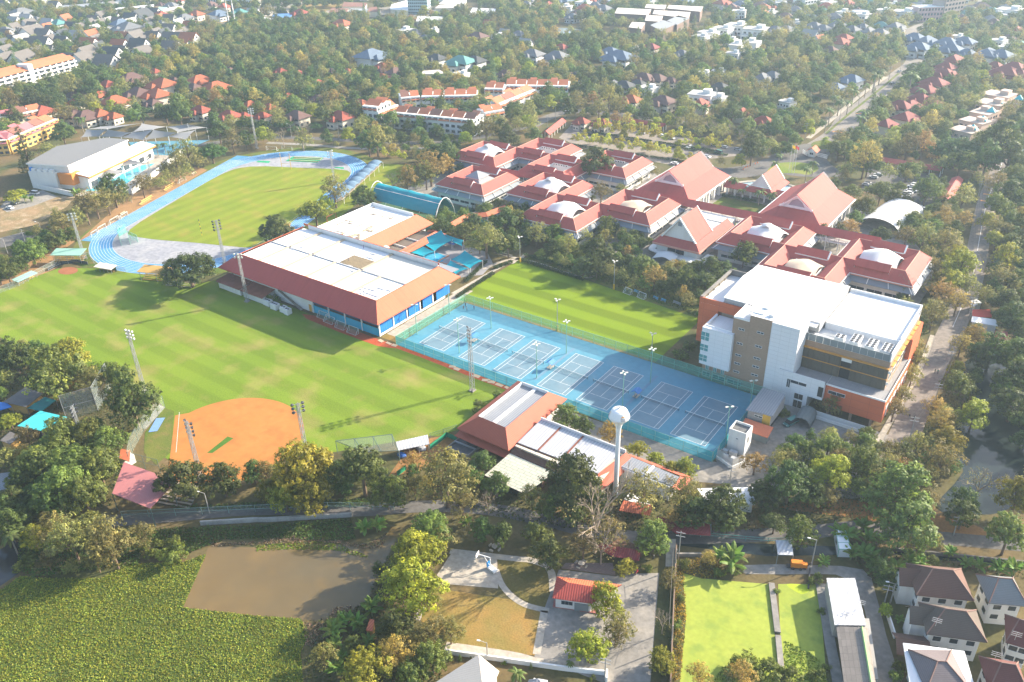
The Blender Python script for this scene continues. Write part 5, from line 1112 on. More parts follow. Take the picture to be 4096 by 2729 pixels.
for k,(x,y,w_) in enumerate(((1030,470,6.5),(920,540,5.5),(1120,430,5),(1640,110,6),(850,590,4))):goal(t(0,1,x,y),R_(112),w_,2.3,1.6,['large white football goal on the tan bank beside the straight','white football goal on the tan bank left of the large one','white goal frame right of the large one on the bank','white football goal among the bank trees near the far benches','small white goal at the track corner by the sprint start'][k])
def hgoal(P,az,label):
 r=thing('rugby_posts',label,'goal',P);u=Vector((math .cos(az),math .sin(az),0));m=mat('post_orange',(.6,.34,.04),.6,.05)
 for s_ in (-1,1):p=P+u*2.8*s_;MB().tube(p,p+Vector((0,0,9)),.12,n=6).build('post',m,r)
 MB().tube(P-u*2.8+Vector((0,0,3)),P+u*2.8+Vector((0,0,3)),.1,n=6).build('crossbar',m,r)
hgoal(t(1,0,275,1515),R_(22),'orange rugby posts at the far end of the infield grass')
r=thing('marker_pole','yellow and black striped pole standing in the infield grass','pole',t(0,1,1810,588));P=t(0,1,1810,588)
for k in range(8):MB().tube((P .x,P .y,k*1.0),(P .x,P .y,k+1.0),.11,n=6).build('band',[mat('band_yellow',(.62,.42,.02),.6),FAN][k%2],r)
fence('throwing_cage','green netted throwing cage at the track bend',[t(0,1,1240,650),t(0,1,1155,610),t(0,1,1170,670)],3.6,NETG,5,cat='throwing cage');fence('throwing_cage','green netted throwing cage wing nearest the running lanes',[t(0,1,1090,680),t(0,1,1065,600),t(0,1,1135,560)],4,NETG,5,cat='throwing cage')
r=thing('track_stand','long stand with scalloped blue vaulted roof on white posts along the track','grandstand',t(1,1,930,170));A,B=t(1,1,800,300),t(1,1,1050,70);d=(B-A);n=8;u=d .normalized();v=Vector((-u .y,u .x,0));VR=mat('vault_blue',(.10,.165,.24),.5,.06)
A2=A-u*1;L_=56
for k in range(n):
 b=MB();s0,s1=L_*k/n,L_*(k+1)/n;m2=8
 def V(s_,q):return A2+u*s_+v*(6.5*q/m2)+Vector((0,0,3.4+1.3*math .sin(math .pi*q/m2)))
 for i in range(4):
  sa,sb=s0+(s1-s0)*i/4,s0+(s1-s0)*(i+1)/4;bump=lambda i_:.9*math .sin(math .pi*i_/4)
  for q in range(m2):b .slab([V(sa,q)+Vector((0,0,bump(i))),V(sa,q+1)+Vector((0,0,bump(i))),V(sb,q+1)+Vector((0,0,bump(i+1))),V(sb,q)+Vector((0,0,bump(i+1)))][::-1],.06)
 b .build('roof_vault',VR,r)
for k in range(n+1):
 p=A2+u*(L_*k/n);MB().tube(p,p+Vector((0,0,3.5)),.1,n=5).build('post',TRIM,r);p=p+v*6.3;MB().tube(p,p+Vector((0,0,3.5)),.1,n=5).build('post',TRIM,r)
for k in range(5):b=MB();o_=A2+v*(1+k*.95)+Vector((0,0,.5+(4-k)*.4));b .slab([o_,o_+u*L_,o_+u*L_+v*.5,o_+v*.5],.1);b .build('seat_row',mat('weathered_plank',()),r)
r=thing('swing_frame','red steel swing frame in front of the annex wall','swing',t(1,1,690,460));A,B=t(1,1,640,480),t(1,1,720,440);rd=mat('swing_red',(.40,.09,.05),.6)
for p in (A,B):
 for s_ in (-1,1):MB().tube(p+Vector((s_*.9,-s_*.6,0)),p+Vector((0,0,3.2)),.09,n=5).build('leg',rd,r)
MB().tube(A+Vector((0,0,3.2)),B+Vector((0,0,3.2)),.09,n=5).build('beam',rd,r)
for k,(x,y,w_) in enumerate(((1325,270,9),(1310,295,9),(1530,150,8),(1515,175,7),(1110,400,3.5),(1070,440,3),(1745,40,4))):
 P=t(0,1,x,y);m=mat('yellow_bench',(.58,.36,.10),.7,.08) if k<4 else mat('weathered_plank',());az=R_(112);r=thing('long_bench',['long yellow bench in the middle of the bank beside the straight, upper one','long yellow bench in the middle of the bank beside the straight, lower one','long yellow bench nearer the far bend, upper one','long yellow bench nearer the far bend, lower one','pale team bench between goals on the bank','short pale bench beside the large white goal','pale bench at the far end of the bank trees'][k],'bench',P,'benches along the track')
 MB().obox((P .x,P .y,.42),(w_,.45,.08),az,0).build('seat',m,r);MB().obox((P .x-.5,P .y-.2,.75),(w_,.08,.4),az).build('backrest',m,r)
 for s_ in (-.4,0,.4):MB().obox((P .x+math .cos(az)*w_*s_,P .y+math .sin(az)*w_*s_,0),(.1,.5,.42),az).build('leg',STEEL,r)
BLU=mat('bench_blue',(.10,.30,.45),.6,.08)
for k,(x,y,w_) in enumerate(((1110,1100,2.2),(1285,1160,2.3),(1355,1180,2.3),(1475,1205,3.6))):
 P=t(2,1,x,y);az=R_(-12);r=thing('team_bench',['blue bench between the two small goals','blue bench right of the small goals, left one','blue bench right of the small goals, middle one','long grey team bench nearest the tall block'][k],'bench',P,'benches beside the small pitch');m=BLU if k<3 else STEEL
 MB().obox((P .x,P .y,.42),(w_,.45,.06),az).build('seat',m,r);MB().obox((P .x,P .y+.3,.6),(w_,.06,.5),az).build('backrest',m,r)
 for s_ in (-.42,.42):MB().obox((P .x+math .cos(az)*w_*s_,P .y+math .sin(az)*w_*s_,0),(.08,.6,.42),az).build('leg',STEEL,r)
for k,(x,y) in enumerate(((1120,10),(1190,32),(1240,50),(1760,240),(1800,262),(1975,325),(2060,362),(2110,378),(2180,405),(2250,430))):
 P=t(1,2,x,y);o=MB().obox((P .x,P .y,.06),(random .uniform(2,3.2),random .uniform(1,1.6),.06),random .uniform(-.3,.5)).build('mat_sheet',mat('tan_sheet',(.52,.40,.28),.85,.08));tag(o,'tan sheet laid on the red strip beside the courts','sheet','tan sheets on the red strip');recenter(o)
o=sheet('tarpaulin',[t(0,2,1330,830),t(0,2,1400,705),t(0,2,1480,700),t(0,2,1410,820)],mat('blue_tarp',(.16,.28,.55),.5,.25,.6),.14);del o['kind'];tag(o,'crumpled blue tarpaulin on the grass left of the clay infield','tarpaulin');recenter(o)
sheet('boardwalk',[t(0,2,1480,605),t(0,2,1420,580),t(0,2,1265,790),t(0,2,1310,800)],CONC,.07)
# ================================================================ WATER TOWER, SERVICE BUILDINGS, LOWER RIGHT
P=Vector((-81.5,154.7,0));r=thing('water_tower','tall white mushroom water tower with dark letters and an orange emblem','water tower',P);WT=mat('tower_white',(.78,.78,.77),.45,.03)
MB().lathe(P,[(.78,0),(.66,6),(.60,14),(.58,20),(.68,22),(.98,23.4),(1.45,24.4)],24).build('shaft',WT,r,smooth=True)
for nm_,pf in (('tank_base',[(1.45,0),(2.2,.35),(2.62,.95),(2.68,1.3)]),('tank_cone',[(2.68,1.3),(2.55,1.65),(1.95,3.0)]),('tank_top',[(1.95,3.0),(1.5,3.3),(.5,3.6)])):MB().lathe(P+Vector((0,0,24.4)),pf,32).build(nm_,WT,r,smooth=True)
MB().lathe(P+Vector((0,0,28.1)),[(.28,0),(.28,.35),(.16,.45)],12).build('vent',ACM,r)
dk=mat('letter_navy',(.03,.035,.09),.6,.02);og=mat('logo_orange',(.75,.30,.02),.6,.02)
CURV=bpy .data .curves .new('lettering','FONT');CURV .body='ISB';CURV .size=1.05;CURV .align_x='CENTER';CURV .extrude=.02
tmp=bpy .data .objects .new('lettering',CURV);C .objects .link(tmp);dg=bpy .context .evaluated_depsgraph_get();me=bpy .data .meshes .new_from_object(tmp .evaluated_get(dg));bpy .data .objects .remove(tmp)
def wrap(me_or_pts,a0,z0,up=0.0):
 out=[]
 for x,y in me_or_pts:
  z=z0+y*.92;zz=z-24.4
  rad=2.68-max(0,zz-1.3)*.44
  a=a0+x/2.6;out .append(((rad+.04)*math .cos(a),(rad+.04)*math .sin(a),z))
 return out
A0=math .atan2(-P .y,-P .x)+.42
for k,o_ in ((0,A0),(1,A0-2.0)):
 m2=me .copy();pts=wrap([(v .co .x,v .co .y) for v in m2 .vertices],o_,25.75)
 for v,q in zip(m2 .vertices,pts):v .co=q
 m2 .materials .clear();m2 .materials .append(dk);lo=bpy .data .objects .new('lettering',m2);C .objects .link(lo);lo .parent=r
 b=MB();q=wrap([(-.62,.86),(0,1.34),(.62,.86),(.36,.80),(0,1.02),(-.36,.80)],o_,25.75);q=[Vector(v)+P for v in q];b .poly([q[0],q[5],q[4],q[1]][::-1]);b .poly([q[1],q[4],q[3],q[2]][::-1]);b .build('emblem',og,r)
ORGR=mat('orange_rib_roof',(.46,.115,.065),.7,.09,.12,pat='rib',ps=.45,pcol=(.38,.09,.055),pstr=.4)
BRNR=mat('brown_rib_roof',(.14,.075,.05),.8,.2,.2,pat='rib',ps=.45)
r=thing('workshop','hip roofed workshop with orange skirt and grey ribbed flat top beside the courts','building',(-120.5,164.5,0))
MB().box(-129.5,151.8,0,-114.6,178.5,5.2).build('wall',WALL,r)
b=MB();O=[(-131.2,149.8,4.9),(-112.6,149.6,4.9),(-112.9,180.3,4.9),(-131.2,180.3,4.9)];I=[(-125.8,153.8,8.8),(-116.4,153.6,8.8),(-116.4,175.3,8.8),(-126,175.3,8.8)]
for i in range(4):b .slab([O[i],O[(i+1)%4],I[(i+1)%4],I[i]],.2)
b .build('skirt_roof',ORGR,r);MB().box(-125.6,154.0,7.9,-116.6,175.1,8.1).build('flat_roof',METAL,r);MB().box(-121.4,154.2,8.11,-120.4,175,8.5).build('roof_spine',RW,r)
b=MB();b .box(-125.9,175.12,7.9,-116.4,175.32,9.1);b .box(-126.1,153.8,7.9,-125.7,175.1,9.0);b .parts('parapet',TRIM,r)
b=MB();b .slab([(-131.5,149.0,2.6),(-112.4,148.7,2.6),(-112.4,151.8,3.2),(-131.5,151.8,3.2)],.12);b .build('porch_roof',ORGR,r)
for k in range(4):MB().box(-128+k*3.4,151.2,3.4,-126.8+k*3.4,151.79,4.3).build('air_conditioner',ACM,r)
for k in range(3):win(r,-114.6,157+k*6,-114.6,159.5+k*6,2,3.6)
r=thing('canteen','long canteen with white ribbed roof, brown skirt and orange end','building',(-98,158,0))
MB().box(-112.3,152.3,0,-84.8,165.2,5.0).build('wall',CREAM,r)
b=MB();b .slab([(-112.4,153.6,5.3),(-86.8,154.4,5.3),(-85.8,165.3,6.2),(-112.4,165.3,6.2)],.2);b .build('white_roof',WMETAL,r)
MB().box(-112.4,165.32,5.2,-84.6,165.6,7.0).build('parapet',TRIM,r)
for x in (-105.5,-98):b=MB();b .slab([(x-.25,153.8,5.46),(x+.25,153.8,5.46),(x+.25,165.2,6.36),(x-.25,165.2,6.36)],.1);b .build('roof_seam',RUST,r)
b=MB();b .slab([(-112.6,150.4,3.6),(-83.6,150.4,3.6),(-86.8,154.2,5.25),(-112.6,153.5,5.25)],.2);b .build('brown_skirt',BRNR,r)
b=MB();b .slab([(-83.6,150.4,3.6),(-81.4,165.6,4.0),(-84.6,165.6,6.1),(-86.7,154.2,5.3)],.2);b .build('orange_end',ORGR,r)
r=thing('covered_yard','patched pale roof in front of the brown canteen skirt','shed',(-105.5,145,0))
b=MB();b .slab([(-113.0,139.0,3.2),(-99.4,138.8,3.2),(-97.8,150.0,3.6),(-112.6,150.2,3.6)],.15);b .build('roof',mat('patched_roof',(.50,.46,.38),.8,.14,.3,pat='brick',ps=1.1,pcol=(.10,.26,.2),pstr=.15),r)
for x in (-112,-106,-100):MB().tube((x,139.6,0),(x,139.6,3.1),.1,n=5).build('post',STEEL,r)
MB().box(-112.2,146,0,-99,150,3.1).build('wall',BRNR,r)
r=thing('annex_shed','low grey roofed shed with orange end right of the water tower','shed',(-76.5,163.5,0))
MB().box(-84.3,160.6,0,-69,165.8,4.6).build('wall',WALL,r)
b=MB();b .slab([(-84.5,160.9,4.8),(-68.4,161.2,4.8),(-68.6,165.4,5.0),(-84.5,166,5.0)],.15);b .build('roof',METAL,r);MB().box(-76.5,161.1,5.01,-75.8,165.6,5.25).build('roof_spine',RW,r)
b=MB();b .slab([(-68.3,160.6,4.7),(-66.2,162.2,3.6),(-66.0,168.4,3.6),(-68.4,165.8,4.9)][::1],.15);b .slab([(-84.4,166.1,5.0),(-68.4,166.1,5.0),(-66.2,168.6,3.8),(-84.4,167.6,4.3)],.15);b .build('orange_skirt',ORGR,r)
def tile_mat(n,c):return mat(n,c,.8,.12,.3,pat='row',ps=.35,pcol=tuple(x*.72 for x in c),pstr=.45)
T_BR=tile_mat('tile_brown',(.155,.085,.065));T_GB=tile_mat('tile_greybrown',(.135,.105,.085));T_GR=tile_mat('tile_grey',(.22,.235,.235));T_MR=tile_mat('tile_maroon',(.17,.065,.055));T_PU=tile_mat('tile_plum',(.20,.165,.165))
def frame_house(name,label,A,B,D,ze,zr,rf,wm,inset=.9,ridge=.35,wing=None,group=None,cat='house',nwin=3,floor0=0.0):
 """hip house: A origin eave corner, B end of the long eave, D end of the short eave (world points)"""
 A,B,D=(Vector((p[0],p[1],0)) for p in (A,B,D));u=(B-A);Lx=u .length;u .normalize();v=Vector((-u .y,u .x,0))
 Wd=(D-A).dot(v)
 if Wd<0:v=-v;Wd=-Wd;
 c=A+u*Lx/2+v*Wd/2;r=thing(name,label,cat,c,group);Q=lambda s_,w_,z:A+u*s_+v*w_+Vector((0,0,z))
 right=u .cross(v).z>0
 def F(pts):return pts if right else pts[::-1]
 rl=Lx*ridge/2;R0,R1=Q(Lx/2-rl,Wd/2,zr),Q(Lx/2+rl,Wd/2,zr);E=[Q(0,0,ze),Q(Lx,0,ze),Q(Lx,Wd,ze),Q(0,Wd,ze)];b=MB()
 for q in ([E[0],E[1],R1,R0],[E[1],E[2],R1],[E[2],E[3],R0,R1],[E[3],E[0],R0]):b .slab(F(q),.2)
 ro=b .build('roof',rf,r);rc=MB()
 for p,q in ((R0,R1),(R0,E[0]),(R0,E[3]),(R1,E[1]),(R1,E[2])):rc .tube(p+Vector((0,0,.08)),q+Vector((0,0,.08)),.14,n=5)
 rc .build('ridge_tiles',mat('ridge_'+rf .name,tuple(min(1,x*1.5) for x in rf['c']) if 'c' in rf else (.2,.12,.1),.8),ro)
 W_=[Q(inset,inset,0),Q(Lx-inset,inset,0),Q(Lx-inset,Wd-inset,0),Q(inset,Wd-inset,0)];b=MB();b .prism([(p .x,p .y) for p in W_],floor0,ze+.25);b .build('wall',wm,r)
 for i,(p,q) in enumerate(((W_[0],W_[1]),(W_[1],W_[2]),(W_[3],W_[0]),(W_[2],W_[3]))):
  d=(q-p);n=nwin if d .length>7 else 2;nrm=Vector((d .y,-d .x,0)).normalized()*(1 if right else -1)
  for k in range(n):
   for z in ((ze-2.5),(ze-5.3)) if ze>5 else ((ze-2.2),):
    if z<.3:continue
    m_=p .lerp(q,(k+.5)/n)+nrm*.02;w=MB().obox((m_ .x,m_ .y,z),(1.5,.14,1.2),math .atan2(d .y,d .x)).build('window',GLASS,r)
    MB().obox((m_ .x,m_ .y,z-.14),(1.8,.26,.12),math .atan2(d .y,d .x)).build('sill',TRIM,w)
 return r,Q,ro
h1,Q1,ro=frame_house('tiled_house','brown tiled two storey house beside the banana plants, uppermost of the lower right houses',(-7.7,155.2),(2.8,160.4),(-12.6,163.4),7,10.6,T_BR,WALL,group='tiled houses lower right')
b=MB();c1,c2=Q1(-2.5,3,6.6),Q1(-2.5,8.4,6.6);b .slab([Q1(-2.6,3.2,6.2),Q1(1.6,3.2,6.2),Q1(2.6,5.9,9),Q1(-2.6,5.9,9)],.18);b .slab([Q1(1.6,8.6,6.2),Q1(-2.6,8.6,6.2),Q1(-2.6,5.9,9),Q1(2.6,5.9,9)],.18);b .build('wing_roof',T_BR,h1);b=MB();b .prism([Q1(-2,3.8,0).xy,Q1(1,3.8,0).xy,Q1(1,8,0).xy,Q1(-2,8,0).xy],0,6.3);b .build('wing_wall',WALL,h1)
h2,Q2,ro=frame_house('tiled_house','grey brown tiled house with rooftop aerials, below the brown one',(-3.4,145.4),(7.1,150.0),(-8.4,152.6),7,10.4,T_GB,WALL,group='tiled houses lower right')
b=MB();b .slab([Q2(-2.6,3.0,6.2),Q2(1.6,3.0,6.2),Q2(2.6,5.4,9),Q2(-2.6,5.4,9)],.18);b .slab([Q2(1.6,7.8,6.2),Q2(-2.6,7.8,6.2),Q2(-2.6,5.4,9),Q2(2.6,5.4,9)],.18);b .build('wing_roof',T_GB,h2);b=MB();b .prism([Q2(-2,3.4,0).xy,Q2(1,3.4,0).xy,Q2(1,7.4,0).xy,Q2(-2,7.4,0).xy],0,6.3);b .build('wing_wall',WALL,h2)
b=MB();b .slab([Q2(-5.6,-3.2,3.4),Q2(1,-3.2,3.4),Q2(1,-.2,5),Q2(-5.6,-.2,5)],.15);b .slab([Q2(1,2.6,3.4),Q2(-5.6,2.6,3.4),Q2(-5.6,-.2,5),Q2(1,-.2,5)],.15);b .build('porch_roof',T_BR,h2)
frame_house('tiled_house','grey tiled house at the right edge behind the brown one',e0:=t(3,3,1980,860,7),t(3,3,2330,890,7),t(3,3,1850,600,7),7,10.4,T_GR,WALL,group='tiled houses lower right')
frame_house('tiled_house','maroon tiled house at the right edge beside the aerials',t(3,3,2130,1210,7),t(3,3,2400,1290,7),t(3,3,1990,925,7),7,10.4,T_MR,WALL,group='tiled houses lower right')
frame_house('tiled_house','dark maroon tiled house cut by the lower right corner',t(3,3,1980,1640,7),t(3,3,2350,1700,7),t(3,3,1860,1330,7),7,10.4,T_MR,WALL,group='tiled houses lower right')
h6,Q6,ro=frame_house('tiled_house','plum tiled house with broad white flat eaves at the bottom right',t(3,3,1420,1640,7.6),t(3,3,1830,1650,7.6),t(3,3,1360,1270,7.6),7.4,9.8,T_PU,WALL,group='tiled houses lower right',ridge=.2)
b=MB();b .slab([t(3,3,1210,1215,7.1),t(3,3,1760,1290,7.1),t(3,3,1880,1700,7.1),t(3,3,1290,1700,7.1)][::-1],.3);b .build('flat_eaves',RW,h6)
for (hh,QQ) in ((h2,Q2),):
 pass
AER=mat('aerial_metal',(.5,.5,.5),.4,.05,metal=.5)
for k,(x,y,z) in enumerate(((1500,1065,9),(2210,1190,9),(2030,1370,9),(820,900,4.5),(690,1010,4.5))):
 P=t(3,3,x,y,z);r=thing('roof_aerial',['television aerials on the grey brown house roof','television aerials on the maroon roof at the right edge','television aerial on the dark maroon corner roof','grey pipe aerial on the white shed roof edge','rusty angle aerial on the lower end of the white shed roof'][k],'aerial',P,'roof aerials')
 b=MB();b .tube(P,P+Vector((0,0,2.2)),.05,n=4);b .build('pole',AER,r)
 for j in range(3):MB().tube(P+Vector((-.9,0,1+j*.5)),P+Vector((.9,.3,1.05+j*.5)),.04,n=4).build('rod',AER,r)
r=thing('long_shed','long shed with white ribbed roof beside the algae pond','shed',(-20.3,148,0));q=[t(3,3,525,635,4.4),t(3,3,780,635,4.4),t(3,3,880,1060,4.0),t(3,3,597,1055,4.0)]
b=MB();b .slab(q[::-1],.12);b .build('roof',WMETAL,r);b=MB();b .prism([(p .x*.97+q[0].x*.0+-20.3*.03,p .y*.97+148*.03) for p in q],0,3.7);b .build('wall',mat('shed_wall',(.35,.33,.30),.85,.15),r)
r=thing('long_shed','long shed with patchy grey tiled roof and green ridge strip','shed',(-14.3,136,0));q=[t(3,3,612,1068,3.6),t(3,3,840,1075,5.0),t(3,3,935,1640,5.0),t(3,3,690,1640,3.6)]
b=MB();b .slab(q[::-1],.12);b .build('roof',mat('asbestos_tiles',(.26,.225,.195),.9,.15,.4,pat='panel',ps=.9,pcol=(.16,.14,.12),pstr=.3),r);q2=[t(3,3,845,1078,4.96),t(3,3,890,1082,4.2),t(3,3,975,1640,4.2),t(3,3,940,1640,4.96)];b=MB();b .slab(q2[::-1],.1);b .build('roof_far_slope',mat('asbestos_tiles',()),r)
A,B=t(3,3,842,1077,5.1),t(3,3,937,1640,5.1);b=MB();b .tube(A,B,.3,n=6);b .build('ridge_strip',mat('moss_strip',(.28,.42,.18),.8,.1),r);b=MB();b .prism([t(3,3,640,1090).xy,t(3,3,880,1095).xy,t(3,3,960,1640).xy,t(3,3,720,1640).xy],0,3.4);b .build('wall',mat('shed_wall',()),r)
r=thing('site_cabin','white portable cabin with green trim among banana plants','cabin',(-27,167.5,0));q=[(-29.2,171),(-27.2,172.2),(-24.0,166.2),(-26.4,164.7)]
b=MB();b .prism(q,.2,2.7);b .build('body',mat('cabin_white',(.70,.72,.72),.5,.05),r);gm2=mat('cabin_green',(.10,.35,.25),.5)
b=MB();q3=[Vector((*p,2.72)) for p in q]
for i in range(4):MB().tube(q3[i],q3[(i+1)%4],.08,n=4).build('trim',gm2,r);MB().tube(Vector((*q[i],.2)),q3[i],.08,n=4).build('trim',gm2,r)
for f_ in (.33,.66):MB().tube(q3[0].lerp(q3[3],f_),q3[1].lerp(q3[2],f_),.06,n=4).build('trim',gm2,r)
m_=Vector((*q[0],0)).lerp(Vector((*q[3],0)),.45);d=Vector((*q[3],0))-Vector((*q[0],0));MB().obox((m_ .x,m_ .y,1.2),(1.4,.12,.9),math .atan2(d .y,d .x)).build('window',GLASS,r)
r=thing('small_canopy','small white ribbed canopy beside the orange generator','canopy',t(3,3,150,450));q=[t(3,3,70,295,3.6),t(3,3,210,300,3.6),t(3,3,228,430,3.2),t(3,3,88,425,3.2)]
b=MB();b .slab(q[::-1],.1);b .build('roof',WMETAL,r)
for p in q:MB().tube((p .x,p .y,0),(p .x,p .y,p .z-.1),.07,n=5).build('post',STEEL,r)
P=t(3,3,250,545);r=thing('generator','orange engine driven pump on a trailer above the algae pond','pump',P);og2=mat('machine_orange',(.62,.20,.02),.5,.06)
MB().obox((P .x,P .y,.6),(2.6,1.3,1.5),.45).build('housing',og2,r);MB().obox((P .x+1.7,P .y+.8,.7),(1.0,1.0,1.0),.45).build('engine_nose',og2,r);MB().obox((P .x,P .y,.35),(4.4,1.2,.24),.45).build('chassis',FAN,r)
for s_ in (-1,1):
 for e_ in (-.8,.9):c_=Vector((P .x+e_*.9-s_*.3,P .y+e_*.43+s_*.65,.4));MB().tube(c_-Vector((-.05,.1,0)),c_+Vector((-.05,.1,0)),.4,n=12).build('wheel',FAN,r)
MB().tube((P .x+2.2,P .y+1.0,1),(P .x+2.9,P .y+1.2,2.4),.13,n=6).build('exhaust',FAN,r);MB().tube((P .x+2.9,P .y+1,.6),(P .x+4.6,P .y-5.0,.3),.2,n=6).build('hose',FAN,r)
def wallrun(name,label,pts,w_,h_,m,cat='wall'):
 P=[Vector((p[0],p[1],0)) for p in pts];r=thing(name,label,cat,P[0].lerp(P[-1],.5))
 for A,B in zip(P,P[1:]):
  d=B-A;c_=A .lerp(B,.5);MB().obox((c_ .x,c_ .y,0),(d .length,w_,h_),math .atan2(d .y,d .x)).build('wall_section',m,r)
 return r
wallrun('causeway','narrow concrete causeway dividing the two algae ponds',[t(3,3,30,690),t(3,3,85,1130)],1.3,.5,CONC);wallrun('causeway','lower concrete causeway between the algae ponds',[t(3,3,88,1160),t(3,3,135,1640)],1.2,.5,CONC)
wallrun('boundary_wall','long brown wall between the concrete yard and the algae pond',[t(2,3,1470,380),t(2,3,1445,900),t(2,3,1415,1640)],.3,2.2,mat('brown_wall',(.20,.14,.10),.9,.15))
wallrun('garden_wall','low white wall along the bottom of the dry lawn',[t(1,3,1690,1310),t(2,3,0,1395),t(2,3,480,1465),t(2,3,850,1505)],.35,1.3,TRIM);wallrun('garden_wall','short white gate pier wall at the bottom of the yard',[t(2,3,850,1500),t(2,3,845,1580)],.4,1.8,TRIM)
wallrun('canal_wall','stained concrete retaining wall below the village road',[t(0,3,1800,160),t(0,3,2290,130),t(1,3,100,130),t(1,3,860,85)],.5,1.3,mat('stained_concrete',(.34,.33,.31),.9,.3,.3,streak=.6));wallrun('canal_wall','grey concrete ditch wall behind the banana plants',[t(2,3,1480,440),t(2,3,1700,440)],.5,1.0,CONC)
wallrun('canal_wall','dark ditch edge wall on the far bank',[t(3,3,1100,390),t(3,3,2294,510)],.4,1.0,mat('dark_concrete',(.14,.13,.12),.9,.2));wallrun('shed_base_wall','concrete bank under the white ribbed shed',[t(3,3,470,690),t(3,3,560,1250),t(3,3,640,1640)],2.2,.35,CONC)
wallrun('house_wall','white garden wall with planting in front of the tiled houses',[t(3,3,1060,960),t(3,3,1130,1180)],.3,1.6,TRIM)
o=MB().poly([t(2,3,1385,285,.9),t(2,3,1470,285,.9),t(2,3,1455,530,.06),t(2,3,1375,530,.06)][::-1]).build('footbridge',CONC);bb=MB();bb .slab([t(2,3,1385,285,.95),t(2,3,1470,285,.95),t(2,3,1455,530,.15),t(2,3,1375,530,.15)][::-1],.2);bpy .data .objects .remove(o);o=bb .build('footbridge',PALE);tag(o,'narrow concrete footbridge over the ditch behind the yard','footbridge');recenter(o)
RR_=mat('red_rib_roof',(.45,.085,.06),.55,.08,.1,pat='rib',ps=.55,pcol=(.30,.05,.04),pstr=.6);ORIB=mat('orange_rib',(.58,.17,.08),.55,.08,.1,pat='rib',ps=.55,pcol=(.42,.10,.05),pstr=.5)
r=thing('yard_house','red ribbed roof bungalow beside the round tree in the concrete yard','house',(-70,118,0));E=[t(2,3,360,815,3.3),t(2,3,715,865,3.3),t(2,3,985,695,3.3),t(2,3,400,620,3.3)];R0,R1=t(2,3,500,674,5.0),t(2,3,860,735,5.0)
b=MB();b .slab([E[0],E[1],R1,R0],.1);b .slab([E[3],E[0],R0],.1);b .slab([E[1],E[2],R1],.1);b .build('front_roof',RR_,r);b=MB();b .slab([E[2],E[3],R0,R1],.1);b .build('back_roof',ORIB,r)
c_=sum(E,Vector())/4;W_=[(p .x*.88+c_ .x*.12,p .y*.88+c_ .y*.12) for p in E];b=MB();b .prism(W_,0,3.2);b .build('wall',WALL,r);d=Vector((*W_[1],0))-Vector((*W_[0],0));az=math .atan2(d .y,d .x)
for f_ in (.22,.33,.44):m_=Vector((*W_[0],0)).lerp(Vector((*W_[1],0)),f_);MB().obox((m_ .x,m_ .y-.02,1.5),(.8,.2,1.0),az).build('window',GLASS,r)
m_=Vector((*W_[0],0)).lerp(Vector((*W_[1],0)),.75);MB().obox((m_ .x,m_ .y-.02,.05),(3.2,.2,2.4),az).build('door',GRYP,r);b=MB();b .slab([t(2,3,365,890,.25),t(2,3,780,955,.25),t(2,3,760,900,.25),t(2,3,375,830,.25)],.2);b .build('porch_step',mat('red_tiles',(.34,.13,.11),.8,.1),r)
r=thing('red_shed','long red ribbed roof shed behind the teal railing','shed',t(2,3,1540,180));q=[t(2,3,1470,235,3.2),t(2,3,1780,255,3.2),t(2,3,1775,150,3.6),t(2,3,1300,85,3.6),t(2,3,1290,110,3.2)];b=MB();b .slab(q,.1);b .build('roof',mat('dark_red_rib',(.28,.05,.05),.6,.1,.1,pat='rib',ps=.55,pcol=(.2,.04,.04),pstr=.5),r);A,B=t(2,3,1500,250),t(2,3,1760,265);d=B-A;m_=A .lerp(B,.5);MB().obox((m_ .x,m_ .y+1.2,0),(d .length,1.6,3),math .atan2(d .y,d .x)).build('wall',GRYP,r)
r=thing('red_shed','small red roof half hidden under the bare tree','shed',t(2,3,1050,410));b=MB();b .slab([t(2,3,900,440,2.8),t(2,3,1140,480,2.8),t(2,3,1150,390,3.3),t(2,3,790,320,3.3),t(2,3,760,360,2.8)],.1);b .build('roof',mat('dark_red_rib',()),r);P=t(2,3,1000,420);MB().box(P .x-3,P .y-1,0,P .x+4,P .y+2,2.6).build('wall',BRNR,r)
r=thing('red_shed','orange ribbed roof below the dry trees right of the water tower','shed',t(2,3,1120,40));b=MB();b .slab([t(2,3,960,30,3),t(2,3,1240,75,3),t(2,3,1260,-20,3.6),t(2,3,1000,-60,3.6)],.1);b .build('roof',ORIB,r);P=t(2,3,1110,20);MB().box(P .x-3,P .y-1,0,P .x+3,P .y+2,2.8).build('wall',WALL,r)
r=thing('pale_pavilion','pale pyramid roofed house cut by the bottom edge','house',t(1,3,1930,1520));ap=t(1,3,1995,1320,7.5);E=[t(1,3,1500,1640,4),t(1,3,2050,1760,4),t(1,3,2180,1470,4),t(1,3,1960,1400,4)];pv=mat('pale_shingle',(.55,.49,.42),.85,.06,.2,pat='row',ps=.35,pcol=(.47,.42,.36),pstr=.3)
b=MB()
for i in range(4):b .slab([E[i],E[(i+1)%4],ap],.15)
b .build('roof',pv,r);c_=sum(E,Vector())/4;b=MB();b .prism([(p .x*.9+c_ .x*.1,p .y*.9+c_ .y*.1) for p in E],0,3.9);b .build('wall',CREAM,r)
r=thing('greenhouse_roof','small pale hipped roof at the very bottom beside the garden wall','hut',t(2,3,230,1590));E=[t(2,3,120,1620,3),t(2,3,330,1640,3),t(2,3,320,1550,3),t(2,3,150,1545,3)];ap=t(2,3,230,1535,4);b=MB()
for i in range(4):b .slab([E[i],E[(i+1)%4],ap],.1)
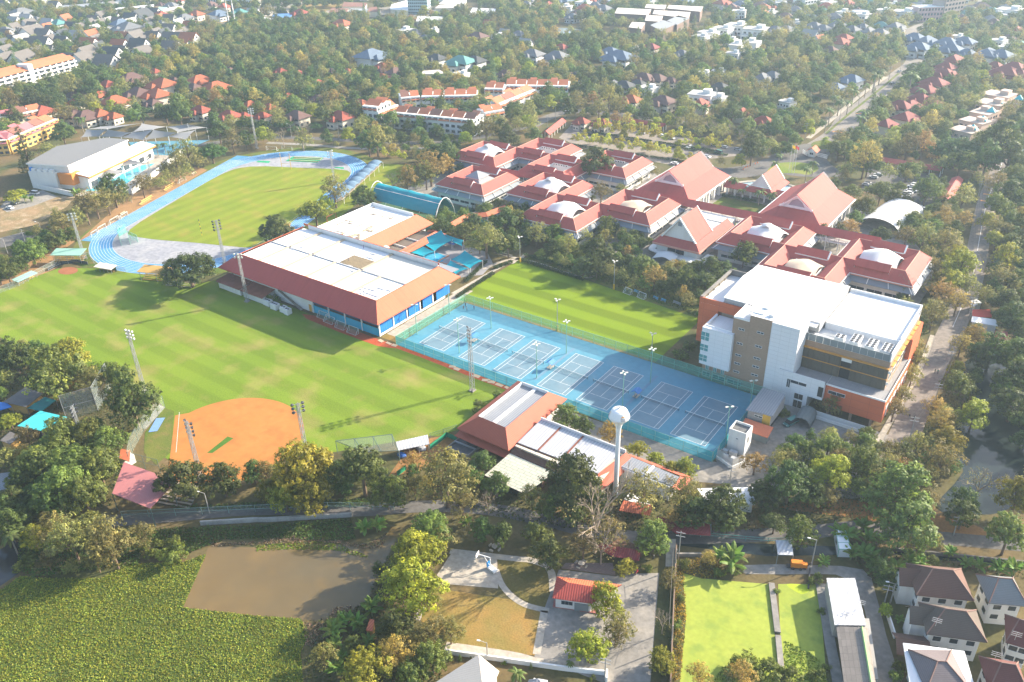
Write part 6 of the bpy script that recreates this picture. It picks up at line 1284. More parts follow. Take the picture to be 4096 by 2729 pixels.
b .build('roof',METAL,r);c_=sum(E,Vector())/4;MB().box(c_ .x-1.5,c_ .y-1,0,c_ .x+1.5,c_ .y+1,2.9).build('wall',WALL,r)
P=t(1,3,2120,565);r=thing('basketball_hoop','white portable basketball hoop with blue padded base on the concrete pad','basketball hoop',P);bl=mat('pad_blue',(.02,.25,.60),.5)
MB().obox((P .x,P .y,.1),(2.4,1.3,.5),-.2).build('base',TRIM,r);MB().obox((P .x-1.2,P .y+.1,.62),(.3,1.1,1.4),-.2).build('pad',bl,r);A=P+Vector((-.6,.1,.6));B=P+Vector((-.8,.2,3.4));T_=P+Vector((-3.6,-.9,4.0))
MB().tube(A,B,.12,n=6).build('mast',TRIM,r);MB().tube(B,T_,.12,n=6).build('arm',TRIM,r);MB().tube(A,B .lerp(T_,.5),.08,n=5).build('brace',TRIM,r);MB().obox((T_ .x-.1,T_ .y,3.2),(.08,1.8,1.1),.25).build('backboard',TRIM,r)
b=MB();c_=T_+Vector((-.45,-.1,-.7))
for i in range(10):a,a2=R_(36*i),R_(36*i+36);b .tube(c_+Vector((.23*math .cos(a),.23*math .sin(a),0)),c_+Vector((.23*math .cos(a2),.23*math .sin(a2),0)),.03,n=3,cap=False)
b .build('rim',ORIB,r)
def slabroof(name,label,q,m,h0,wm=WALL,cat='shed',wall=True,sh=.12):
 c_=sum(q,Vector())/len(q);r=thing(name,label,cat,(c_ .x,c_ .y,0));b=MB();a=sum(q[i-1].x*q[i].y-q[i].x*q[i-1].y for i in range(len(q)))
 if a<0:q=q[::-1]
 b .slab(q,.15);b .build('roof',m,r)
 if wall:b=MB();b .prism([(p .x*(1-sh)+c_ .x*sh,p .y*(1-sh)+c_ .y*sh) for p in q],0,min(p .z for p in q)-.1);b .build('wall',wm,r)
 else :
  for p in q:MB().tube((p .x,p .y,0),(p .x,p .y,p .z-.1),.07,n=5).build('post',STEEL,r)
 return r
slabroof('turquoise_canopy','bright turquoise sheet roof between the left trees',[t(0,2,155,770,4),t(0,2,360,812,3.6),t(0,2,600,690,4),t(0,2,360,635,4.4)],mat('turq_sheet',(.06,.46,.50),.5,.12,.2,pat='rib',ps=.6),4,DARK)
slabroof('shack','brown shack with patched dark roof and white skylights at the left',[t(0,2,30,555,3.6),t(0,2,230,600,3.4),t(0,2,385,480,3.6),t(0,2,230,420,4)],mat('dark_sheet',(.13,.12,.115),.8,.2,.3,pat='rib',ps=.5),3.6,WOODY)
slabroof('green_awning','dark teal awning beside the brown shack',[t(0,2,245,610,2.6),t(0,2,370,640,2.4),t(0,2,500,540,2.6),t(0,2,400,510,3)],mat('teal_awning',(.02,.20,.20),.6,.1),2.6,wall=False)
slabroof('blue_canopy','blue canopy roof at the left edge below the shack',[t(0,2,-40,640,3),t(0,2,105,600,3),t(0,2,60,560,3),t(0,2,-60,555,3)],mat('blue_sheet',(.03,.17,.50),.6,.1),3,wall=False)
slabroof('grey_shed','grey sheet roof behind the big left trees at the edge',[t(0,2,-60,1200,4),t(0,2,90,1185,4),t(0,2,150,1310,3.4),t(0,2,-40,1360,3.4)],METAL,4,CONC)
slabroof('lumber_shed','low brown sheet roofs at the left edge under yellow bush',[t(0,2,0,900,3),t(0,2,90,935,3),t(0,2,180,860,3),t(0,2,90,820,3)],mat('dark_sheet',()),3,WOODY)
slabroof('garden_hut','tiny orange ribbed roof among banana plants by the pond',[t(1,3,985,1105,2.6),t(1,3,1045,1110,2.6),t(1,3,1060,1010,3),t(1,3,1020,1000,3)],ORIB,2.6,WOODY)
slabroof('road_shed','low white sheet roof between orange dirt and the canal',[t(3,1,1820,1230,3),t(3,1,1920,1190,3),t(3,1,1870,1160,3),t(3,1,1820,1170,3)],RW,3)
slabroof('roadside_shop','white roadside shop with red awnings along the side road',[t(3,1,1820,1360,3.2),t(3,1,2060,1400,3.2),t(3,1,2040,1340,3.4),t(3,1,1830,1310,3.4)],RW,3.2);slabroof('roadside_awning','red awning of the roadside shop',[t(3,1,1830,1315,2.6),t(3,1,2010,1320,2.6),t(3,1,1990,1250,3),t(3,1,1830,1250,3)],mat('awning_red',(.55,.06,.04),.6),2.6,wall=False);slabroof('roadside_hut','dark pink roofed hut at the right below the roadside shop',[t(3,1,2000,1530,3),t(3,1,2150,1530,3),t(3,1,2150,1450,3.6),t(3,1,2040,1440,3.6)],ROOF,3)
# ================================================================ POOL HALL, TERRACES, FAR BUILDINGS, HOUSES
CLADO=mat('orange_cladding',(.55,.20,.04),.6,.06);GREYR=mat('pool_hall_roof',(.19,.185,.18),.6,.05,.1,pat='rib',ps=1.2);SAILG=mat('grey_sail',(.33,.325,.32),.7,.04,trans=.2)
r=thing('pool_hall','swimming hall with large pale grey roof, white walls and orange trim','sports hall',(-460,228,0))
P=[(-464,200,13),(-439.7,209.4,13.2),(-455.3,254.7,13.2),(-471,251,13),(-480,226,13)];b=MB();b .slab(P,.6,0,1);b .build('roof',[GREYR,TRIM],r);b=MB();b .prism([(p[0]*.97-460*.03,p[1]*.97+228*.03) for p in P],0,12.4);b .build('wall',WALL,r)
b=MB();b .slab([(-440.5,211,9),(-431,214.5,7.2),(-451,268,7.2),(-460,265,9)],.9,0,1);b .build('low_roof',[RW,CLADO],r);b=MB();b .prism([(-441,212),(-433.5,215),(-452,266),(-459,263)],0,6.6);b .build('low_wall',WALL,r)
b=MB();b .prism([(-446,206),(-437.5,209),(-439.5,215.5),(-448,212.5)],3,9);b .build('orange_box',CLADO,r);b=MB();b .prism([(-462,199),(-446.5,205),(-448,210),(-463.5,204)],0,9.4);b .build('front_block',WALL,r)
for k in range(4):MB().obox((-459+k*3.4,201+k*1.3,9.42),(2.2,1.6,1.4),.38).build('air_chiller',ACM,r)
MB().lathe((-461.5,200.6,9.42),[(.9,0),(.9,1.5),(.7,1.7)],10).build('water_tank',mat('tank_blue',(.02,.2,.55),.5),r)
for k in range(8):
 A=Vector((-433.3,215.6,0)).lerp(Vector((-451.6,265,0)),(k+.5)/8);MB().obox((A .x,A .y,1),(4,.3,2.6),R_(110)).build('window',GLASS,r)
sheet('pool_deck',[t(0,1,690,235),t(0,1,1180,215),t(0,0,1640,1370),t(0,0,1240,1395),t(0,1,670,140)],PALE,.03)
sheet('swimming_pool',[t(0,1,755,190),t(0,1,860,190),t(0,1,1140,120),t(0,1,1290,5),t(0,0,1390,1465),t(0,0,1180,1495),t(0,1,1030,75),t(0,1,940,85)],mat('swim_water',(.05,.42,.55),.08,.06,.3,spec=.5),.06)
sheet('blue_court',[t(0,0,1150,1275),t(0,0,1880,1255),t(0,0,1540,1395),t(0,0,1230,1380)],CRT,.05)
wallrun('pool_wall','long white wall between the swimming pool and the track bank',[t(0,1,310,160),t(0,1,665,240)],.4,2.6,WALL);wallrun('pool_wall','white wall behind the bank trees along the straight',[t(0,1,1185,225),t(0,0,1640,1375)],.4,3,WALL)
SL=lambda lab,*q:sail(lab,[t(0,0,*c) for c in q],-.3,SAILG,group='grey shade sails')
SL('grey shade sail at the left end of the front row over the blue court',(770,1160,9),(960,1160,11),(890,1226,7),(725,1232,7));SL('grey shade sail second in the front row',(960,1160,11),(1180,1190,9),(1085,1232,7),(892,1226,7));SL('grey shade sail third in the front row, lowest tip',(1182,1190,9),(1370,1163,11),(1282,1258,6.5),(1088,1232,7));SL('grey shade sail fourth in the front row',(1372,1163,11),(1590,1190,9),(1505,1226,7),(1286,1258,6.5));SL('grey shade sail at the right end of the front row',(1592,1190,9),(1750,1165,9),(1670,1256,6.5),(1508,1226,7))
SL('grey shade sail at the left of the back row',(772,1158,9),(900,1135,9),(1270,1106,11.5),(962,1158,11));SL('grey shade sail in the middle of the back row below the left peak',(1272,1106,11.5),(1490,1137,9),(1372,1161,11),(1182,1188,9));SL('grey shade sail at the right of the back row',(1492,1137,9),(1680,1110,11.5),(1850,1143,8),(1594,1188,9))
SL('grey shade sail over the swimming pool nearest the blue court',(1040,1392,9),(1320,1468,4),(1060,1490,4.5),(920,1450,6));r_=sail('grey shade sail over the near end of the swimming pool',[t(0,0,820,1500,8),t(0,1,1110,5,4.5),t(0,1,990,105,3.5),t(0,1,720,15,5)],-.3,SAILG,group='grey shade sails')
A,B=t(3,1,1000,545),t(3,1,1190,400);r=thing('barrel_tent','large white barrel vaulted tent beside the side road trees','tent',A .lerp(B,.5));u=(B-A).normalized();v=Vector((u .y,-u .x,0));L_=(B-A).length+6;A=A-u*3
for k in range(5):
 b=MB();n=12
 for i in range(n):
  a0,a1=math .pi*i/n,math .pi*(i+1)/n;V=lambda s_,a:A+u*s_+v*(9.5*math .cos(a))+Vector((0,0,6.5*math .sin(a)**.8));b .slab([V(L_*k/5,a0),V(L_*(k+1)/5-.12,a0),V(L_*(k+1)/5-.12,a1),V(L_*k/5,a1)],.06)
 b .build('tent_bay',TENT,r,smooth=True)
def block(name,label,q,h_,wm,rm,floors,bays,cat='building',gm=None,group=None,pitched=None):
 """q: two ground corners of the front + depth"""
 A,B,dep=Vector((q[0].x,q[0].y,0)),Vector((q[1].x,q[1].y,0)),q[2];u=(B-A);L_=u .length;u .normalize();v=Vector((-u .y,u .x,0));r=thing(name,label,cat,A .lerp(B,.5)+v*dep/2,group)
 C_=[A,B,B+v*dep,A+v*dep];b=MB();b .prism([p .xy for p in C_],0,h_,0,1);b .build('wall',[wm,rm],r);az=math .atan2(u .y,u .x);gm=gm or GLASS
 for f_ in range(floors):
  for k in range(bays):
   p=A+u*(L_*(k+.5)/bays)-v*.03;MB().obox((p .x,p .y,h_*(f_+.3)/floors),(L_/bays*.62,.16,h_/floors*.5),az).build('window',gm,r)
 n2=max(1,int(dep/4))
 for f_ in range(floors):
  for k in range(n2):p=B+v*(dep*(k+.5)/n2)+u*.03;MB().obox((p .x,p .y,h_*(f_+.3)/floors),(dep/n2*.5,.16,h_/floors*.45),az+math .pi/2).build('window',gm,r)
 if pitched:
  b=MB();Q=lambda s_,w_,z:A+u*s_+v*w_+Vector((0,0,z))
  for k,m_ in enumerate(pitched):
   s0,s1=L_*k/len(pitched)+.3,L_*(k+1)/len(pitched)-.3
   if m_ is None:continue
   b=MB();b .slab([Q(s0,-1.2,h_-1.8),Q(s1,-1.2,h_-1.8),Q(s1,dep*.52,h_+2.8),Q(s0,dep*.52,h_+2.8)],.2);b .build('roof_front',m_,r)
   if k%2==0:b=MB();b .slab([Q(s0+1,dep*.66,h_+.4),Q(s1-1,dep*.66,h_+.4),Q(s1-1,dep,h_+2.2),Q(s0+1,dep,h_+2.2)],.2);b .build('roof_back',m_,r)
 else :
  b=MB()
  for i in range(4):d=C_[(i+1)%4]-C_[i];m_=C_[i].lerp(C_[(i+1)%4],.5);b .obox((m_ .x,m_ .y,h_+.01),(d .length-.02*i,.25,.6),math .atan2(d .y,d .x))
  b .build('parapet',TRIM,r)
 return r
TO=mat('terrace_orange',(.46,.15,.07),.75,.1,.1,pat='row',ps=.5);TB=mat('terrace_brown',(.22,.10,.07),.8,.1,.1,pat='row',ps=.5);WT2=mat('terrace_white',(.72,.72,.71),.8,.05)
G4='white terraces with orange roof pieces'
for lab,a,b2,dep,h_,fl,ba,pi in (('front white terrace row with alternating orange and brown roofs',(1,0,1240,1150),(1,0,1955,1225),14,10,3,14,(TO,TB,TO,TB,TO,TO,TB)),('middle terrace with one long orange roof behind the palms',(1,0,1490,985),(1,0,1985,975),15,9,2,12,(TO,TO,TO,TO,TO)),('far terrace with long orange roof near the small lane',(2,0,-60,880),(2,0,500,890),15,9,2,14,(TO,TO,TO,TO,TO,TO)),('tall white block at the left end of the terraces',(1,0,970,1115),(1,0,1100,1130),16,12,3,3,(TO,)),('white terrace with steep orange roof beside the tall white block',(1,0,1110,1130),(1,0,1285,1060),12,9,2,4,(TO,TO)),('small white terrace with brown and red roof left of the long orange one',(1,0,1310,1000),(1,0,1480,985),14,9,2,4,(TB,TO)),('white terrace with orange roof beside the palm clump',(1,0,2050,910),(1,0,2215,915),14,9,2,4,(TO,TO)),('slanting terrace with stepped orange roofs near the lane',(1,0,2180,1060),(2,0,215,920),13,9,2,6,(TO,TB,TO,TO)),('white terrace end with red roof beside the lane trees',(1,0,2060,1140),(1,0,2230,1110),12,9,2,4,(TO,TO))):
 block('terrace_row',lab,(t(*a),t(*b2),dep),h_,WT2,WT2,fl,ba,'terrace',None,G4,pi)
YW=mat('yellow_wall_paint',(.62,.40,.12),.85,.06);MA=mat('mauve_roof',(.42,.14,.15),.75,.08,.1)
for lab,a,b2,dep,pi,wm in (('yellow town house row with mauve and brown roofs nearest the pool hall',(0,0,120,1385),(0,0,560,1190),16,(MA,TB,MA,TB,TO),YW),('cream town house row with pyramid roofs behind the yellow one',(0,0,-60,1200),(0,0,420,1100),14,(TB,MA,TB,TO),CREAM),('yellow gabled end house at the left edge',(0,0,-60,1400),(0,0,100,1390),14,(MA,),YW)):
 block('town_house_row',lab,(t(*a),t(*b2),dep),9,wm,WT2,3,10 if wm is not YW or dep>14 else 3,'terrace',None,'town houses at the left',pi)
r=thing('condominium','long white condominium with stepped balconies and rust roof at the left','apartment building',t(0,0,350,780));A,B=t(0,0,-80,915),t(0,0,725,690);u=(B-A);L_=u .length;u .normalize();v=Vector((-u .y,u .x,0));Q=lambda s_,w_,z:A+u*s_+v*w_+Vector((0,0,z))
b=MB();b .prism([Q(0,2,0).xy,Q(L_,2,0).xy,Q(L_,18,0).xy,Q(0,18,0).xy],0,15);b .build('wall',WT2,r)
for f_ in range(5):
 b=MB();b .slab([Q(0,-.5+f_*.35,f_*3+1),Q(L_+1,-.5+f_*.35,f_*3+1),Q(L_+1,2.2,f_*3+1),Q(0,2.2,f_*3+1)],.9);b .build('balcony',TRIM,r)
 for k in range(14):p=Q(L_*(k+.5)/14,1.95,0);MB().obox((p .x,p .y,f_*3+1.1),(L_/14*.7,.2,1.9),math .atan2(u .y,u .x)).build('window',GLASS,r)
for s0,s1 in ((0,.46),(.52,1)):
 b=MB();b .slab([Q(L_*s0,1,14.6),Q(L_*s1,1,14.6),Q(L_*s1,6,17),Q(L_*s0,6,17)],.2);b .build('roof_slope',TO,r);b=MB();b .slab([Q(L_*s0,8,16),Q(L_*s1,8,16),Q(L_*s1,13,18),Q(L_*s0,13,18)],.2);b .build('roof_slope',TO,r)
b=MB();b .prism([Q(L_*.465,.5,0).xy,Q(L_*.515,.5,0).xy,Q(L_*.515,12,0).xy,Q(L_*.465,12,0).xy],0,18.5);b .build('stair_tower',WT2,r)
BRW=mat('warehouse_brown',(.17,.115,.09),.85,.1);WR=mat('warehouse_roof',(.52,.46,.40),.8,.06);WRG=mat('warehouse_grey',(.27,.28,.29),.7,.06)
for k,(q,m_,lab) in enumerate((([(920,120),(945,70),(1250,85),(1220,135)],WR,'large brown walled warehouse with buff roof, leftmost'),([(1260,125),(1275,90),(1600,110),(1580,165)],WR,'large brown warehouse with buff roof, middle of the front row'),([(1190,70),(1205,38),(1385,45),(1370,85)],WR,'brown warehouse at the back, left one'),([(1390,75),(1405,45),(1715,60),(1690,105)],WR,'brown warehouse at the back, right one'),([(1190,185),(1205,137),(1355,142),(1330,195)],WR,'mid sized brown warehouse with buff roof in the middle'),([(1045,245),(1075,197),(1195,203),(1160,258)],WR,'small brown warehouse nearest the reed bank'),([(1240,225),(1350,180),(1470,215),(1335,277)],WRG,'grey roofed brown warehouse at the front left'),([(1390,185),(1490,138),(1590,165),(1480,222)],WRG,'grey roofed brown warehouse beside the palm drive'))):
 slabroof('warehouse',lab,[t(2,0,x,y,10) for x,y in q],m_,10,BRW,'warehouse',sh=.03)
for lab,q,h_,m_,fl,ba in (('pale blue gridded office tower at the top centre',(t(1,0,1365,130),t(1,0,1540,130),16),26,mat('tower_grid',(.30,.42,.46),.5,.1),8,10),('white hotel block at the top left, left one',(t(0,0,1830,48),t(0,0,1960,48),14),13,WT2,4,6),('white hotel block at the top left, middle one',(t(0,0,2020,60),t(0,0,2150,60),14),14,WT2,4,6),('white hotel block at the top left, right one',(t(0,0,2170,60),t(0,0,2294,60),14),13,WT2,4,6),('white stepped apartment block at the top right',(t(3,0,320,105),t(3,0,450,85),16),20,WT2,6,5),('red and white gabled shop block at the top right',(t(3,0,1330,200),t(3,0,1550,190),14),13,mat('shop_pink',(.55,.35,.34),.8,.2),3,8),('brown apartment tower at the top right',(t(3,0,1560,190),t(3,0,1730,160),14),20,mat('tower_brown',(.30,.24,.22),.8,.1),5,6),('white two storey shop at the top right with buff roof',(t(3,0,780,190),t(3,0,890,185),12),8,WT2,2,5)):
 block('apartment_block',lab,q,h_,m_,WT2,fl,ba,'building',group='far blocks at the top edge')
for lab,q,m_ in (('long grey shed row at the top left',[(490,80),(560,50),(1070,10),(1050,40)],WRG),('long white shed below the grey row',[(1000,88),(1060,70),(1380,40),(1380,60)],RW),('green and cream shed at the top left',[(1385,85),(1430,62),(1500,66),(1460,98)],mat('mint_roof',(.30,.50,.40),.7)),('pale shed beside the green one',[(1460,105),(1520,66),(1680,45),(1690,70)],WR)):
 slabroof('far_shed',lab,[t(0,0,x,y,6) for x,y in q],m_,6,CREAM,'shed',sh=.05)
for lab,q,m_ in (('big white sloped shed beside the office tower',[(1200,85),(1215,40),(1360,0),(1365,95)],RW),('brown sheds beside the dry field, left',[(650,110),(680,70),(830,75),(810,115)],TB),('brown sheds beside the dry field, middle',[(820,110),(850,75),(1010,80),(990,115)],WRG),('brown sheds beside the dry field, right',[(1000,105),(1010,70),(1080,60),(1110,105)],TB),('blue and grey shed at the top',[(140,150),(160,125),(330,120),(310,160)],mat('far_blue',(.08,.2,.45),.7)),('white shed with red roof neighbour at the top',[(60,170),(70,155),(170,165),(160,185)],RW),('brown terrace roofs at the top',[(770,60),(790,20),(1000,25),(980,60)],TB),('white terraces at the top right of the tower, front',[(1600,75),(1640,45),(1800,30),(1800,70)],WR),('white terraces at the top right of the tower, back',[(1640,35),(1680,5),(1890,0),(1870,30)],RW),('white workshop roofs right of the tower',[(1910,130),(1940,70),(2150,80),(2130,120)],RW),('low white villa below the tower',[(1435,190),(1450,145),(1560,150),(1560,195)],RW),('low flat villa below the tower, right',[(1550,185),(1570,150),(1680,150),(1670,185)],RW),('pale flat roofed house with solar panels',[(1470,665),(1500,635),(1640,625),(1705,660)],WR)):
 slabroof('far_shed',lab,[t(1,0,x,y,6) for x,y in q],m_,6,CREAM,'shed',sh=.05)
def house_proto(kind,rc,wc):
 r=thing('house','house','house',(0,0,0));rm=mat('hr_%.2f%.2f%.2f'%rc,rc,.8,.12,.3,pat='row',ps=.4,pstr=.4,pcol=tuple(c*.8 for c in rc));wm=mat('hw_%.2f%.2f'%wc[:2],wc,.85,.06)
 def hip(b,x0,y0,x1,y1,ze,zr):
  L,D_=x1-x0,y1-y0;k=min(L,D_)/2*.98;E=[(x0,y0,ze),(x1,y0,ze),(x1,y1,ze),(x0,y1,ze)]
  if L>=D_:a,c=(x0+k,(y0+y1)/2,zr),(x1-k,(y0+y1)/2,zr);F=([E[0],E[1],c,a],[E[1],E[2],c],[E[2],E[3],a,c],[E[3],E[0],a])
  else :a,c=((x0+x1)/2,y0+k,zr),((x0+x1)/2,y1-k,zr);F=([E[0],E[1],a],[E[1],E[2],c,a],[E[2],E[3],c],[E[3],E[0],a,c])
  for f in F:b .slab(f,.15)
 def gab(b,x0,y0,x1,y1,ze,zr):
  ym=(y0+y1)/2;b .slab([(x0,y0,ze),(x1,y0,ze),(x1,ym,zr),(x0,ym,zr)],.15);b .slab([(x1,y1,ze),(x0,y1,ze),(x0,ym,zr),(x1,ym,zr)],.15)
 W_=[]
 if kind=='hip':
  MB().box(-5.2,-4,0,5.2,4,5.4).build('wall',wm,r);b=MB();hip(b,-6.3,-5,6.3,5,5.2,8.6);b .build('roof',rm,r);MB().box(-3.6,-6.4,0,1.6,-4.02,3.4).build('wing_wall',wm,r);b=MB();hip(b,-4.5,-7.4,2.4,-2.6,4.4,6.8);b .build('wing_roof',rm,r);W_=[(2.6,-4),(4,-4),(-2.6,-6.4),(0,-6.4)]
 elif kind=='gable':
  MB().box(-5.5,-4,0,5.5,4,4).build('wall',wm,r);b=MB();gab(b,-6,-5,6,5,3.6,8.8);b .build('roof',rm,r)
  b=MB()
  for x in (-5.5,5.5):b .poly([(x,-4,4),(x,4,4),(x,0,8.2)]);b .poly([(x*.97,4,4),(x*.97,-4,4),(x*.97,0,8.2)])
  b .parts('gable',wm,r);MB().tube((5.45,0,5.5),(5.65,0,5.5),.7,n=10).build('round_window',GLASS,r);MB().box(-2,-7,0,3,-4.02,3).build('wing_wall',wm,r);b=MB();gab(b,-2.6,-7.6,3.6,-2,2.8,5.4);b .build('wing_roof',rm,r);W_=[(-4,-4),(4.2,-4),(-.8,-7),(1.2,-7)]
 else :
  MB().box(-5.5,-4.5,0,5.5,4.5,6.4,0,1).build('wall',[wm,rm],r);MB().box(-5.5,-6.5,0,1.5,-4.52,3.4,0,1).build('wing_wall',[wm,rm],r);b=MB();b .box(-5.8,-4.8,6.42,5.8,4.8,6.8);b .build('roof',rm,r);MB().box(.5,-1,6.82,4,2.5,8.8).build('roof_room',wm,r);W_=[(-4,-4.5),(-1.4,-4.5),(1.4,-4.5),(3.8,-4.5),(-4,-6.5),(-1,-6.5)]
 for x,y in W_:
  for z in ((1.0,3.7) if y>-4.6 and kind!='gable' else (1.0,)):MB().box(x-.7,y-.06,z,x+.7,y+.02,z+1.2).build('window',GLASS,r)
 for y in (-2,2):MB().box(5.2 if kind=='hip' else 5.5,y-.7,1,(5.2 if kind=='hip' else 5.5)+.06,y+.7,2.4).build('window',GLASS,r)
 MB().box(1.8,(-4 if kind!='flat' else -4.5)-.06,0.02,2.6,(-4 if kind!='flat' else -4.5)-.005,2.1).build('door',TB,r)
 return Proto(r)
CW,CC,CP=(.70,.69,.67),(.62,.56,.46),(.58,.42,.34)
HK={'g':('gable',(.135,.12,.11),CW,'grey gabled house'),'k':('gable',(.065,.07,.075),CW,'dark grey gabled house'),'w':('gable',(.34,.33,.32),CW,'white roofed gabled house'),'o':('gable',(.38,.12,.055),CW,'orange gabled house'),'O':('hip',(.36,.105,.05),CC,'orange hip roofed villa'),'R':('hip',(.29,.07,.045),CC,'red hip roofed villa'),'B':('hip',(.135,.075,.065),CC,'brown hip roofed villa'),'M':('hip',(.24,.06,.055),CC,'maroon hip roofed villa'),'G':('hip',(.165,.17,.18),CW,'grey hip roofed house'),'D':('hip',(.065,.07,.075),CW,'dark grey hip roofed house'),'L':('hip',(.12,.165,.23),CW,'blue roofed house'),'T':('hip',(.10,.26,.24),CW,'teal roofed house'),'F':('flat',(.50,.49,.47),CW,'white flat roofed house'),'P':('flat',(.50,.40,.34),CP,'pink flat roofed house')}
HL={(0,0):"290,310,180,g;400,315,130,g;190,370,130,w;370,395,150,g;445,425,70,g;700,325,120,w;815,318,115,o;800,398,135,o;1100,335,120,o;1215,340,145,g;1075,408,130,o;1250,405,140,k;1550,352,150,g;1690,355,150,o;1540,425,140,g;780,475,140,g;1010,485,150,k;1270,480,150,g;200,535,170,g;60,535,140,g;50,455,110,g;620,525,120,g;745,535,160,g;960,562,170,g;420,242,80,o;525,222,110,T;1090,232,140,L;1160,272,180,G;200,140,190,G;50,305,100,g;1270,150,150,k;1180,165,110,k;1440,135,90,R;1760,140,110,O;1660,170,110,G;330,455,100,g;970,768,130,R;1180,722,170,B;1390,640,80,R;1790,740,170,O;1470,780,200,O;1740,795,130,B;1940,805,190,O;750,855,180,B;870,855,130,O;1250,855,180,B;1420,870,200,O;1035,930,180,O;1370,925,120,B;680,912,90,O;380,1020,190,R;220,1005,130,B;660,1040,170,B;780,1050,160,B;900,1030,150,O;1020,1040,110,O;1800,1000,150,R;2060,1050,170,R;2190,1040,120,R;2240,935,100,O;2055,640,110,B;1560,720,90,B;2150,120,110,T;1960,140,120,L;2270,110,90,w;1330,240,90,k;560,300,90,k",(1,0):"770,235,150,O;1030,530,230,L;1130,592,100,R;1250,662,150,B;1130,692,110,O;560,750,110,R;760,805,120,R;290,865,100,R;220,640,100,R;940,945,160,O;60,1035,110,R;370,1055,180,B;760,1065,200,R;1620,535,140,D;1840,575,200,T;1960,560,160,D;1840,672,120,F;1985,345,150,B;1430,305,120,G;1340,290,120,F;2170,325,90,F;2235,665,120,B;2085,205,80,o;1510,345,100,G;550,880,90,B;120,960,80,O;380,660,90,R;820,640,80,O;670,640,80,B;1120,640,80,B;400,130,120,R;2230,290,90,w;1590,270,80,F",(2,0):"180,505,170,G;400,525,180,G;880,480,150,L;960,545,240,L;1110,440,80,F;1240,435,130,M;1180,715,170,B;1300,715,150,B;910,750,90,G;1000,785,170,D;1130,770,150,D;1220,810,150,F;1060,905,160,O;1350,925,190,B;1680,935,150,R;1700,880,200,F;1830,890,150,F;1860,795,150,D;2060,1015,140,R;2250,1085,140,R;570,682,120,D;1760,315,140,F;1890,280,140,F;2010,255,150,F;2180,295,170,F;1690,345,120,F;2020,425,140,F;2150,400,130,F;620,1085,120,R;800,1105,140,R;60,315,110,G;600,125,110,B;540,155,100,G;440,430,110,R;120,385,110,w;1520,490,120,G;1250,35,100,F;640,40,110,F;470,20,120,L;1560,25,130,L;1880,40,120,R;2080,20,110,G;2250,80,110,O;2260,130,100,O;820,90,120,G;1980,490,110,F;1720,660,80,F;1850,640,90,F;2240,700,130,G;1420,720,90,B;1960,360,90,F;330,45,90,R",(3,0):"60,290,140,G;160,280,130,G;410,245,120,G;490,275,130,G;620,232,110,G;750,272,110,G;850,245,90,G;900,295,120,G;1000,305,120,G;380,315,120,w;460,345,90,o;1310,360,150,L;1420,375,130,L;1340,445,160,L;1460,440,130,L;1600,395,140,L;1750,395,150,L;1630,460,160,L;1780,485,120,L;1960,505,170,L;2080,515,160,L;680,345,110,R;660,395,130,R;1660,560,160,M;1590,610,130,M;1560,680,170,M;1650,690,130,M;1480,765,180,M;1400,825,170,M;1360,900,160,M;1450,920,140,M;1180,960,160,M;1280,950,140,M;1230,1065,170,M;1060,1115,140,M;2120,675,190,M;2240,690,150,M;2200,620,150,M;2030,595,110,M;750,725,150,L;600,785,130,L;40,690,140,G;2060,890,190,P;2000,960,180,P;1930,1040,180,P;1850,1120,180,P;1760,1200,180,P;2180,930,110,P;920,432,70,R;2000,115,110,T;2160,125,150,F;840,150,110,F;680,125,100,F;1030,115,110,F;1210,140,150,F;50,80,80,O;2230,275,90,R;540,40,110,F;720,30,80,R;1140,250,120,G;560,450,100,B;2060,380,110,F;2150,350,100,B;2020,210,100,B;1700,330,80,F;2240,400,100,T;250,600,100,B;170,920,120,F;2230,110,110,F;960,150,90,B;490,105,90,T;2130,430,90,F;30,120,90,F"}
PROTO_H={};HOUSES=[]
for (c_,r_),s_ in HL .items():
 for e in s_ .split(';'):
  x,y,w_,k=e .split(',');P=t(c_,r_,float(x),float(y),5);dist=(P-Vector((0,0,CH))).length;Wm=float(w_)*.44638*dist/FP
  if k not in PROTO_H:PROTO_H[k]=house_proto(*HK[k][:3])
  sc=max(.8,min(2.1,Wm/11));rz=random .choice((0,0,math .pi/2))+random .uniform(-.12,.12)+(.35 if c_==0 and k .islower() else 0.0)+(R_(-15) if c_==3 else 0)
  HOUSES .append((P,sc,k));o=PROTO_H[k].stamp((P .x,P .y,0),rz,(sc,sc*random .uniform(.9,1.1),sc**.6),HK[k][3],'houses among the trees')
  if k=='P':
   b=MB();q=[(P .x+1+dx,P .y-2+dy,8.2) for dx,dy in ((0,0),(5,0),(5,5),(0,5))]
   for i in range(4):b .poly([q[i],q[(i+1)%4],(P .x+3.5,P .y+.5,11)])
   w=b .build('pyramid_roof',mat('teal_pyramid',(.03,.42,.45),.5));w .parent=o;w .matrix_parent_inverse=o .matrix_basis .inverted()
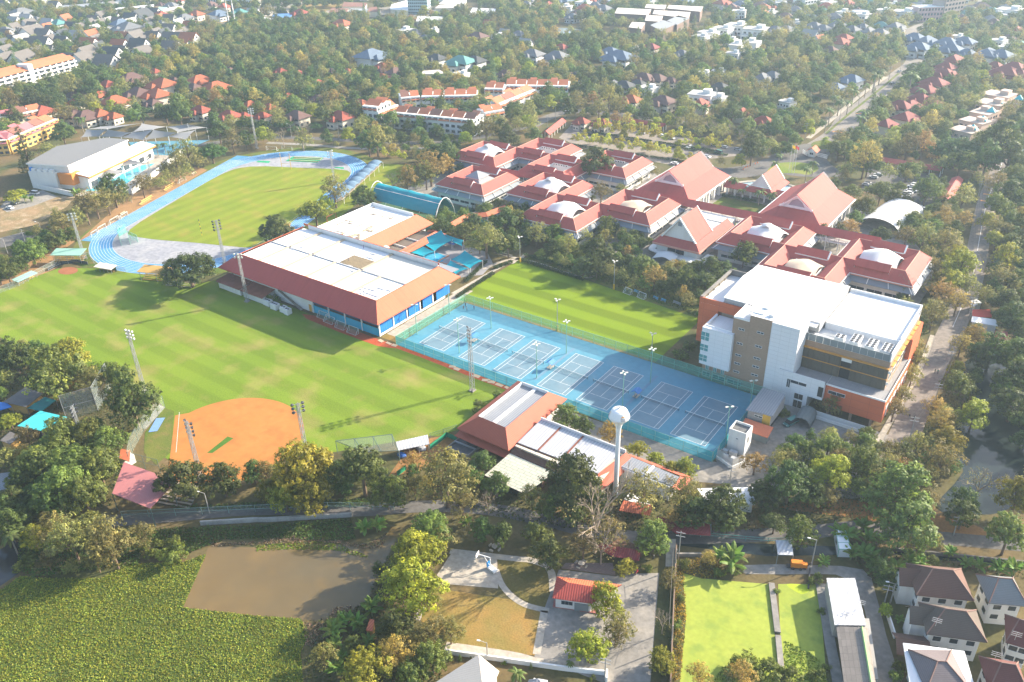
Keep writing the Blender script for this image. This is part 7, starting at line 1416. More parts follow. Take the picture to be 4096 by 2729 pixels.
for c_,r_,poly,ks,sp in ((0,0,[(-60,200),(1500,120),(1750,300),(1600,430),(1000,600),(780,620),(740,520),(-60,470)],'ggkgowgG',19),(3,0,[(0,0),(2294,0),(2294,300),(1500,260),(1000,330),(0,260)],'GFRBwTGB',25),(2,0,[(0,0),(1150,0),(900,60),(700,150),(0,130)],'GFBLwR',24),(2,0,[(1750,0),(2294,0),(2294,240),(1850,200)],'GFBLO',24),(1,0,[(-40,-60),(2294,-60),(2294,10),(-40,20)],'FBGwRB',22),(0,0,[(-60,0),(1700,0),(2294,70),(2294,120),(1300,110),(-60,90)],'gGwBR',30)):
 V=[t(c_,r_,*p) for p in poly];x0,x1,y0,y1=min(p .x for p in V),max(p .x for p in V),min(p .y for p in V),max(p .y for p in V)
 for i in range(int((x1-x0)/sp)):
  for j in range(int((y1-y0)/sp)):
   x,y=x0+(i+random .uniform(.25,.75))*sp,y0+(j+random .uniform(.25,.75))*sp;ins=False
   for a in range(len(V)):
    p,q=V[a-1],V[a]
    if (p .y>y)!=(q .y>y) and x<(q .x-p .x)*(y-p .y)/(q .y-p .y)+p .x:ins=not ins
   if not ins or random .random()<.25 or any(math .hypot(H[0].x-x,H[0].y-y)<15 for H in HOUSES) or any((Vector(p)-Vector((x,y,0))).length<26 for p in fr):continue
   u_,v_,d_=px((x,y,3))
   if not (-40<u_<4140 and -40<v_<800):continue
   k=random .choice(ks);sc=random .uniform(.95,1.3);P=Vector((x,y,0))
   if k not in PROTO_H:PROTO_H[k]=house_proto(*HK[k][:3])
   HOUSES .append((P,sc,k));PROTO_H[k].stamp((x,y,0),random .choice((0,math .pi/2))+random .uniform(-.1,.1)+.35,(sc,sc,sc**.6),HK[k][3],'houses among the trees')
for p in PROTO_H .values():p .kill()
def car_proto(col,van=False):
 r=thing('parked_car','car','car',(0,0,0));pm=mat('paint_%.2f%.2f%.2f'%col,col,.3,.03,spec=.6);b=MB();L,Wd,H_=(5.0,1.85,1.2) if van else (4.5,1.8,.8)
 pr=[(-L/2,.35),(L/2,.35),(L/2,.62),(L/2-.25,.85),(L*.24,.92),(-L/2+.1,.95 if not van else 1.0)]
 for s_ in (-1,1):
  q=[(x,s_*Wd/2,z) for x,z in pr];b .poly(q if s_<0 else q[::-1])
 for i in range(len(pr)):a,c=pr[i],pr[(i+1)%len(pr)];b .poly([(a[0],Wd/2,a[1]),(c[0],Wd/2,c[1]),(c[0],-Wd/2,c[1]),(a[0],-Wd/2,a[1])][::-1])
 b .build('body',pm,r);b=MB();h_=2.0 if van else 1.45;x0,x1=(-L/2+.15,L*.36) if van else (-L/2+.5,L*.24)
 b .slab([(x0+.25,-Wd*.4,h_),(x1-.6,-Wd*.4,h_),(x1-.6,Wd*.4,h_),(x0+.25,Wd*.4,h_)],.06);b .build('roof',pm,r);b=MB();lo=[(x0,-Wd*.48,.93),(x1,-Wd*.48,.93),(x1,Wd*.48,.93),(x0,Wd*.48,.93)];up=[(x0+.25,-Wd*.4,h_-.05),(x1-.6,-Wd*.4,h_-.05),(x1-.6,Wd*.4,h_-.05),(x0+.25,Wd*.4,h_-.05)]
 for i in range(4):b .poly([lo[i],lo[(i+1)%4],up[(i+1)%4],up[i]])
 b .build('glasshouse',GLASS,r)
 for x in (-L*.3,L*.3):
  for s_ in (-1,1):MB().tube((x,s_*(Wd/2-.2),.33),(x,s_*(Wd/2+.02),.33),.33,n=10).build('wheel',FAN,r)
 for s_ in (-1,1):MB().box(L/2-.08,s_*.62-.2,.6,L/2+.01,s_*.62+.2,.75).build('headlight',ACM,r)
 return Proto(r)
CK={'w':((.72,.72,.72),False,'white car'),'s':((.42,.43,.45),False,'silver car'),'d':((.05,.055,.06),False,'dark car'),'v':((.72,.72,.72),True,'white van'),'t':((.06,.22,.20),True,'teal van')}
PC_={}
for c_,r_,s_ in ((2,0,"495,1012,v,.6;562,1132,v,-.2;895,1142,v,-.2;1172,1190,w,-.2;1350,1218,w,-.3;1432,1238,w,-.3;1592,1318,w,1.2;1672,1278,s,-.2;1815,1303,s,-.3;1900,1318,s,-.2;2022,1338,s,-.2;1748,1402,w,-.2;1455,1464,w,0;1852,1366,t,-.3;655,998,s,.1"),(3,0,"665,1250,w,1.3;1180,640,s,1.2;1250,320,w,1.0;1900,90,s,1;1110,750,d,1.2"),(3,1,"985,42,s,0;945,64,s,0;885,132,s,0;905,122,d,0;1320,132,w,0;1290,148,w,0;1270,182,w,0;1300,186,s,0;1256,204,w,0;1240,242,w,.2;1350,332,w,0;1375,347,w,0;1330,342,s,0;1450,520,w,.1;1240,210,s,0"),(0,1,"310,208,v,.3;88,338,w,.1;130,297,d,.2;215,675,s,.5"),(3,2,"205,740,t,1.2")):
 for e in s_ .split(';'):
  x,y,k,a=e .split(',')
  if k not in PC_:PC_[k]=car_proto(*CK[k][:2])
  P=t(c_,r_,float(x),float(y),.6);PC_[k].stamp((P .x,P .y,.06),float(a)+random .choice((0,math .pi)),1.0,CK[k][2],'parked cars')
for p in PC_ .values():p .kill()
b=MB();A,B=t(3,2,290,780),t(3,2,345,690);u=(B-A).normalized();v=Vector((u .y,-u .x,0));n=8
for i in range(n):
 a0,a1=math .pi*i/n,math .pi*(i+1)/n;V=lambda s_,a:A+u*s_+v*(2.6*math .cos(a))+Vector((0,0,.9+2.2*math .sin(a)));b .slab([V(0,a0),V(7.5,a0),V(7.5,a1),V(0,a1)],.06)
for s_ in (1,-1):b .slab([A+v*2.6*s_+Vector((0,0,.9)),A+u*7.5+v*2.6*s_+Vector((0,0,.9)),A+u*7.5+v*2.6*s_,A+v*2.6*s_],.05)
o=b .build('tunnel_shelter',mat('tarp_grey',(.15,.17,.17),.7,.1));tag(o,'dark grey barrel shelter beside the teal van below the block','shelter');recenter(o)
# ================================================================ TREES, PALMS, BANANAS, SHRUBS, GROUND COVER
def quads_mesh(name,cen,nrm,size,var,mat_=None,asp=.75):
 """cloud of leaf sprays: one small quad per spray (numpy)"""
 n=len(cen);nrm=nrm/(np .linalg .norm(nrm,axis=1,keepdims=True)+1e-9)
 ref=np .tile(np .array([[0.,0.,1.]]),(n,1));ref[np .abs(nrm[:,2])>.9]=(1,0,0)
 u=np .cross(ref,nrm);u/=np .linalg .norm(u,axis=1,keepdims=True);v=np .cross(nrm,u);a=RNG .uniform(0,6.283,n)[:,None]
 u,v=u*np .cos(a)+v*np .sin(a),v*np .cos(a)-u*np .sin(a);s=(size*RNG .uniform(.65,1.35,n))[:,None]*.5
 V=np .stack([cen-u*s-v*s*asp*.35,cen-u*s*.1-v*s*asp,cen+u*s,cen+u*s*.1+v*s*asp],1).reshape(-1,3)
 me=bpy .data .meshes .new(name);me .vertices .add(4*n);me .vertices .foreach_set('co',V .astype('f').ravel());me .loops .add(4*n);me .loops .foreach_set('vertex_index',np .arange(4*n,dtype='i'))
 me .polygons .add(n);me .polygons .foreach_set('loop_start',np .arange(0,4*n,4,dtype='i'));me .polygons .foreach_set('loop_total',np .full(n,4,'i'))
 at=me .attributes .new('leafvar','FLOAT_COLOR','FACE');c=np .ones((n,4),'f');c[:,:3]=var;at .data .foreach_set('color',c .ravel())
 me .materials .append(mat_ or LEAF);me .update(calc_edges=True);return me
def unit(n):x=RNG .normal(size=(n,3));return x/np .linalg .norm(x,axis=1,keepdims=True)
def crown(name,lobes,per_m2=5.2,size=.5,young=.25,droop=0.0,openness=.0,inner=.22):
 """lobes: (x, y, z, rx, ry, rz). Sprays sit mostly near each lobe's skin, with sub-clumps that leave gaps"""
 Cn,Nn,Vv=[],[],[];size*=.76;per_m2*=1.65
 for (x,y,z,rx,ry,rz) in lobes:
  area=4*math .pi*((rx*ry)**1.6/3+(rx*rz)**1.6/3+(ry*rz)**1.6/3)**(1/1.6);nc=max(5,int(area/(2.4)))
  d=unit(nc);d=d[d[:,2]>-.65];k=int(area*per_m2/max(1,len(d)))
  for q in d:
   if RNG .random()<openness:continue
   cr=np .array([rx,ry,rz])*RNG .uniform(.72,1.06);cc=q*cr;sub=max(.55,.30*min(rx,ry,rz))*RNG .uniform(.7,1.35)
   e=unit(k)*(RNG .random((k,1))**.45)*sub;p=cc+e*(1,1,.75);p[:,2]-=droop*RNG .random(k)*sub
   nn=q*.9+e/sub*.8+unit(k)*.55+(0,0,.35);t_=RNG .uniform(.75,1.2);yv=1.0+young*(RNG .random()<.3)*RNG .uniform(.3,1.4)
   va=np .ones((k,3))*t_*RNG .uniform(.78,1.25,(k,1));va[:,0]*=yv;va[:,1]*=1+(yv-1)*.75;Cn .append(p+(x,y,z));Nn .append(nn);Vv .append(va)
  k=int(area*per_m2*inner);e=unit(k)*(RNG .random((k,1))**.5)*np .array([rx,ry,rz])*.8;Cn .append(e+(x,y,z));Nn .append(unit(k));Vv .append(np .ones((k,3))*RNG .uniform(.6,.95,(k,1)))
 return quads_mesh(name,np .concatenate(Cn),np .concatenate(Nn),size,np .concatenate(Vv))
def trunk_mesh(name,H_,r0,limbs,fork=.5):
 b=MB();b .tube((0,0,-.1),(0,0,H_*fork),r0,r0*.7,n=6,cap=False)
 for (x,y,z,*_r) in limbs:
  m_=Vector((x*.5,y*.5,H_*fork+(z-H_*fork)*.45));b .tube((0,0,H_*fork*.9),m_,r0*.5,r0*.34,n=5,cap=False);b .tube(m_,(x,y,z),r0*.34,r0*.1,n=4,cap=False)
 o=b .build(name,BARK);me=o .data;bpy .data .objects .remove(o);return me
def lobes_round(R0,H_,n,flat=.8,seed=0):
 rg=random .Random(seed);out=[];zc=H_-R0*flat
 for k in range(n):
  a=6.283*k/n+rg .uniform(-.4,.4);rr=R0*rg .uniform(.38,.66);out .append((rr*math .cos(a),rr*math .sin(a),zc+R0*flat*rg .uniform(-.5,.15),R0*rg .uniform(.36,.52),R0*rg .uniform(.36,.52),R0*rg .uniform(.30,.46)))
 for k in range(max(2,n//3)):a=rg .uniform(0,6.28);rr=R0*rg .uniform(.0,.35);out .append((rr*math .cos(a),rr*math .sin(a),zc+R0*flat*rg .uniform(.25,.6),R0*rg .uniform(.34,.5),R0*rg .uniform(.34,.5),R0*rg .uniform(.3,.44)))
 return out
def mk(kind,v):
 s=100+v*17+len(kind);rg=random .Random(s)
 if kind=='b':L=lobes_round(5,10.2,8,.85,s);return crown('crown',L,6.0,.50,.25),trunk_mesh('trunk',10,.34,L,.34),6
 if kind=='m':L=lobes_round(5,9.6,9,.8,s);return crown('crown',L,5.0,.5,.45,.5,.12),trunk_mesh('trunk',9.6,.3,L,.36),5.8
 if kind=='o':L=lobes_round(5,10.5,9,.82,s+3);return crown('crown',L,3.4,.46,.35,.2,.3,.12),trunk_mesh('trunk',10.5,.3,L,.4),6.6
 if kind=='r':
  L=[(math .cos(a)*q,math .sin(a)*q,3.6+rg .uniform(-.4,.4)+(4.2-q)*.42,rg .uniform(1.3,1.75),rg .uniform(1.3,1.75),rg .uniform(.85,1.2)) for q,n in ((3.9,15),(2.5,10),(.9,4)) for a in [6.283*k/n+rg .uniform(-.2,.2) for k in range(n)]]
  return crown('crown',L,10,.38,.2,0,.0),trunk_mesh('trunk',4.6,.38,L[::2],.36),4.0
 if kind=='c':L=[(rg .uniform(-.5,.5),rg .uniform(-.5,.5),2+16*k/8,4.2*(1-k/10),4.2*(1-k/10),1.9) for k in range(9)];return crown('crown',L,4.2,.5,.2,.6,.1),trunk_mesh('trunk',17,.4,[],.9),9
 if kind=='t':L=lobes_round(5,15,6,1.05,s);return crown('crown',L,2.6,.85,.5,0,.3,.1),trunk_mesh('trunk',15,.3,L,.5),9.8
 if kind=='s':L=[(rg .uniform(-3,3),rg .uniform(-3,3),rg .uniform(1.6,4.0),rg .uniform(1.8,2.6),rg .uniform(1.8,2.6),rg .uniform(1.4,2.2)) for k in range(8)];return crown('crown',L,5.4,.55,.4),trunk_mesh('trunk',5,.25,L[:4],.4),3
 if kind=='x':
  b=MB()
  def br(p,d,l,r0,dep):
   q=p+d*l;b .tube(p,q,r0,r0*.62,n=4 if dep>1 else 3,cap=False)
   if dep==0:return
   for k in range(3 if dep>1 else 3):e=(d+Vector((rg .uniform(-1,1),rg .uniform(-1,1),rg .uniform(-.25,.6)))*.75).normalized();br(q,e,l*rg .uniform(.6,.85),r0*.6,dep-1)
  br(Vector((0,0,0)),Vector((0,0,1)),3.6,.3,5);o=b .build('branches',mat('dry_twig',(.27,.215,.165),.9,.2,1));me=o .data;bpy .data .objects .remove(o)
  L=lobes_round(4.6,10,7,.8,s);return me,crown('crown',L,.5,.4,.3,0,.2,.1),6
TINT={'b':(.105,.142,.036),'m':(.155,.195,.044),'o':(.225,.205,.066),'r':(.08,.128,.034),'y':(.29,.30,.036),'n':(.32,.225,.066),'t':(.38,.34,.045),'c':(.095,.125,.042),'s':(.17,.21,.045),'x':(.25,.22,.085),'p':(.14,.19,.05),'a':(.16,.25,.042)}
KW={'b':'dense dark green tree','m':'mid green feathery tree','o':'airy olive tree','r':'broad umbrella shaped tree','y':'bright yellow green tree','n':'orange brown dry tree','t':'thin yellow tree','c':'tall conical dark tree','s':'low leafy shrub','x':'bare branching tree','p':'palm','a':'banana plant'}
SHAPE={'b':'b','m':'m','o':'o','r':'r','y':'m','n':'o','t':'t','c':'c','s':'s','x':'x'}
PR={k:[mk(k,v) for v in range(3 if k in 'bmo' else 2)] for k in 'bmorctsx'}
def frond_mesh(L,w_,droop,rise,seg=6,name='frond',tatter=True):
 V,F,A_=[],[],[]
 for i in range(seg+1):
  u=i/seg;x=L*u*(1-.12*u);z=rise*u-droop*u*u;ww=w_*math .sin(math .pi*min(.97,.12+.86*u))**.7
  V+=[(x,-ww,z-ww*.35),(x,0,z),(x,ww,z-ww*.35)]
 for i in range(seg):
  a=i*3;F+=[(a,a+3,a+4,a+1),(a+1,a+4,a+5,a+2)]
 me=bpy .data .meshes .new(name);me .from_pydata(V,[],F);at=me .attributes .new('leafvar','FLOAT_COLOR','FACE')
 at .data .foreach_set('color',sum(([random .uniform(.85,1.15)]*3+[1.0] for _ in F),[]));me .materials .append(LEAF);return me
FRP=[frond_mesh(3.0,.5,2.2,1.2),frond_mesh(2.8,.45,2.6,.9)];FRB=[frond_mesh(2.6,.42,1.7,2.1,5,'leaf'),frond_mesh(2.3,.40,1.2,2.3,5,'leaf')]
b_=MB();b_ .tube((0,0,-.1),(.15,0,6),.22,.15,n=6,cap=False);o_=b_ .build('trunk',mat('palm_trunk',(.26,.22,.17),.9,.2,2));PALM_T=o_ .data;bpy .data .objects .remove(o_)
b_=MB();b_ .tube((0,0,-.1),(.05,0,1.5),.16,.12,n=6,cap=False);o_=b_ .build('stem',mat('banana_stem',(.22,.24,.10),.8,.2,2));BAN_T=o_ .data;bpy .data .objects .remove(o_)
GN_={'p':'palms','a':'banana plants','s':'shrubs','x':'bare trees'}
TREES=[];WOOD_X=[];PENDING=[]
def add(o,me,name,parent,col,loc=(0,0,0),rot=(0,0,0)):
 q=bpy .data .objects .new(name,me);C .objects .link(q);q .parent=parent;q .location=loc;q .rotation_euler=rot;q .color=(*col,1);return q
def plant(k,P,D,tint=None,hs=1.0,label=None):
 TREES .append((P .x,P .y,D/2));PENDING .append((k,P,D,hs))
def plant_now(k,P,D,hs,tint=None,label=None):
 col=tint or TINT[k];j=random .uniform(.85,1.15);col=tuple(c*j*random .uniform(.95,1.05) for c in col)
 nm={'p':'palm_tree','a':'banana_plant','s':'shrub'}.get(k,'tree');r=thing(nm,label or KW[k],{'p':'palm','a':'banana plant','s':'shrub'}.get(k,'tree'),(P .x,P .y,0),GN_ .get(k,'trees'));r .rotation_euler=(0,0,random .uniform(0,6.28))
 if k=='p':
  s=D/5.2;r .scale=(s,s,s*hs);add(None,PALM_T,'trunk',r,col)
  for i in range(13):add(None,FRP[i%2],'frond',r,col,(.15,0,6),(random .uniform(-.15,.15),random .uniform(-.5,.35),6.283*i/13))
 elif k=='a':
  s=D/4.2;r .scale=(s,s,s)
  for i in range(3):
   x,y=(0,0) if i==0 else (random .uniform(-.8,.8),random .uniform(-.8,.8));add(None,BAN_T,'stem',r,col,(x,y,0))
   for q in range(6):add(None,FRB[q%2],'leaf',r,col,(x+.05,y,1.4),(random .uniform(-.2,.2),random .uniform(-.55,.25),6.283*q/6+i))
 else :
  c,t_,zc=random .choice(PR[SHAPE[k]]);s=D/10;r .scale=(s*random .uniform(.86,1.14),s*random .uniform(.86,1.14),s*hs*random .uniform(.85,1.15))
  if k=='x':add(None,c,'branches',r,col);add(None,t_,'leaf_remnants',r,col)['kind']='stuff'
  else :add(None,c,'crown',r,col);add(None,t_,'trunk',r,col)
 return r
ZC={'b':.6,'m':.58,'o':.66,'r':.46,'y':.58,'n':.66,'t':.98,'c':.9,'s':.3,'x':.6,'p':1.1,'a':.45}
def tplant(c_,r_,x,y,w_,k):
 z=4.0;P=t(c_,r_,x,y,z)
 for _ in range(4):D=w_*.44638*(P-Vector((0,0,CH))).length/FP;z=min(ZC[k]*D,14);P=t(c_,r_,x,y,z)
 return plant(k,P,D*(.92 if k=='r' else 1.2 if w_>150 else 1.1))
TL={(0,0):"1890,1340,260,r;1580,1470,190,o;1680,1370,170,o;1770,1430,150,o;1480,1500,150,o;230,1370,190,c;560,1200,180,b;430,1330,150,o;720,1080,90,p;1330,1320,70,p;1400,1315,70,p;1470,1300,70,p;1545,1320,60,p;1600,1000,220,b;620,770,200,o;800,800,170,b;300,900,190,b;100,930,180,o;1270,1040,110,p;2080,1270,170,o;2200,1250,160,b;1960,1180,170,b;1200,1030,150,m;850,1000,140,y;1000,960,110,y;1480,1010,160,b;560,1010,170,o;120,1050,150,b",(1,0):"60,1200,150,y;410,1230,200,x;430,1260,150,o;640,1240,120,b;825,1210,120,y;1080,1260,220,o;1010,1290,200,m;1310,1230,150,b;1420,1250,100,o;1625,1310,420,r;1720,1390,260,b;1560,1490,280,n;1700,1490,180,n;1830,1510,130,b;1750,1230,80,y;1870,1230,130,y;2060,1180,200,o;2200,1170,180,b;1150,1380,70,t;1220,1370,70,y;1280,1390,70,t;1330,1390,70,t;1200,1240,110,b;1560,910,110,p;1530,970,90,p;2060,920,130,p;2130,890,100,p;1110,1040,80,p;1170,1040,80,p;890,1010,170,b;240,1240,130,x;140,1240,110,o;720,1290,60,o;1500,1210,110,b;1980,1110,120,m;2250,1260,160,b;1660,950,120,b;1740,980,110,m;1900,990,80,p",(2,0):"780,960,180,o;870,880,180,o;1030,1070,130,n;930,1060,110,n;1290,1090,120,y;1610,1120,130,o;1690,1160,130,o;1800,1170,110,x;1950,1180,120,x;1520,1000,130,y;2150,1370,190,b;1970,1030,170,b;2040,1430,130,y;1870,1440,90,o;680,1370,40,c;180,1130,150,o;200,1200,140,b;60,1120,150,o;340,920,130,y;750,1500,280,b;620,1520,150,o;870,1540,170,b;1270,1520,110,o;50,1440,100,o;1640,950,110,p;1560,1000,100,p;1720,980,110,p;1800,960,100,p;2180,1220,160,m;2060,1250,110,x;1400,1080,110,y;560,870,120,b;450,860,110,b;1180,930,120,o;1100,870,130,n;2250,1280,120,m",(3,0):"630,1330,200,m;700,1330,160,m;870,1440,240,n;900,1470,190,b;1390,1300,170,n;1250,1320,170,o;1050,1260,120,x;960,1300,130,o;1700,1310,380,r;2080,1290,300,b;1960,1450,220,b;1730,1440,220,m;2150,1440,220,b;1560,1470,150,o;250,1260,130,m;40,1300,130,o;100,1400,70,p;350,1520,100,p;410,1470,90,p;60,1470,80,p;640,920,100,p;560,1000,100,p;770,830,100,p;880,780,80,p;960,690,110,p;1010,650,90,p;1290,690,120,p;1380,820,90,p;840,1070,100,p;860,1020,110,p;720,930,80,p;600,880,90,p;1250,1520,180,m;1080,1540,150,o;1350,1500,140,m;700,1530,150,o;1160,1350,150,o;520,1260,90,y",(0,1):"1010,180,250,b;950,260,210,o;850,300,200,o;760,340,220,o;1080,250,150,o;1170,240,90,x;1270,140,160,o;1340,120,130,o;1430,100,130,o;1500,70,120,o;1600,40,130,o;1680,10,120,o;560,480,200,o;640,590,140,b;560,610,140,b;460,650,170,b;380,670,150,b;290,750,200,m;220,800,160,b;150,850,150,b;60,910,170,b;-20,930,150,b;340,690,140,b;110,240,110,y;180,205,90,y;700,440,150,o;1670,800,560,r;270,255,60,a;215,250,60,a;690,205,90,a",(1,1):"700,190,230,o;530,380,240,y;970,260,200,b;180,560,230,b;280,530,150,n;1350,90,200,n;1230,130,150,x;1450,110,150,o;1520,50,200,o;1690,520,170,b;1870,550,210,m;2060,600,320,o;2230,480,220,b;1900,390,50,c;1940,340,40,c;160,1160,110,s;1940,470,190,b;2260,690,180,b;2000,650,190,m;620,300,150,y",(2,1):"60,480,200,m;220,560,220,o;370,580,180,m;500,680,180,o;660,590,150,o;850,520,180,m;830,600,170,o;750,760,230,b;880,810,200,b;1010,650,170,b;1110,580,150,m;1050,830,190,b;1180,870,250,m;1280,960,200,n;1420,960,170,b;1520,860,140,o;1640,870,170,m;1790,870,200,b;1900,900,170,b;1560,1010,220,b;1740,1010,220,b;1850,970,150,b;2000,670,180,o;2080,760,220,m;800,190,170,o;700,230,100,b;980,150,120,o;1150,90,70,o;1990,100,100,p;2060,190,80,p;2220,210,100,p;20,230,120,n;640,870,200,b;420,650,150,m;1340,1040,130,b;130,560,150,b;1000,960,150,o;1420,1050,150,b;760,880,170,b;1620,930,130,b;1110,1000,130,o",(3,1):"490,580,150,b;630,580,160,b;760,180,150,m;860,340,180,m;1010,200,200,m;1140,250,160,m;1020,590,160,b;1180,150,110,m;1310,430,150,m;1420,190,220,m;1560,130,110,b;1750,250,200,o;1580,420,190,n;1240,590,170,o;1400,600,190,o;1580,650,220,o;1690,760,220,y;1720,880,240,y;1640,1000,240,y;1560,1100,230,n;1700,1180,200,n;1480,1320,220,o;1230,1090,160,x;1210,1120,130,b;790,420,150,m;740,510,170,n;2060,350,200,m;2180,220,230,b;2030,520,150,o;2170,470,180,m;2050,620,170,y;1960,830,150,x;2130,800,200,y;2200,650,170,m;2080,950,200,o;2100,1190,200,b;2200,1330,220,b;2240,980,150,m;1850,1480,200,n;1930,1150,160,o;1500,880,170,o;1430,760,150,o;1660,640,140,o;1770,450,150,n;590,120,100,b;690,60,120,o;30,230,90,p;20,140,70,p;1250,70,110,o;1460,500,170,m;2260,120,200,b;2050,130,180,o;1960,470,140,y;1540,1000,160,y;1790,1060,170,o",(0,2):"120,150,260,b;560,140,320,y;340,120,200,b;480,340,420,m;800,400,250,o;1050,340,260,m;1180,570,430,b;560,900,330,m;760,860,330,m;950,920,300,m;400,1060,350,m;640,1120,400,m;880,1130,330,m;560,1340,380,m;750,1390,350,m;450,1450,300,m;300,1160,250,m;1610,1240,420,b;1990,1240,330,b;2270,1190,200,b;70,1080,230,o;90,720,160,y;90,1470,250,b;10,470,110,m;180,1260,200,b;60,330,150,o;960,260,130,b;250,880,170,o",(1,2):"80,1170,210,o;430,1170,520,y;260,1400,300,y;490,1430,300,y;950,1170,480,b;740,1160,220,b;1170,1370,320,m;1700,1220,540,o;1400,1080,190,n;2030,1090,220,b;2160,1290,240,b;1850,1450,280,o;2080,1480,180,x;2000,610,130,s;2150,510,150,s;1420,1330,200,o;560,1240,260,y;120,1330,220,y",(2,2):"490,680,270,m;640,790,180,b;880,870,240,n;1130,980,190,y;1290,1060,160,y;1430,1150,190,y;1560,1140,190,y;560,1280,540,b;180,1400,240,o;1180,1370,420,o;1560,1420,300,o;1900,1500,340,b;2180,1090,220,n;2250,1400,280,b;1510,130,130,s;1590,60,120,s;330,1480,240,m;760,1480,220,b;1400,1300,160,o",(3,2):"180,990,180,m;340,980,170,m;540,960,220,m;740,890,150,o;850,920,160,m;970,960,180,m;1080,1010,190,o;1190,1010,200,m;1320,940,190,o;200,1260,410,b;550,1200,340,y;850,1120,320,m;1080,1140,220,o;1190,1170,230,n;1540,1100,330,o;1190,1370,500,m;1770,1440,220,b;1900,1300,280,x;2230,1410,290,y;2010,90,290,b;2210,160,290,b;2190,350,300,b;2200,560,300,b;2330,730,260,b;1700,420,250,m;1690,270,140,y;1730,50,160,n;1850,660,260,y;1560,740,190,n;1610,900,240,y;1330,70,180,o;1320,190,180,o;1290,330,180,o;1200,490,180,o;1130,630,180,o;570,600,170,o;500,560,140,o;110,640,130,s;700,1010,150,m;1380,1230,260,o;1500,600,170,n;1900,180,200,b;640,1080,180,o;430,1090,220,m;1440,1420,200,o;950,1240,220,o",(0,3):"640,300,380,o;950,290,380,o;430,490,170,o;640,520,150,o;860,480,190,o;1010,390,300,o;300,270,210,y;1270,270,200,o;90,170,260,b;100,280,150,p;820,200,300,m;480,220,260,o;1540,300,180,s;1560,420,200,s;1350,380,160,s;210,500,150,s;20,60,230,b;240,90,170,m",(1,3):"1570,190,360,m;1430,450,420,y;1400,720,480,y;1230,1080,320,b;1250,1290,310,n;970,1430,380,y;600,1330,230,o;1580,1370,290,m;1400,1500,270,m;1580,1110,260,o;1740,1110,240,o;2030,220,220,b;2200,250,220,b;1080,170,150,a;980,180,150,a;1040,880,170,a;700,1080,160,a;790,1010,150,a;900,1020,150,a;1890,130,110,a;1000,1180,130,a;690,1230,130,a;770,1330,130,a;720,1450,150,a;1755,1345,40,c;1825,1345,45,c;1940,1330,40,s;2220,1390,50,s;1330,560,230,m;1640,300,240,o;1290,700,230,m;1530,820,220,o;1100,560,150,b;1470,1190,200,o;860,1230,170,m;940,1080,100,m;1330,1400,180,n;1760,60,120,x",(2,3):"230,230,250,m;340,420,290,b;750,150,560,x;800,380,300,x;1270,270,340,m;1010,540,170,y;1410,640,190,o;850,830,310,y;960,1060,250,o;930,1150,210,o;690,1250,330,y;1350,1060,170,x;1340,1340,190,y;1350,1420,180,y;1680,1520,200,n;2060,1520,230,n;1950,1530,130,p;1960,470,210,a;1880,440,150,a;1640,60,300,b;1920,110,280,b;1450,120,200,n;560,60,230,m;1500,820,90,s;1480,1050,100,s;1460,1200,100,s;1540,490,120,s;1770,450,150,n;1850,600,120,s;2000,560,130,s;170,1430,40,c;330,1420,40,s;520,1400,70,p;40,1500,140,p;720,1530,60,s;1220,530,100,s;2120,1440,230,s;2250,1500,200,s;640,330,280,o;900,260,260,o",(3,3):"60,140,200,b;280,230,280,m;1220,170,430,m;2150,260,330,m;1750,60,260,b;1000,560,190,b;1100,640,200,b;1050,930,120,y;640,220,150,a;740,250,160,a;850,160,140,a;900,270,150,a;780,400,150,a;880,430,160,a;1130,530,150,a;1280,470,130,a;1360,490,130,a;1640,400,110,a;1800,500,110,a;1890,530,120,a;2200,540,150,a;490,480,110,a;930,380,110,m;1060,400,100,m;1270,400,90,m;1360,400,80,m;950,480,150,s;1160,1430,130,s;1160,1530,130,s;100,1480,130,s;200,1540,160,s;430,1500,140,s;530,1440,80,s;420,650,110,s;80,760,70,s;1180,1010,80,a;470,920,80,s;1500,300,140,o;1350,330,200,o;1480,480,100,m;2080,560,140,a;1000,480,120,a"}
for (c_,r_),s_ in TL .items():
 for e in s_ .split(';'):
  x,y,w_,k=e .split(',');tplant(c_,r_,float(x),float(y),float(w_),k)
def row(a,b2,n,D,k='t',jit=.6):
 for i in range(n):
  if random .random()<.06:continue
  P=a .lerp(b2,(i+random .uniform(.25,.75))/n);P .x+=random .uniform(-jit,jit);P .y+=random .uniform(-jit,jit);plant(k if random .random()<.85 else 'y',P,D*random .uniform(.75,1.25),hs=random .uniform(.85,1.1))
row(t(2,0,650,1190),t(2,0,1950,1385),22,5.2);row(t(2,0,690,1150),t(2,0,1930,1340),20,5.2);row(t(2,0,520,1290),t(2,0,1620,1455),19,4.8);row(t(2,0,560,1270),t(2,0,1560,1420),17,4.8)
def rank(e):
 x,y,d=px(e[1]+Vector((0,0,4)));return -e[2]/d if -60<x<4156 and -80<y<2850 else 0
PENDING .sort(key=rank);n_tree=0
for e in PENDING:
 if e[0] in 'pasx':plant_now(*e)
 elif n_tree<285 and rank(e)<0:n_tree+=1;plant_now(*e)
 else :WOOD_X .append(e)
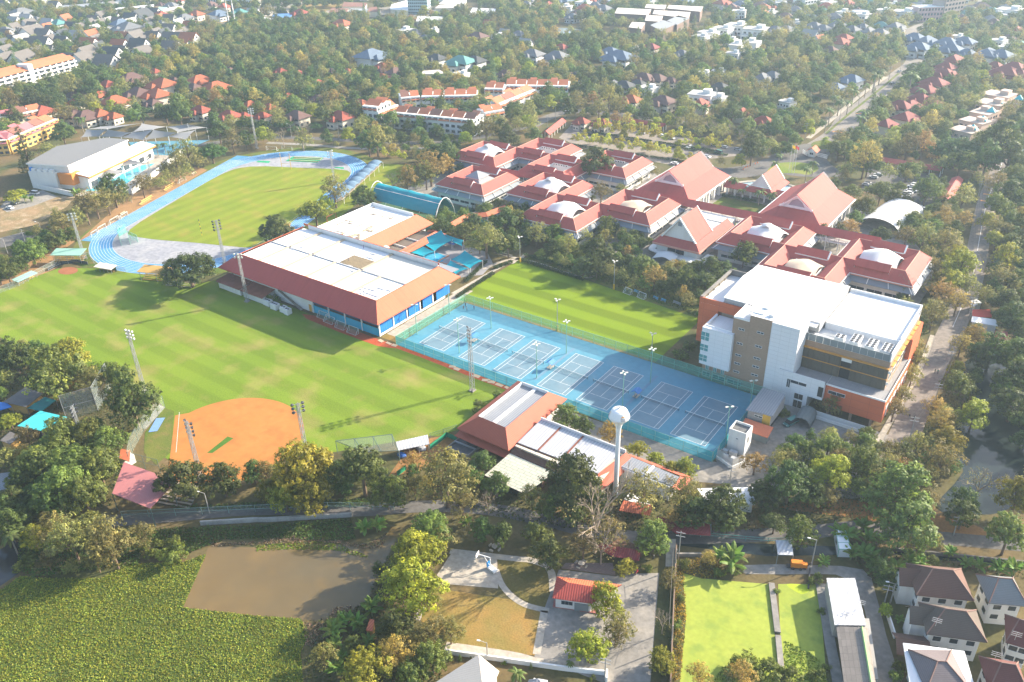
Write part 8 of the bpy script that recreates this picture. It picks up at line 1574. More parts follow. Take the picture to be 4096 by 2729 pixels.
def hedge(a,b2,w_,h_,lab,group,col=(.05,.085,.02)):
 d=b2-a;n=int(d .length*26*(w_+h_));r=np .column_stack([RNG .uniform(0,1,n),RNG .uniform(-.5,.5,n),RNG .uniform(0,1,n)]);u=np .array(d .normalized());v=np .array([-u[1],u[0],0]);p=u[None]*(r[:,:1]*d .length)+v[None]*(r[:,1:2]*w_)+np .array([[0,0,1]])*(r[:,2:]**.6*h_)
 o=bpy .data .objects .new('hedge',quads_mesh('hedge',p-u[None]*d .length/2,unit(n)+(0,0,.6),.42,np .ones((n,3))*RNG .uniform(.7,1.3,(n,1))));C .objects .link(o);o .location=((a .x+b2 .x)/2,(a .y+b2 .y)/2,0);o .color=(*col,1);tag(o,lab,'hedge',group)
for a,b2,n in ((t(2,0,650,1210),t(2,0,1950,1400),5),(t(2,0,510,1300),t(2,0,1620,1470),6),(t(2,0,700,1190),t(2,0,1900,1372),4)):
 for i in range(n):hedge(a .lerp(b2,(i+.04)/n),a .lerp(b2,(i+.93)/n),1.6,1.1,'clipped hedge strip between the car park rows','car park hedges')
for i,(a,b2) in enumerate(((t(2,1,110,770),t(2,1,690,930)),(t(2,1,80,815),t(2,1,640,990)),(t(2,1,0,830),t(2,1,-160,890)),(t(2,1,660,960),t(2,1,800,900)),(t(1,1,1880,1010),t(1,1,2060,830)),(t(1,1,1800,1150),t(1,1,2130,930)),(t(2,1,1880,235),t(2,1,2190,290)))):
 hedge(a,b2,1.8,1.2,'low clipped hedge along the '+['far edge of the pitch path, grove side','far edge of the small pitch','far left corner of the pitch','path fork by the pitch lamps','pool terrace edge','path from the gym to the pitch corner','hall garden edge'][i],'hedges by the pitch')
def inside(px_,py_,poly):
 n=len(poly);r=np .zeros(len(px_),bool);j=n-1
 for i in range(n):
  xi,yi,xj,yj=poly[i][0],poly[i][1],poly[j][0],poly[j][1]
  r^=((yi>py_)!=(yj>py_))&(px_<(xj-xi)*(py_-yi)/(yj-yi+1e-12)+xi);j=i
 return r
def cover(name,label,polys,dens,size,h0,col,var=.45,up=.8,skip=None):
 Pn=[]
 for poly in polys:
  P=np .array([(p[0],p[1]) for p in poly]);lo,hi=P .min(0),P .max(0);n=int((hi-lo).prod()*dens);q=RNG .uniform(lo,hi,(n,2));Pn .append(q[inside(q[:,0],q[:,1],P)])
 q=np .concatenate(Pn)
 if skip is not None:q=q[~inside(q[:,0],q[:,1],[(p[0],p[1]) for p in skip])]
 n=len(q);nz=np .sin(q[:,0]*.31+2*np .sin(q[:,1]*.17))*np .sin(q[:,1]*.37+1.7*np .sin(q[:,0]*.23));z=h0*(RNG .uniform(.1,1,n)*(.7+.3*nz));va=RNG .uniform(1-var,1+var,(n,1))*(1+.18*nz[:,None])*np .ones((1,3));va[:,0]*=RNG .uniform(.8,1.35,n)
 o=bpy .data .objects .new(name,quads_mesh(name,np .column_stack([q,z+.02]),unit(n)+(0,0,up),size,va));C .objects .link(o);o .color=(*col,1);o['kind']='stuff';o['label']=label;return o
hy=[t(0,3,-80,800),t(0,3,180,620),t(0,3,420,640),t(0,3,900,640),t(0,3,1150,510),t(0,3,1650,490),t(0,3,1850,420),t(0,3,1640,900),t(1,3,0,975),t(1,3,400,1000),t(1,3,480,1120),t(1,3,400,1300),t(1,3,430,1640),t(0,3,-80,1640)]
sheet('hyacinth_water',hy,mat('under_weed',(.075,.11,.018),.9,.3),.022)
cover('water_hyacinth','yellow green water hyacinth carpeting the left pond',[hy],24,.36,.35,(.225,.29,.034),.42,1.1)
cover('bank_plants','leafy creepers and grass on the pond and canal banks',[[t(0,3,1290,200),t(0,3,2290,170),t(1,3,850,110),t(1,3,900,300),t(1,3,700,310),t(1,3,200,280),t(0,3,2000,300),t(0,3,1680,420),t(0,3,1400,420)],[t(0,3,180,250),t(0,3,1300,200),t(0,3,1250,520),t(0,3,300,640),t(0,3,160,560)],[t(0,2,1500,1500),t(1,2,600,1440),t(1,2,1300,1420),t(1,2,900,1500),t(0,3,1750,30)]],14,.5,.9,(.085,.155,.032))
cover('undergrowth','tangled low growth under the trees of the lower half',[[t(1,3,560,1020),t(1,3,960,880),t(1,3,1180,450),t(1,3,1480,480),t(1,3,1500,1000),t(1,3,1700,1230),t(1,3,1650,1640),t(1,3,430,1640),t(1,3,420,1300),t(1,3,640,1150)],[t(3,2,1300,1000),t(3,2,1640,300),t(3,2,1760,250),t(3,2,1840,500),t(3,2,1680,780),t(3,2,1650,1020),t(3,2,1400,1350)],[t(3,3,560,250),t(3,3,1200,420),t(3,3,2294,560),t(3,3,2294,640),t(3,3,1230,520),t(3,3,1200,800),t(3,3,960,700),t(3,3,760,480)],[t(0,2,-60,200),t(0,2,900,200),t(0,2,1300,480),t(0,2,1150,900),t(0,2,1000,1500),t(0,2,-60,1560)],[t(1,2,700,1240),t(1,2,1300,1230),t(1,2,2000,1160),t(2,2,300,1420),t(2,2,1500,1380),t(2,2,2294,1300),t(3,2,900,1000),t(3,2,1500,1400),t(3,3,900,110),t(3,3,-100,220),t(2,3,1800,240),t(2,3,300,200),t(1,2,1600,1440)],[(-188,265),(-158,265),(-106,258),(-97,236),(-88,260),(-88,285),(-150,285),(-186,288)]],3.2,.55,.9,(.085,.105,.03),.5)
cover('orange_creeper','golden dry creeper along the algae pond wall',[[t(2,3,1475,540),t(2,3,1540,560),t(2,3,1560,1000),t(2,3,1510,1560),t(2,3,1430,1560),t(2,3,1450,900)],[t(2,3,1500,490),t(2,3,1850,430),t(2,3,1900,640),t(2,3,1700,640),t(2,3,1540,590)]],10,.5,1.1,(.24,.165,.025))
cover('pond_scum','green scum and floating weed at the pond edges',[[t(1,3,0,350),t(1,3,500,300),t(1,3,760,340),t(1,3,1000,440),t(1,3,1000,460),t(1,3,700,390),t(1,3,300,380),t(1,3,0,400)],[t(2,3,1880,1440),t(2,3,2150,1340),t(2,3,2294,1370),t(3,3,60,1380),t(3,3,70,1568),t(2,3,1800,1568)],[t(3,3,150,1200),t(3,3,300,1260),t(3,3,520,1420),t(3,3,540,1568),t(3,3,140,1568)]],14,.45,.12,(.16,.25,.02))
cover('straw_bank','dry straw edge along the brown pond',[[t(0,3,1880,320),t(1,3,0,310),t(1,3,250,260),t(1,3,680,280),t(1,3,800,320),t(1,3,1000,330),t(1,3,1200,220),t(1,3,1120,370),t(1,3,900,370),t(1,3,700,320),t(1,3,200,330),t(0,3,1900,355)],[t(1,3,420,1020),t(1,3,620,1040),t(1,3,700,900),t(1,3,930,880),t(1,3,900,1000),t(1,3,640,1150),t(1,3,520,1260),t(1,3,440,1240)]],9,.5,.35,(.26,.19,.12))
def dseg(P,A,B):d=B-A;l2=(d**2).sum();u=np .clip(((P-A)@d)/l2,0,1)[:,None];return np .linalg .norm(P-A-u*d,axis=1)
wood=[g(-400,-130),g(4500,-130),g(4500,1200),g(3960,1150),g(3890,700),g(3560,640),g(3440,690),g(3300,600),g(3100,650),g(2960,590),g(2450,480),g(2200,470),g(2120,560),g(1900,575),g(1050,555),g(860,545),g(640,470),g(330,500),g(260,560),g(-200,640)]
wp=np .array([(p .x,p .y) for p in wood]);lo,hi=wp .min(0),wp .max(0);st_=8.6
gx,gy=np .meshgrid(np .arange(lo[0],hi[0],st_),np .arange(lo[1],hi[1],st_));Q_=np .column_stack([gx .ravel(),gy .ravel()])+RNG .uniform(-3.6,3.6,(gx .size,2));Q_=Q_[inside(Q_[:,0],Q_[:,1],wp)]
keep=RNG .random(len(Q_))<.92
for P,rad in ((fr,10),([t(2,0,180,1130),t(2,0,330,1050),t(2,0,520,1000),t(2,0,800,1010),t(2,0,1200,1060),t(2,0,1600,1110)],6.5),([t(0,0,1600,1320),t(0,0,2294,1240),t(1,0,400,1235),t(1,0,900,1262),t(1,0,1500,1280)],5),(RR,7),([t(2,0,1990,480),t(2,0,1990,330),t(2,0,2060,200)],7),([t(2,0,1700,280),t(2,0,1480,330),t(2,0,1850,130)],8),([t(1,0,-400,150),t(1,0,500,110),t(1,0,1100,130),t(1,0,1400,140),t(1,0,1900,110)],26),([t(1,0,0,20),t(1,0,1000,30),t(1,0,1900,40)],22),([t(0,0,500,60),t(0,0,1400,60),t(0,0,2294,60)],10)):
 for A,B in zip(P,P[1:]):keep&=dseg(Q_,np .array(A .xy if hasattr(A,'xy') else A),np .array(B .xy if hasattr(B,'xy') else B))>rad
for (P,sc,k) in HOUSES:
 d=Q_-np .array([P .x,P .y]);keep&=np .hypot(d[:,0],d[:,1])>7.4*sc;lee=-np .array([P .x,P .y])/math .hypot(P .x,P .y);keep&=~((d@lee>0)&(d@lee<15*sc)&(np .abs(d[:,0]*lee[1]-d[:,1]*lee[0])<5.5*sc))
for (x,y,r_) in TREES:keep&=np .hypot(Q_[:,0]-x,Q_[:,1]-y)>r_+2.5
BOX=[o for o in C .objects if o .get('category') in ('warehouse','terrace','building','apartment building','shed','shade sail','sports hall','walkway')]
for o in BOX:
 for c in o .children:
  if c .type!='MESH' or c .name .split('.')[0] not in ('wall','roof','membrane','low_roof'):continue
  n=len(c .data .vertices);co=np .empty(n*3,'f');c .data .vertices .foreach_get('co',co);co=co .reshape(-1,3)+np .array(worldloc(c),'f');c0,e=co .mean(0)[:2],np .hypot(*(co .max(0)-co .min(0))[:2])/2
  ax=np .linalg .svd(co[:,:2]-c0)[2];pj=(co[:,:2]-c0)@ax .T;m0,m1=pj .min(0)-3.5,pj .max(0)+3.5;pq=(Q_-c0)@ax .T;keep&=~((pq[:,0]>m0[0])&(pq[:,0]<m1[0])&(pq[:,1]>m0[1])&(pq[:,1]<m1[1]))
for poly in ([t(3,0,2180,1300),t(3,0,2420,1180),t(3,1,2420,140),t(3,1,2230,20)],[t(2,0,330,330),t(2,0,420,200),t(2,0,680,230),t(2,0,640,340)],[t(0,0,1620,260),t(0,0,1700,170),t(0,0,2060,160),t(0,0,2040,260)],[t(1,0,930,230),t(1,0,1050,150),t(1,0,1440,145),t(1,0,1410,210)],[t(2,0,660,690),t(2,0,690,590),t(2,0,960,630),t(2,0,930,690)],[t(2,0,400,1250),t(2,0,500,1100),t(2,0,2100,1330),t(2,0,1500,1500)],[t(0,0,700,1290),t(0,0,750,1120),t(0,0,1880,1120),t(0,0,1900,1300)],[t(2,0,750,330),t(2,0,830,260),t(2,0,1040,280),t(2,0,950,400)]):keep&=~inside(Q_[:,0],Q_[:,1],[(p .x,p .y) for p in poly])
Q_=Q_[keep];n=len(Q_)
dn=np .sin(Q_[:,0]*.021+3*np .sin(Q_[:,1]*.011))+np .sin(Q_[:,1]*.027+2*np .sin(Q_[:,0]*.017));kd=RNG .random(n)+.12*dn
KN=['b','b','m','o','o','n','y','c','r','t'];idx=np .digitize(kd,[.22,.34,.56,.72,.86,.905,.955,.985]);vc=bpy .data .collections .new('woodland_kinds');seq=[]
for i,k in enumerate(KN):
 ms_,tm,zc=PR[SHAPE[k]][i%len(PR[SHAPE[k]])];m3=ms_ .copy();m3 .materials .clear();m3 .materials .append(leaf_mat('wood_leaf_'+k,tuple(c*f for c,f in zip(TINT[k],(1.12,1.2,1.15)))));o=bpy .data .objects .new('wk_%02d'%i,m3);vc .objects .link(o)
fills=[([(-188,266),(-158,266),(-106,259),(-98,240),(-97,286),(-125,294),(-150,310),(-170,286),(-188,286)],6.5,.5,.8),([(-46,262),(-33,262),(-34,340),(-44,420),(-60,440),(-80,400),(-62,360),(-46,345)],7,.5,.85),([(-22,230),(-19,205),(-14,196),(-12,262),(-10,330),(-22,420),(-34,470),(-30,400),(-24,330)],6,.45,.8),([(-9,262),(-2,245),(3,215),(20,215),(30,300),(10,400),(-30,480),(-20,420)],6.5,.6,1.0),([t(3,2,100,900),t(3,2,1000,900),t(3,2,1380,900),t(3,2,1640,1080),t(3,2,1750,1250),t(3,2,1500,1420),t(3,3,900,90),t(3,3,500,40),t(3,2,0,1400)],5.5,.4,.7),([t(0,2,-60,120),t(0,2,560,120),t(0,2,1100,420),t(0,2,800,560),t(0,2,450,500),t(0,2,300,420),t(0,2,-60,420)],6,.45,.75),([t(0,2,150,1000),t(0,2,950,780),t(0,2,1000,1450),t(0,2,300,1560),t(0,3,100,250)],5,.5,.8),([t(1,2,0,1180),t(1,2,1250,1200),t(1,2,2000,1200),t(1,2,2150,1400),t(1,2,1200,1440),t(1,2,100,1430)],5.5,.4,.65),([(-232,300),(-205,306),(-205,312),(-228,312),(-240,303)],6,.5,.7),([(-250,262),(-196,262),(-192,286),(-206,290),(-215,310),(-240,300)],7,.5,.8),([t(1,0,900,1260),t(1,0,1300,1300),t(1,0,1900,1300),t(1,0,1750,1450),t(1,0,1450,1450),t(1,0,1000,1400)],8,.5,.9),([t(2,0,400,1010),t(2,0,900,1060),t(2,0,1600,1130),t(2,0,2294,1200),t(2,0,2294,1330),t(2,0,1900,1260),t(2,0,1200,1120),t(2,0,560,1090)],8,.45,.8),([t(0,1,-60,860),t(0,1,200,640),t(0,1,620,420),t(0,1,700,560),t(0,1,420,760),t(0,1,-60,980)],6,.45,.7),([t(2,0,2100,1350),t(3,0,330,1290),t(3,0,80,1420),t(2,0,2200,1420)],9,.5,.7),([t(3,0,560,1320),t(3,0,1000,1400),t(3,0,1600,1500),t(3,0,2294,1300),t(3,1,2294,200),t(3,1,2100,100),t(3,0,1900,1420),t(3,0,700,1250)],8,.55,.95)]
ex_,es_=[],[]
for poly,sp,s0,s1 in fills:
 P=np .array([(p[0],p[1]) for p in poly]);lo,hi=P .min(0),P .max(0);gx,gy=np .meshgrid(np .arange(lo[0],hi[0],sp),np .arange(lo[1],hi[1],sp));q=np .column_stack([gx .ravel(),gy .ravel()])+RNG .uniform(-sp*.4,sp*.4,(gx .size,2));q=q[inside(q[:,0],q[:,1],P)]
 ok=np .ones(len(q),bool)
 for (x,y,r_) in TREES:ok&=np .hypot(q[:,0]-x,q[:,1]-y)>min(r_*.7,4)
 for A,B in zip(RR,RR[1:]):ok&=dseg(q,np .array(A),np .array(B))>6.5
 for A,B in zip(rb,rb[1:]):ok&=dseg(q,np .array(A .xy),np .array(B .xy))>4.5
 for o in C .objects:
  if o .parent is None and o .get('category') in ('school building','hall','pavilion','shed','hut','walkway','tent','building','grandstand','house','cabin','awning','canopy','enclosure','sports hall','guard house','basin','car'):ok&=np .hypot(q[:,0]-o .location .x,q[:,1]-o .location .y)>{'school building':16.5,'hall':22,'sports hall':24,'building':9,'tent':10,'pavilion':12,'car':3}.get(o['category'],6)
 wpoly=[(1690,720),(1880,400),(2010,480),(1960,800),(2150,980),(2294,1180),(2150,1280),(1900,1300),(1750,1200),(1680,900)]
 for z_ in (2,6):
  pp=np .array([px((a,b,z_))[:2] for a,b in q]).reshape(-1,2);ok&=~inside((pp[:,0]-3072)/.44638,(pp[:,1]-1360)/.44638,wpoly)
 q=q[ok];ex_ .append(q);es_ .append(RNG .uniform(s0,s1,len(q)))
ex_=np .concatenate(ex_);es_=np .concatenate(es_);kx2=np .digitize(RNG .random(len(ex_)),[.30,.42,.68,.84,.93]);Q_=np .concatenate([Q_,ex_]);idx=np .concatenate([idx,kx2]);sz=np .concatenate([RNG .uniform(.8,1.35,n),es_]);kx=[KN .index(e[0]) for e in WOOD_X];Q_=np .concatenate([Q_,np .array([[e[1].x,e[1].y] for e in WOOD_X])]);idx=np .concatenate([idx,kx]);sz=np .concatenate([sz,[e[2]/10 for e in WOOD_X]]);n=len(Q_);wm_=bpy .data .meshes .new('woodland');wm_ .vertices .add(n);wm_ .vertices .foreach_set('co',np .column_stack([Q_,np .zeros(n)]).astype('f').ravel())
for nm,ty,d in (('kind','INT',idx .astype('i')),('turn','FLOAT',RNG .uniform(0,6.28,n).astype('f'))):wm_ .attributes .new(nm,ty,'POINT').data .foreach_set('value',d)
wo=bpy .data .objects .new('woodland',wm_);C .objects .link(wo);wo['kind']='stuff';wo['label']='dense tree canopy stretching behind the school to the top of the photo'
wm_ .attributes .new('size','FLOAT_VECTOR','POINT').data .foreach_set('vector',(sz[:,None]*np .column_stack([RNG .uniform(.85,1.2,n),RNG .uniform(.85,1.2,n),RNG .uniform(.8,1.2,n)])).astype('f').ravel())
ng=bpy .data .node_groups .new('woodland_scatter','GeometryNodeTree');ng .interface .new_socket('Geometry',in_out='INPUT',socket_type='NodeSocketGeometry');ng .interface .new_socket('Geometry',in_out='OUTPUT',socket_type='NodeSocketGeometry')
gi,go=ng .nodes .new('NodeGroupInput'),ng .nodes .new('NodeGroupOutput');ip=ng .nodes .new('GeometryNodeInstanceOnPoints');ci=ng .nodes .new('GeometryNodeCollectionInfo');ci .inputs[0].default_value=vc;ci .inputs['Separate Children'].default_value=True;ci .inputs['Reset Children'].default_value=True
def na(nm,ty):x=ng .nodes .new('GeometryNodeInputNamedAttribute');x .data_type=ty;x .inputs[0].default_value=nm;return x .outputs[0]
cx3=ng .nodes .new('ShaderNodeCombineXYZ');ng .links .new(na('turn','FLOAT'),cx3 .inputs[2]);er=ng .nodes .new('FunctionNodeEulerToRotation');ng .links .new(cx3 .outputs[0],er .inputs[0]);ip .inputs['Pick Instance'].default_value=True
L_=ng .links .new;L_(gi .outputs[0],ip .inputs['Points']);L_(ci .outputs[0],ip .inputs['Instance']);L_(na('kind','INT'),ip .inputs['Instance Index']);L_(er .outputs[0],ip .inputs['Rotation']);L_(na('size','FLOAT_VECTOR'),ip .inputs['Scale']);L_(ip .outputs[0],go .inputs[0])
wo .modifiers .new('scatter','NODES').node_group=ng
# ================================================================ SMALL THINGS, PEOPLE, POLES, LABELS
def person_mesh(pose):
 V={'p':(0,0,.95),'c':(0,0,1.42),'n':(0,0,1.52),'h':(0,.02,1.66),'h2':(0,.02,1.74),'sl':(-.19,0,1.40),'sr':(.19,0,1.40),'el':(-.27,.02,1.12),'er':(.27,.02,1.12),'wl':(-.27,.14,.88),'wr':(.27,.10,.88),'fl':(-.28,.18,.79),'fr_':(.28,.15,.79),'hl':(-.10,0,.90),'hr':(.10,0,.90),'kl':(-.11,.10*pose,.50),'kr':(.11,-.08*pose,.50),'al':(-.11,.16*pose,.07),'ar':(.11,-.22*pose,.07),'tl':(-.12,.16*pose+.17,.04),'tr':(.12,-.22*pose+.17,.04)}
 E='p c,c n,n h,h h2,c sl,c sr,sl el,sr er,el wl,er wr,wl fl,wr fr_,p hl,p hr,hl kl,hr kr,kl al,kr ar,al tl,ar tr'.split(',');Rr={'p':.15,'c':.16,'n':.06,'h':.105,'h2':.085,'sl':.075,'sr':.075,'el':.05,'er':.05,'wl':.036,'wr':.036,'fl':.04,'fr_':.04,'hl':.095,'hr':.095,'kl':.065,'kr':.065,'al':.045,'ar':.045,'tl':.04,'tr':.04}
 ks=list(V);me=bpy .data .meshes .new('body');me .from_pydata([V[k] for k in ks],[tuple(ks .index(q) for q in e .split()) for e in E],[]);o=bpy .data .objects .new('body',me);C .objects .link(o);m=o .modifiers .new('s','SKIN')
 for i,k in enumerate(ks):me .skin_vertices[0].data[i].radius=(Rr[k],Rr[k]*(.75 if k in 'pc' else 1));me .skin_vertices[0].data[i].use_root=(k=='p')
 o .modifiers .new('b','SUBSURF').levels=1;dg=bpy .context .evaluated_depsgraph_get();dg .update();out=bpy .data .meshes .new_from_object(o .evaluated_get(dg));bpy .data .objects .remove(o);return out
BODY=[person_mesh(1.0),person_mesh(.2)];SKIN=mat('skin',(.32,.19,.13),.7,.05);HAIR=mat('hair',(.015,.013,.012),.7,.05)
PP=[((1,1,1860,1252),0,(.03,.035,.06),(.03,.03,.04),'person in dark clothes at the gym end of the courts, leftmost'),((1,1,1879,1225),0,(.03,.04,.05),(.04,.04,.05),'person in black standing behind the others on the courts'),((1,1,1890,1262),0,(.35,.33,.33),(.03,.03,.05),'person in pale shirt nearest the court fence'),((1,1,1955,1252),0,(.03,.06,.20),(.03,.04,.08),'person in blue standing apart on the court'),((1,1,965,705),12.2,(.06,.06,.30),(.05,.05,.2),'roofer in blue by the gym parapet'),((1,1,828,812),12.2,(.06,.06,.28),(.04,.04,.12),'roofer in blue beside the stripped roof panel'),((1,1,737,795),12.2,(.40,.05,.08),(.05,.05,.15),'roofer in red shirt on the white gym roof, left one'),((1,1,800,775),12.2,(.42,.06,.09),(.06,.05,.12),'roofer in red shirt on the white gym roof, right one'),((0,1,1053,550),0,(.05,.06,.16),(.04,.04,.06),'person in navy on the running lanes, left one'),((0,1,1076,545),0,(.05,.05,.07),(.04,.04,.06),'person in black on the running lanes, right one'),((1,2,1937,485),0,(.03,.04,.10),(.03,.03,.05),'person in dark clothes at the foot of the mast by the courts'),((3,2,1492,300),0,(.03,.16,.08),(.03,.05,.05),'person in green on the side road, left of the far pair'),((3,2,1517,305),0,(.04,.18,.10),(.05,.05,.06),'person in green on the side road, right of the far pair'),((3,2,1262,705),0,(.04,.04,.05),(.25,.25,.28),'person in black shirt and pale trousers on the side road near the block'),((3,2,1310,715),0,(.05,.04,.06),(.03,.03,.05),'person in dark clothes on the side road right of the near pair'),((2,3,1270,465),0,(.45,.43,.40),(.05,.05,.07),'person in white shirt at the red sheds by the yard')]
for i,(q,z,sh,tr,lab) in enumerate(PP):
 P=t(*q,z);r=thing('person',lab,'person',(P .x,P .y,max(z,.06)));me=BODY[i%2].copy();me .materials .clear()
 for m_ in (mat('shirt_%d'%i,sh,.8),mat('trousers_%d'%i,tr,.8),SKIN,HAIR):me .materials .append(m_)
 for p in me .polygons:c=p .center;p .material_index=3 if c .z>1.70 or (c .z>1.6 and c .y<-.02) else 2 if c .z>1.46 or abs(c .x)>.235 and c .z<1.2 else 0 if c .z>.93 else 1
 o=bpy .data .objects .new('body',me);C .objects .link(o);o .parent=r;r .rotation_euler=(0,0,random .uniform(0,6.28))
PO=mat('pole_concrete',(.36,.34,.31),.85,.1,1);CAB=mat('cable_black',(.09,.085,.08),.6)
def upole(P,H_,lab,arm=True,lamp=False,group='utility poles',m=PO):
 r=thing('street_lamp' if lamp else 'utility_pole',lab,'street lamp' if lamp else 'utility pole',(P .x,P .y,0),group);MB().tube((P .x,P .y,0),(P .x,P .y,H_),.16,.1,n=7).build('pole',m,r)
 if arm:
  for k in range(2):MB().obox((P .x,P .y,H_-.5-k*1.1),(2.2,.12,.12),.3).build('crossarm',STEEL,r)
 if lamp:MB().tube((P .x,P .y,H_-.1),(P .x-1.4,P .y-.6,H_+.3),.06,n=4).build('arm',m,r);MB().obox((P .x-1.6,P .y-.7,H_+.22),(.7,.3,.16),.4).build('lamp_head',ACM,r)
 return P+Vector((0,0,H_-.4))
def cables(lab,tops,n=3):
 b=MB()
 for A,B in zip(tops,tops[1:]):
  for k in range(n):
   off=Vector((-.9+k*.9,0,-.5*(k%2)));last=A+off
   for i in range(1,7):u=i/6;p=A .lerp(B,u)+off-Vector((0,0,(B-A).length*.10*u*(1-u)));b .tube(last,p,.045,n=3,cap=False);last=p
 c=tops[0];r=thing('overhead_cables',lab,'cables',(c .x,c .y,0))
 for o in b .parts('cable',CAB,r):pass
av=[upole(t(3,0,*p),10,'concrete pole of the cable line along the avenue') for p in ((330,1255),(505,1195),(640,1080),(805,960),(940,850),(1080,720),(1180,660))];cables('bundle of grey cables sagging along the avenue',av,4)
sr=[upole(t(3,2,*p),8.5,'utility pole beside the side road wall') for p in ((1265,905),(1480,600),(1600,300))]+[upole(t(3,1,*p),8.5,'utility pole beside the side road wall') for p in ((1800,1330),(1830,900),(1880,250),(1910,60))];cables('cables sagging along the side road',sr,3)
yl=[upole(t(2,3,*p),6.5,'pole at the yard wall',False) for p in ((1460,560),(1425,1250))];cables('thin cable line above the yard wall',yl,1)
for k,(q,h_) in enumerate((((2,0,475,1060),9),((2,0,390,1070),8),((2,0,320,1150),8),((2,0,240,1190),7),((2,0,720,1010),8),((2,0,1105,1070),9),((2,0,615,640),9),((1,0,320,1230),8),((1,0,745,1250),9),((1,0,950,1210),9),((1,0,1455,1230),7),((0,0,1960,1180),7),((0,0,2020,1190),8),((3,3,390,520),8),((3,3,1040,870),6),((3,3,1095,860),6),((3,3,1660,250),6),((0,1,380,580),6),((0,1,230,660),7),((0,1,70,750),7),((2,2,1945,1320),7),((0,2,1880,1560),7),((2,3,830,1560),7),((1,3,2075,1360),5),((2,3,1490,470),9),((2,0,2090,1240),8),((2,0,1490,1210),6),((2,0,1930,1270),6),((3,1,1830,1170),7),((3,0,1320,1400),8),((3,0,830,1310),7),((3,0,770,1250),7))):
 upole(t(*q),h_,'street lamp post' if k%2 else 'slim utility pole',k%2==0,k%2==1,'street lamps' if k%2 else 'utility poles')
for k,(x,y) in enumerate(((2060,160),(2115,160))):
 P=t(0,0,x,250);r=thing('radio_mast','tall red and white lattice radio mast at the top left, '+('left one','right one')[k],'radio mast',(P .x,P .y,0))
 for s_ in range(8):MB().tube((P .x,P .y,s_*6),(P .x,P .y,s_*6+6),.8-s_*.06,.74-s_*.06,n=4).build('mast_section',[STEEL,WT2][s_%2],r)
for k,(x,y,col) in enumerate(((205,1545,(.6,.45,.05)),(232,1550,(.5,.06,.08)),(253,1555,None))):
 P=t(3,0,x-20,y);r=thing('flagpole',['white flagpole on the roundel lawn with yellow flag','tall white flagpole on the roundel lawn with red and white flag','bare white flagpole on the roundel lawn'][k],'flagpole',(P .x,P .y,0));MB().tube((P .x,P .y,0),(P .x,P .y,15),.1,.06,n=6).build('pole',TRIM,r)
 if col:b=MB();q=[Vector((P .x+.1+i*.5,P .y+.25*math .sin(i*1.4),14.6-.15*i)) for i in range(5)];[b .slab([q[i],q[i+1],q[i+1]-Vector((0,0,1.5)),q[i]-Vector((0,0,1.5))],.02) for i in range(4)];b .build('flag',mat('flag%d'%k,col,.8),r)
cn=mat('cone_orange',(.65,.16,.04),.6)
for k,(x,y) in enumerate(((2090,1505),(2110,1498),(2130,1490),(2072,1520),(2180,1470),(2200,1462))):
 P=t(2,0,x,y);r=thing('traffic_cone','orange traffic cone on the curved drive by the halls','traffic cone',(P .x,P .y,.04),'traffic cones on the drive');MB().lathe((P .x,P .y,.04),[(.4,0),(.4,.06),(.22,.08),(.05,.9)],10).build('cone',cn,r)
P=t(2,3,1115,595);r=thing('motorbike','red motorbike parked at the top of the concrete yard','motorbike',(P .x,P .y,.05))
for s_ in (-.6,.6):MB().tube((P .x-.06,P .y+s_,.36),(P .x+.06,P .y+s_,.36),.31,n=12).build('wheel',FAN,r)
MB().obox((P .x,P .y,.45),(.3,1.1,.35),0).build('body',mat('bike_red',(.5,.04,.05),.35),r);MB().obox((P .x,P .y-.25,.8),(.26,.7,.12),0).build('saddle',FAN,r);MB().tube((P .x-.35,P .y+.45,1.05),(P .x+.35,P .y+.45,1.05),.03,n=5).build('handlebar',STEEL,r)
for k,(x,y) in enumerate(((2140,365),(2300,500))):
 P=t(1,3,x,y) if k==0 else t(2,3,620,520);r=thing('garden_table',['round pale stone table under the dark trees by the pad','pale stone table set on the dark terrace behind the bungalow'][k],'table',(P .x,P .y,0));MB().lathe((P .x,P .y,0),[(.35,0),(.25,.6),(.8,.66),(.8,.76)],16).build('table',PALE,r)
 for a in range(4):MB().obox((P .x+1.4*math .cos(a*1.57),P .y+1.4*math .sin(a*1.57),0),(1.0,.35,.45),a*1.57+1.57).build('seat',PALE,r)
MB_=MB();q=[t(2,3,440,545,.2),t(2,3,930,610,.2),t(2,3,900,500,.2),t(2,3,480,500,.2)];MB_ .slab(q,.18);MB_ .build('terrace_floor',mat('red_paving',(.19,.14,.125),.85,.12,.4,pat='panel',ps=.6,pstr=.1))['kind']='structure'
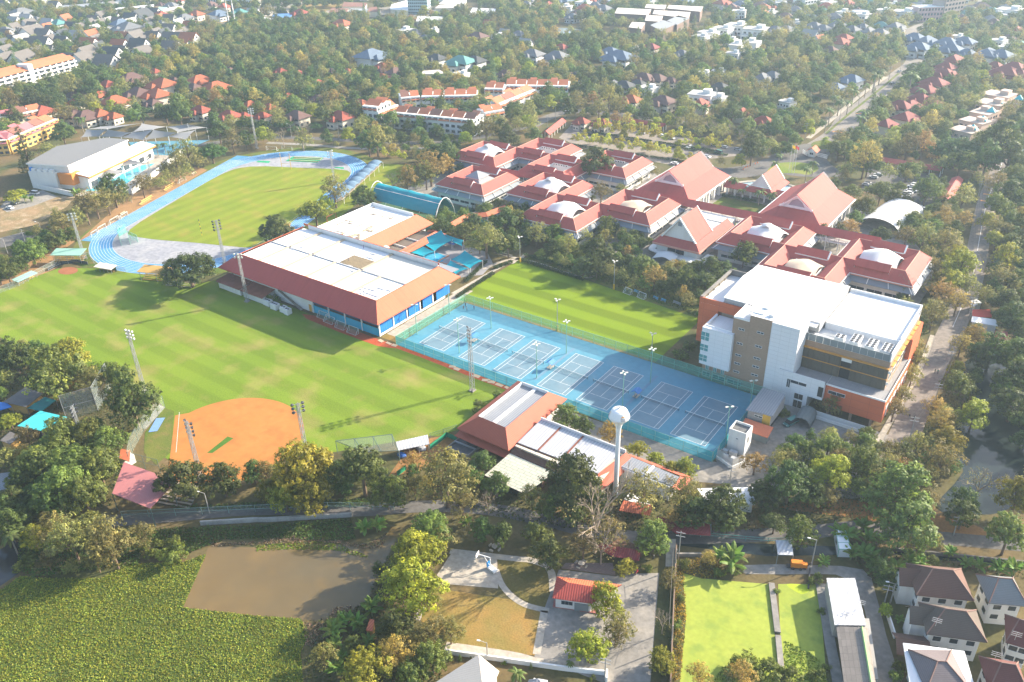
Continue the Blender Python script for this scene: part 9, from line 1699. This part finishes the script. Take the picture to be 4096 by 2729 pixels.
LM=[(160,300,'the white condominium'),(600,530,'the grey shade sails'),(330,640,'the pool hall'),(100,560,'the yellow town houses'),(760,560,'the track bend'),(1850,440,'the white terraces'),(2600,90,'the brown warehouses'),(2550,560,'the car park'),(2750,720,'the left great hall'),(3260,800,'the right great hall'),(3360,480,'the avenue'),(3950,430,'the pink terraces'),(3900,760,'the side road'),(3200,1350,'the tall block'),(3880,1850,'the canal'),(3750,2400,'the tiled houses'),(2950,2500,'the algae pond'),(2330,2360,'the red bungalow'),(1150,2330,'the brown pond'),(500,2500,'the hyacinth pond'),(1000,2070,'the village road'),(560,1930,'the pink stand'),(930,1680,'the clay infield'),(170,1690,'the turquoise sheet roof'),(2650,1080,'the small pitch'),(1700,1180,'the gymnasium'),(450,850,'the running straight'),(150,1090,'the left field fence'),(1500,780,'the turquoise arch'),(2120,700,'the school pavilions'),(1660,45,'the office tower'),(1050,380,'the orange villas'),(500,180,'the gabled houses'),(3500,190,'the grey hip roofs'),(2800,300,'the white flat houses'),(2420,1760,'the water tower'),(2250,1900,'the canteen'),(3150,1900,'the service lane'),(3560,2080,'the white cabin'),(3650,1200,'the last pavilion')]
tops=[o for o in C .objects if o .parent is None and o .get('label') and o .get('category')]
ORD=['leftmost','second from left','third from left','fourth from left','fifth from left','sixth from left','seventh from left','eighth from left','ninth from left','tenth from left','eleventh from left','twelfth from left']
generic=set(KW .values())|{h[3] for h in HK .values()}|{c[2] for c in CK .values()}|{'street lamp post','slim utility pole'}
for o in tops:
 if o['label'] in generic:
  x,y,d=px(o .location+Vector((0,0,3)));lx,ly,nm=min(LM,key=lambda l:math .hypot(l[0]-x,(l[1]-y)*1.3));dx,dy=x-lx,y-ly
  w_='beside' if math .hypot(dx,dy)<130 else ('left of' if dx<0 else 'right of') if abs(dx)>abs(dy)*1.2 else ('behind' if dy<0 else 'in front of')
  o['label']='%s %s %s'%(o['label'],w_,nm)
for rnd in range(3):
 grp={}
 for o in tops:grp .setdefault(o['label'],[]).append(o)
 for lab,os_ in grp .items():
  if len(os_)<2:continue
  os_ .sort(key=lambda o:px(o .location)[0]);n_=len(os_)
  if n_>12 and rnd==0:
   ys=sorted(px(o .location)[1] for o in os_);a,b2=ys[n_//3],ys[2*n_//3]
   for o in os_:y=px(o .location)[1];o['label']=lab+(', farther part' if y<a else ', middle part' if y<b2 else ', nearer part')
  else :
   for i,o in enumerate(os_):o['label']=lab+', '+(ORD[i] if i<n_-1 or n_==1 else 'rightmost') if i<12 else lab+', '+['farther right','well to the right'][i%2]
b_=MB().box(-4050,-3050,-1,4050,4050,155);hz=b_ .build('haze',hz_m);hz['kind']='stuff'
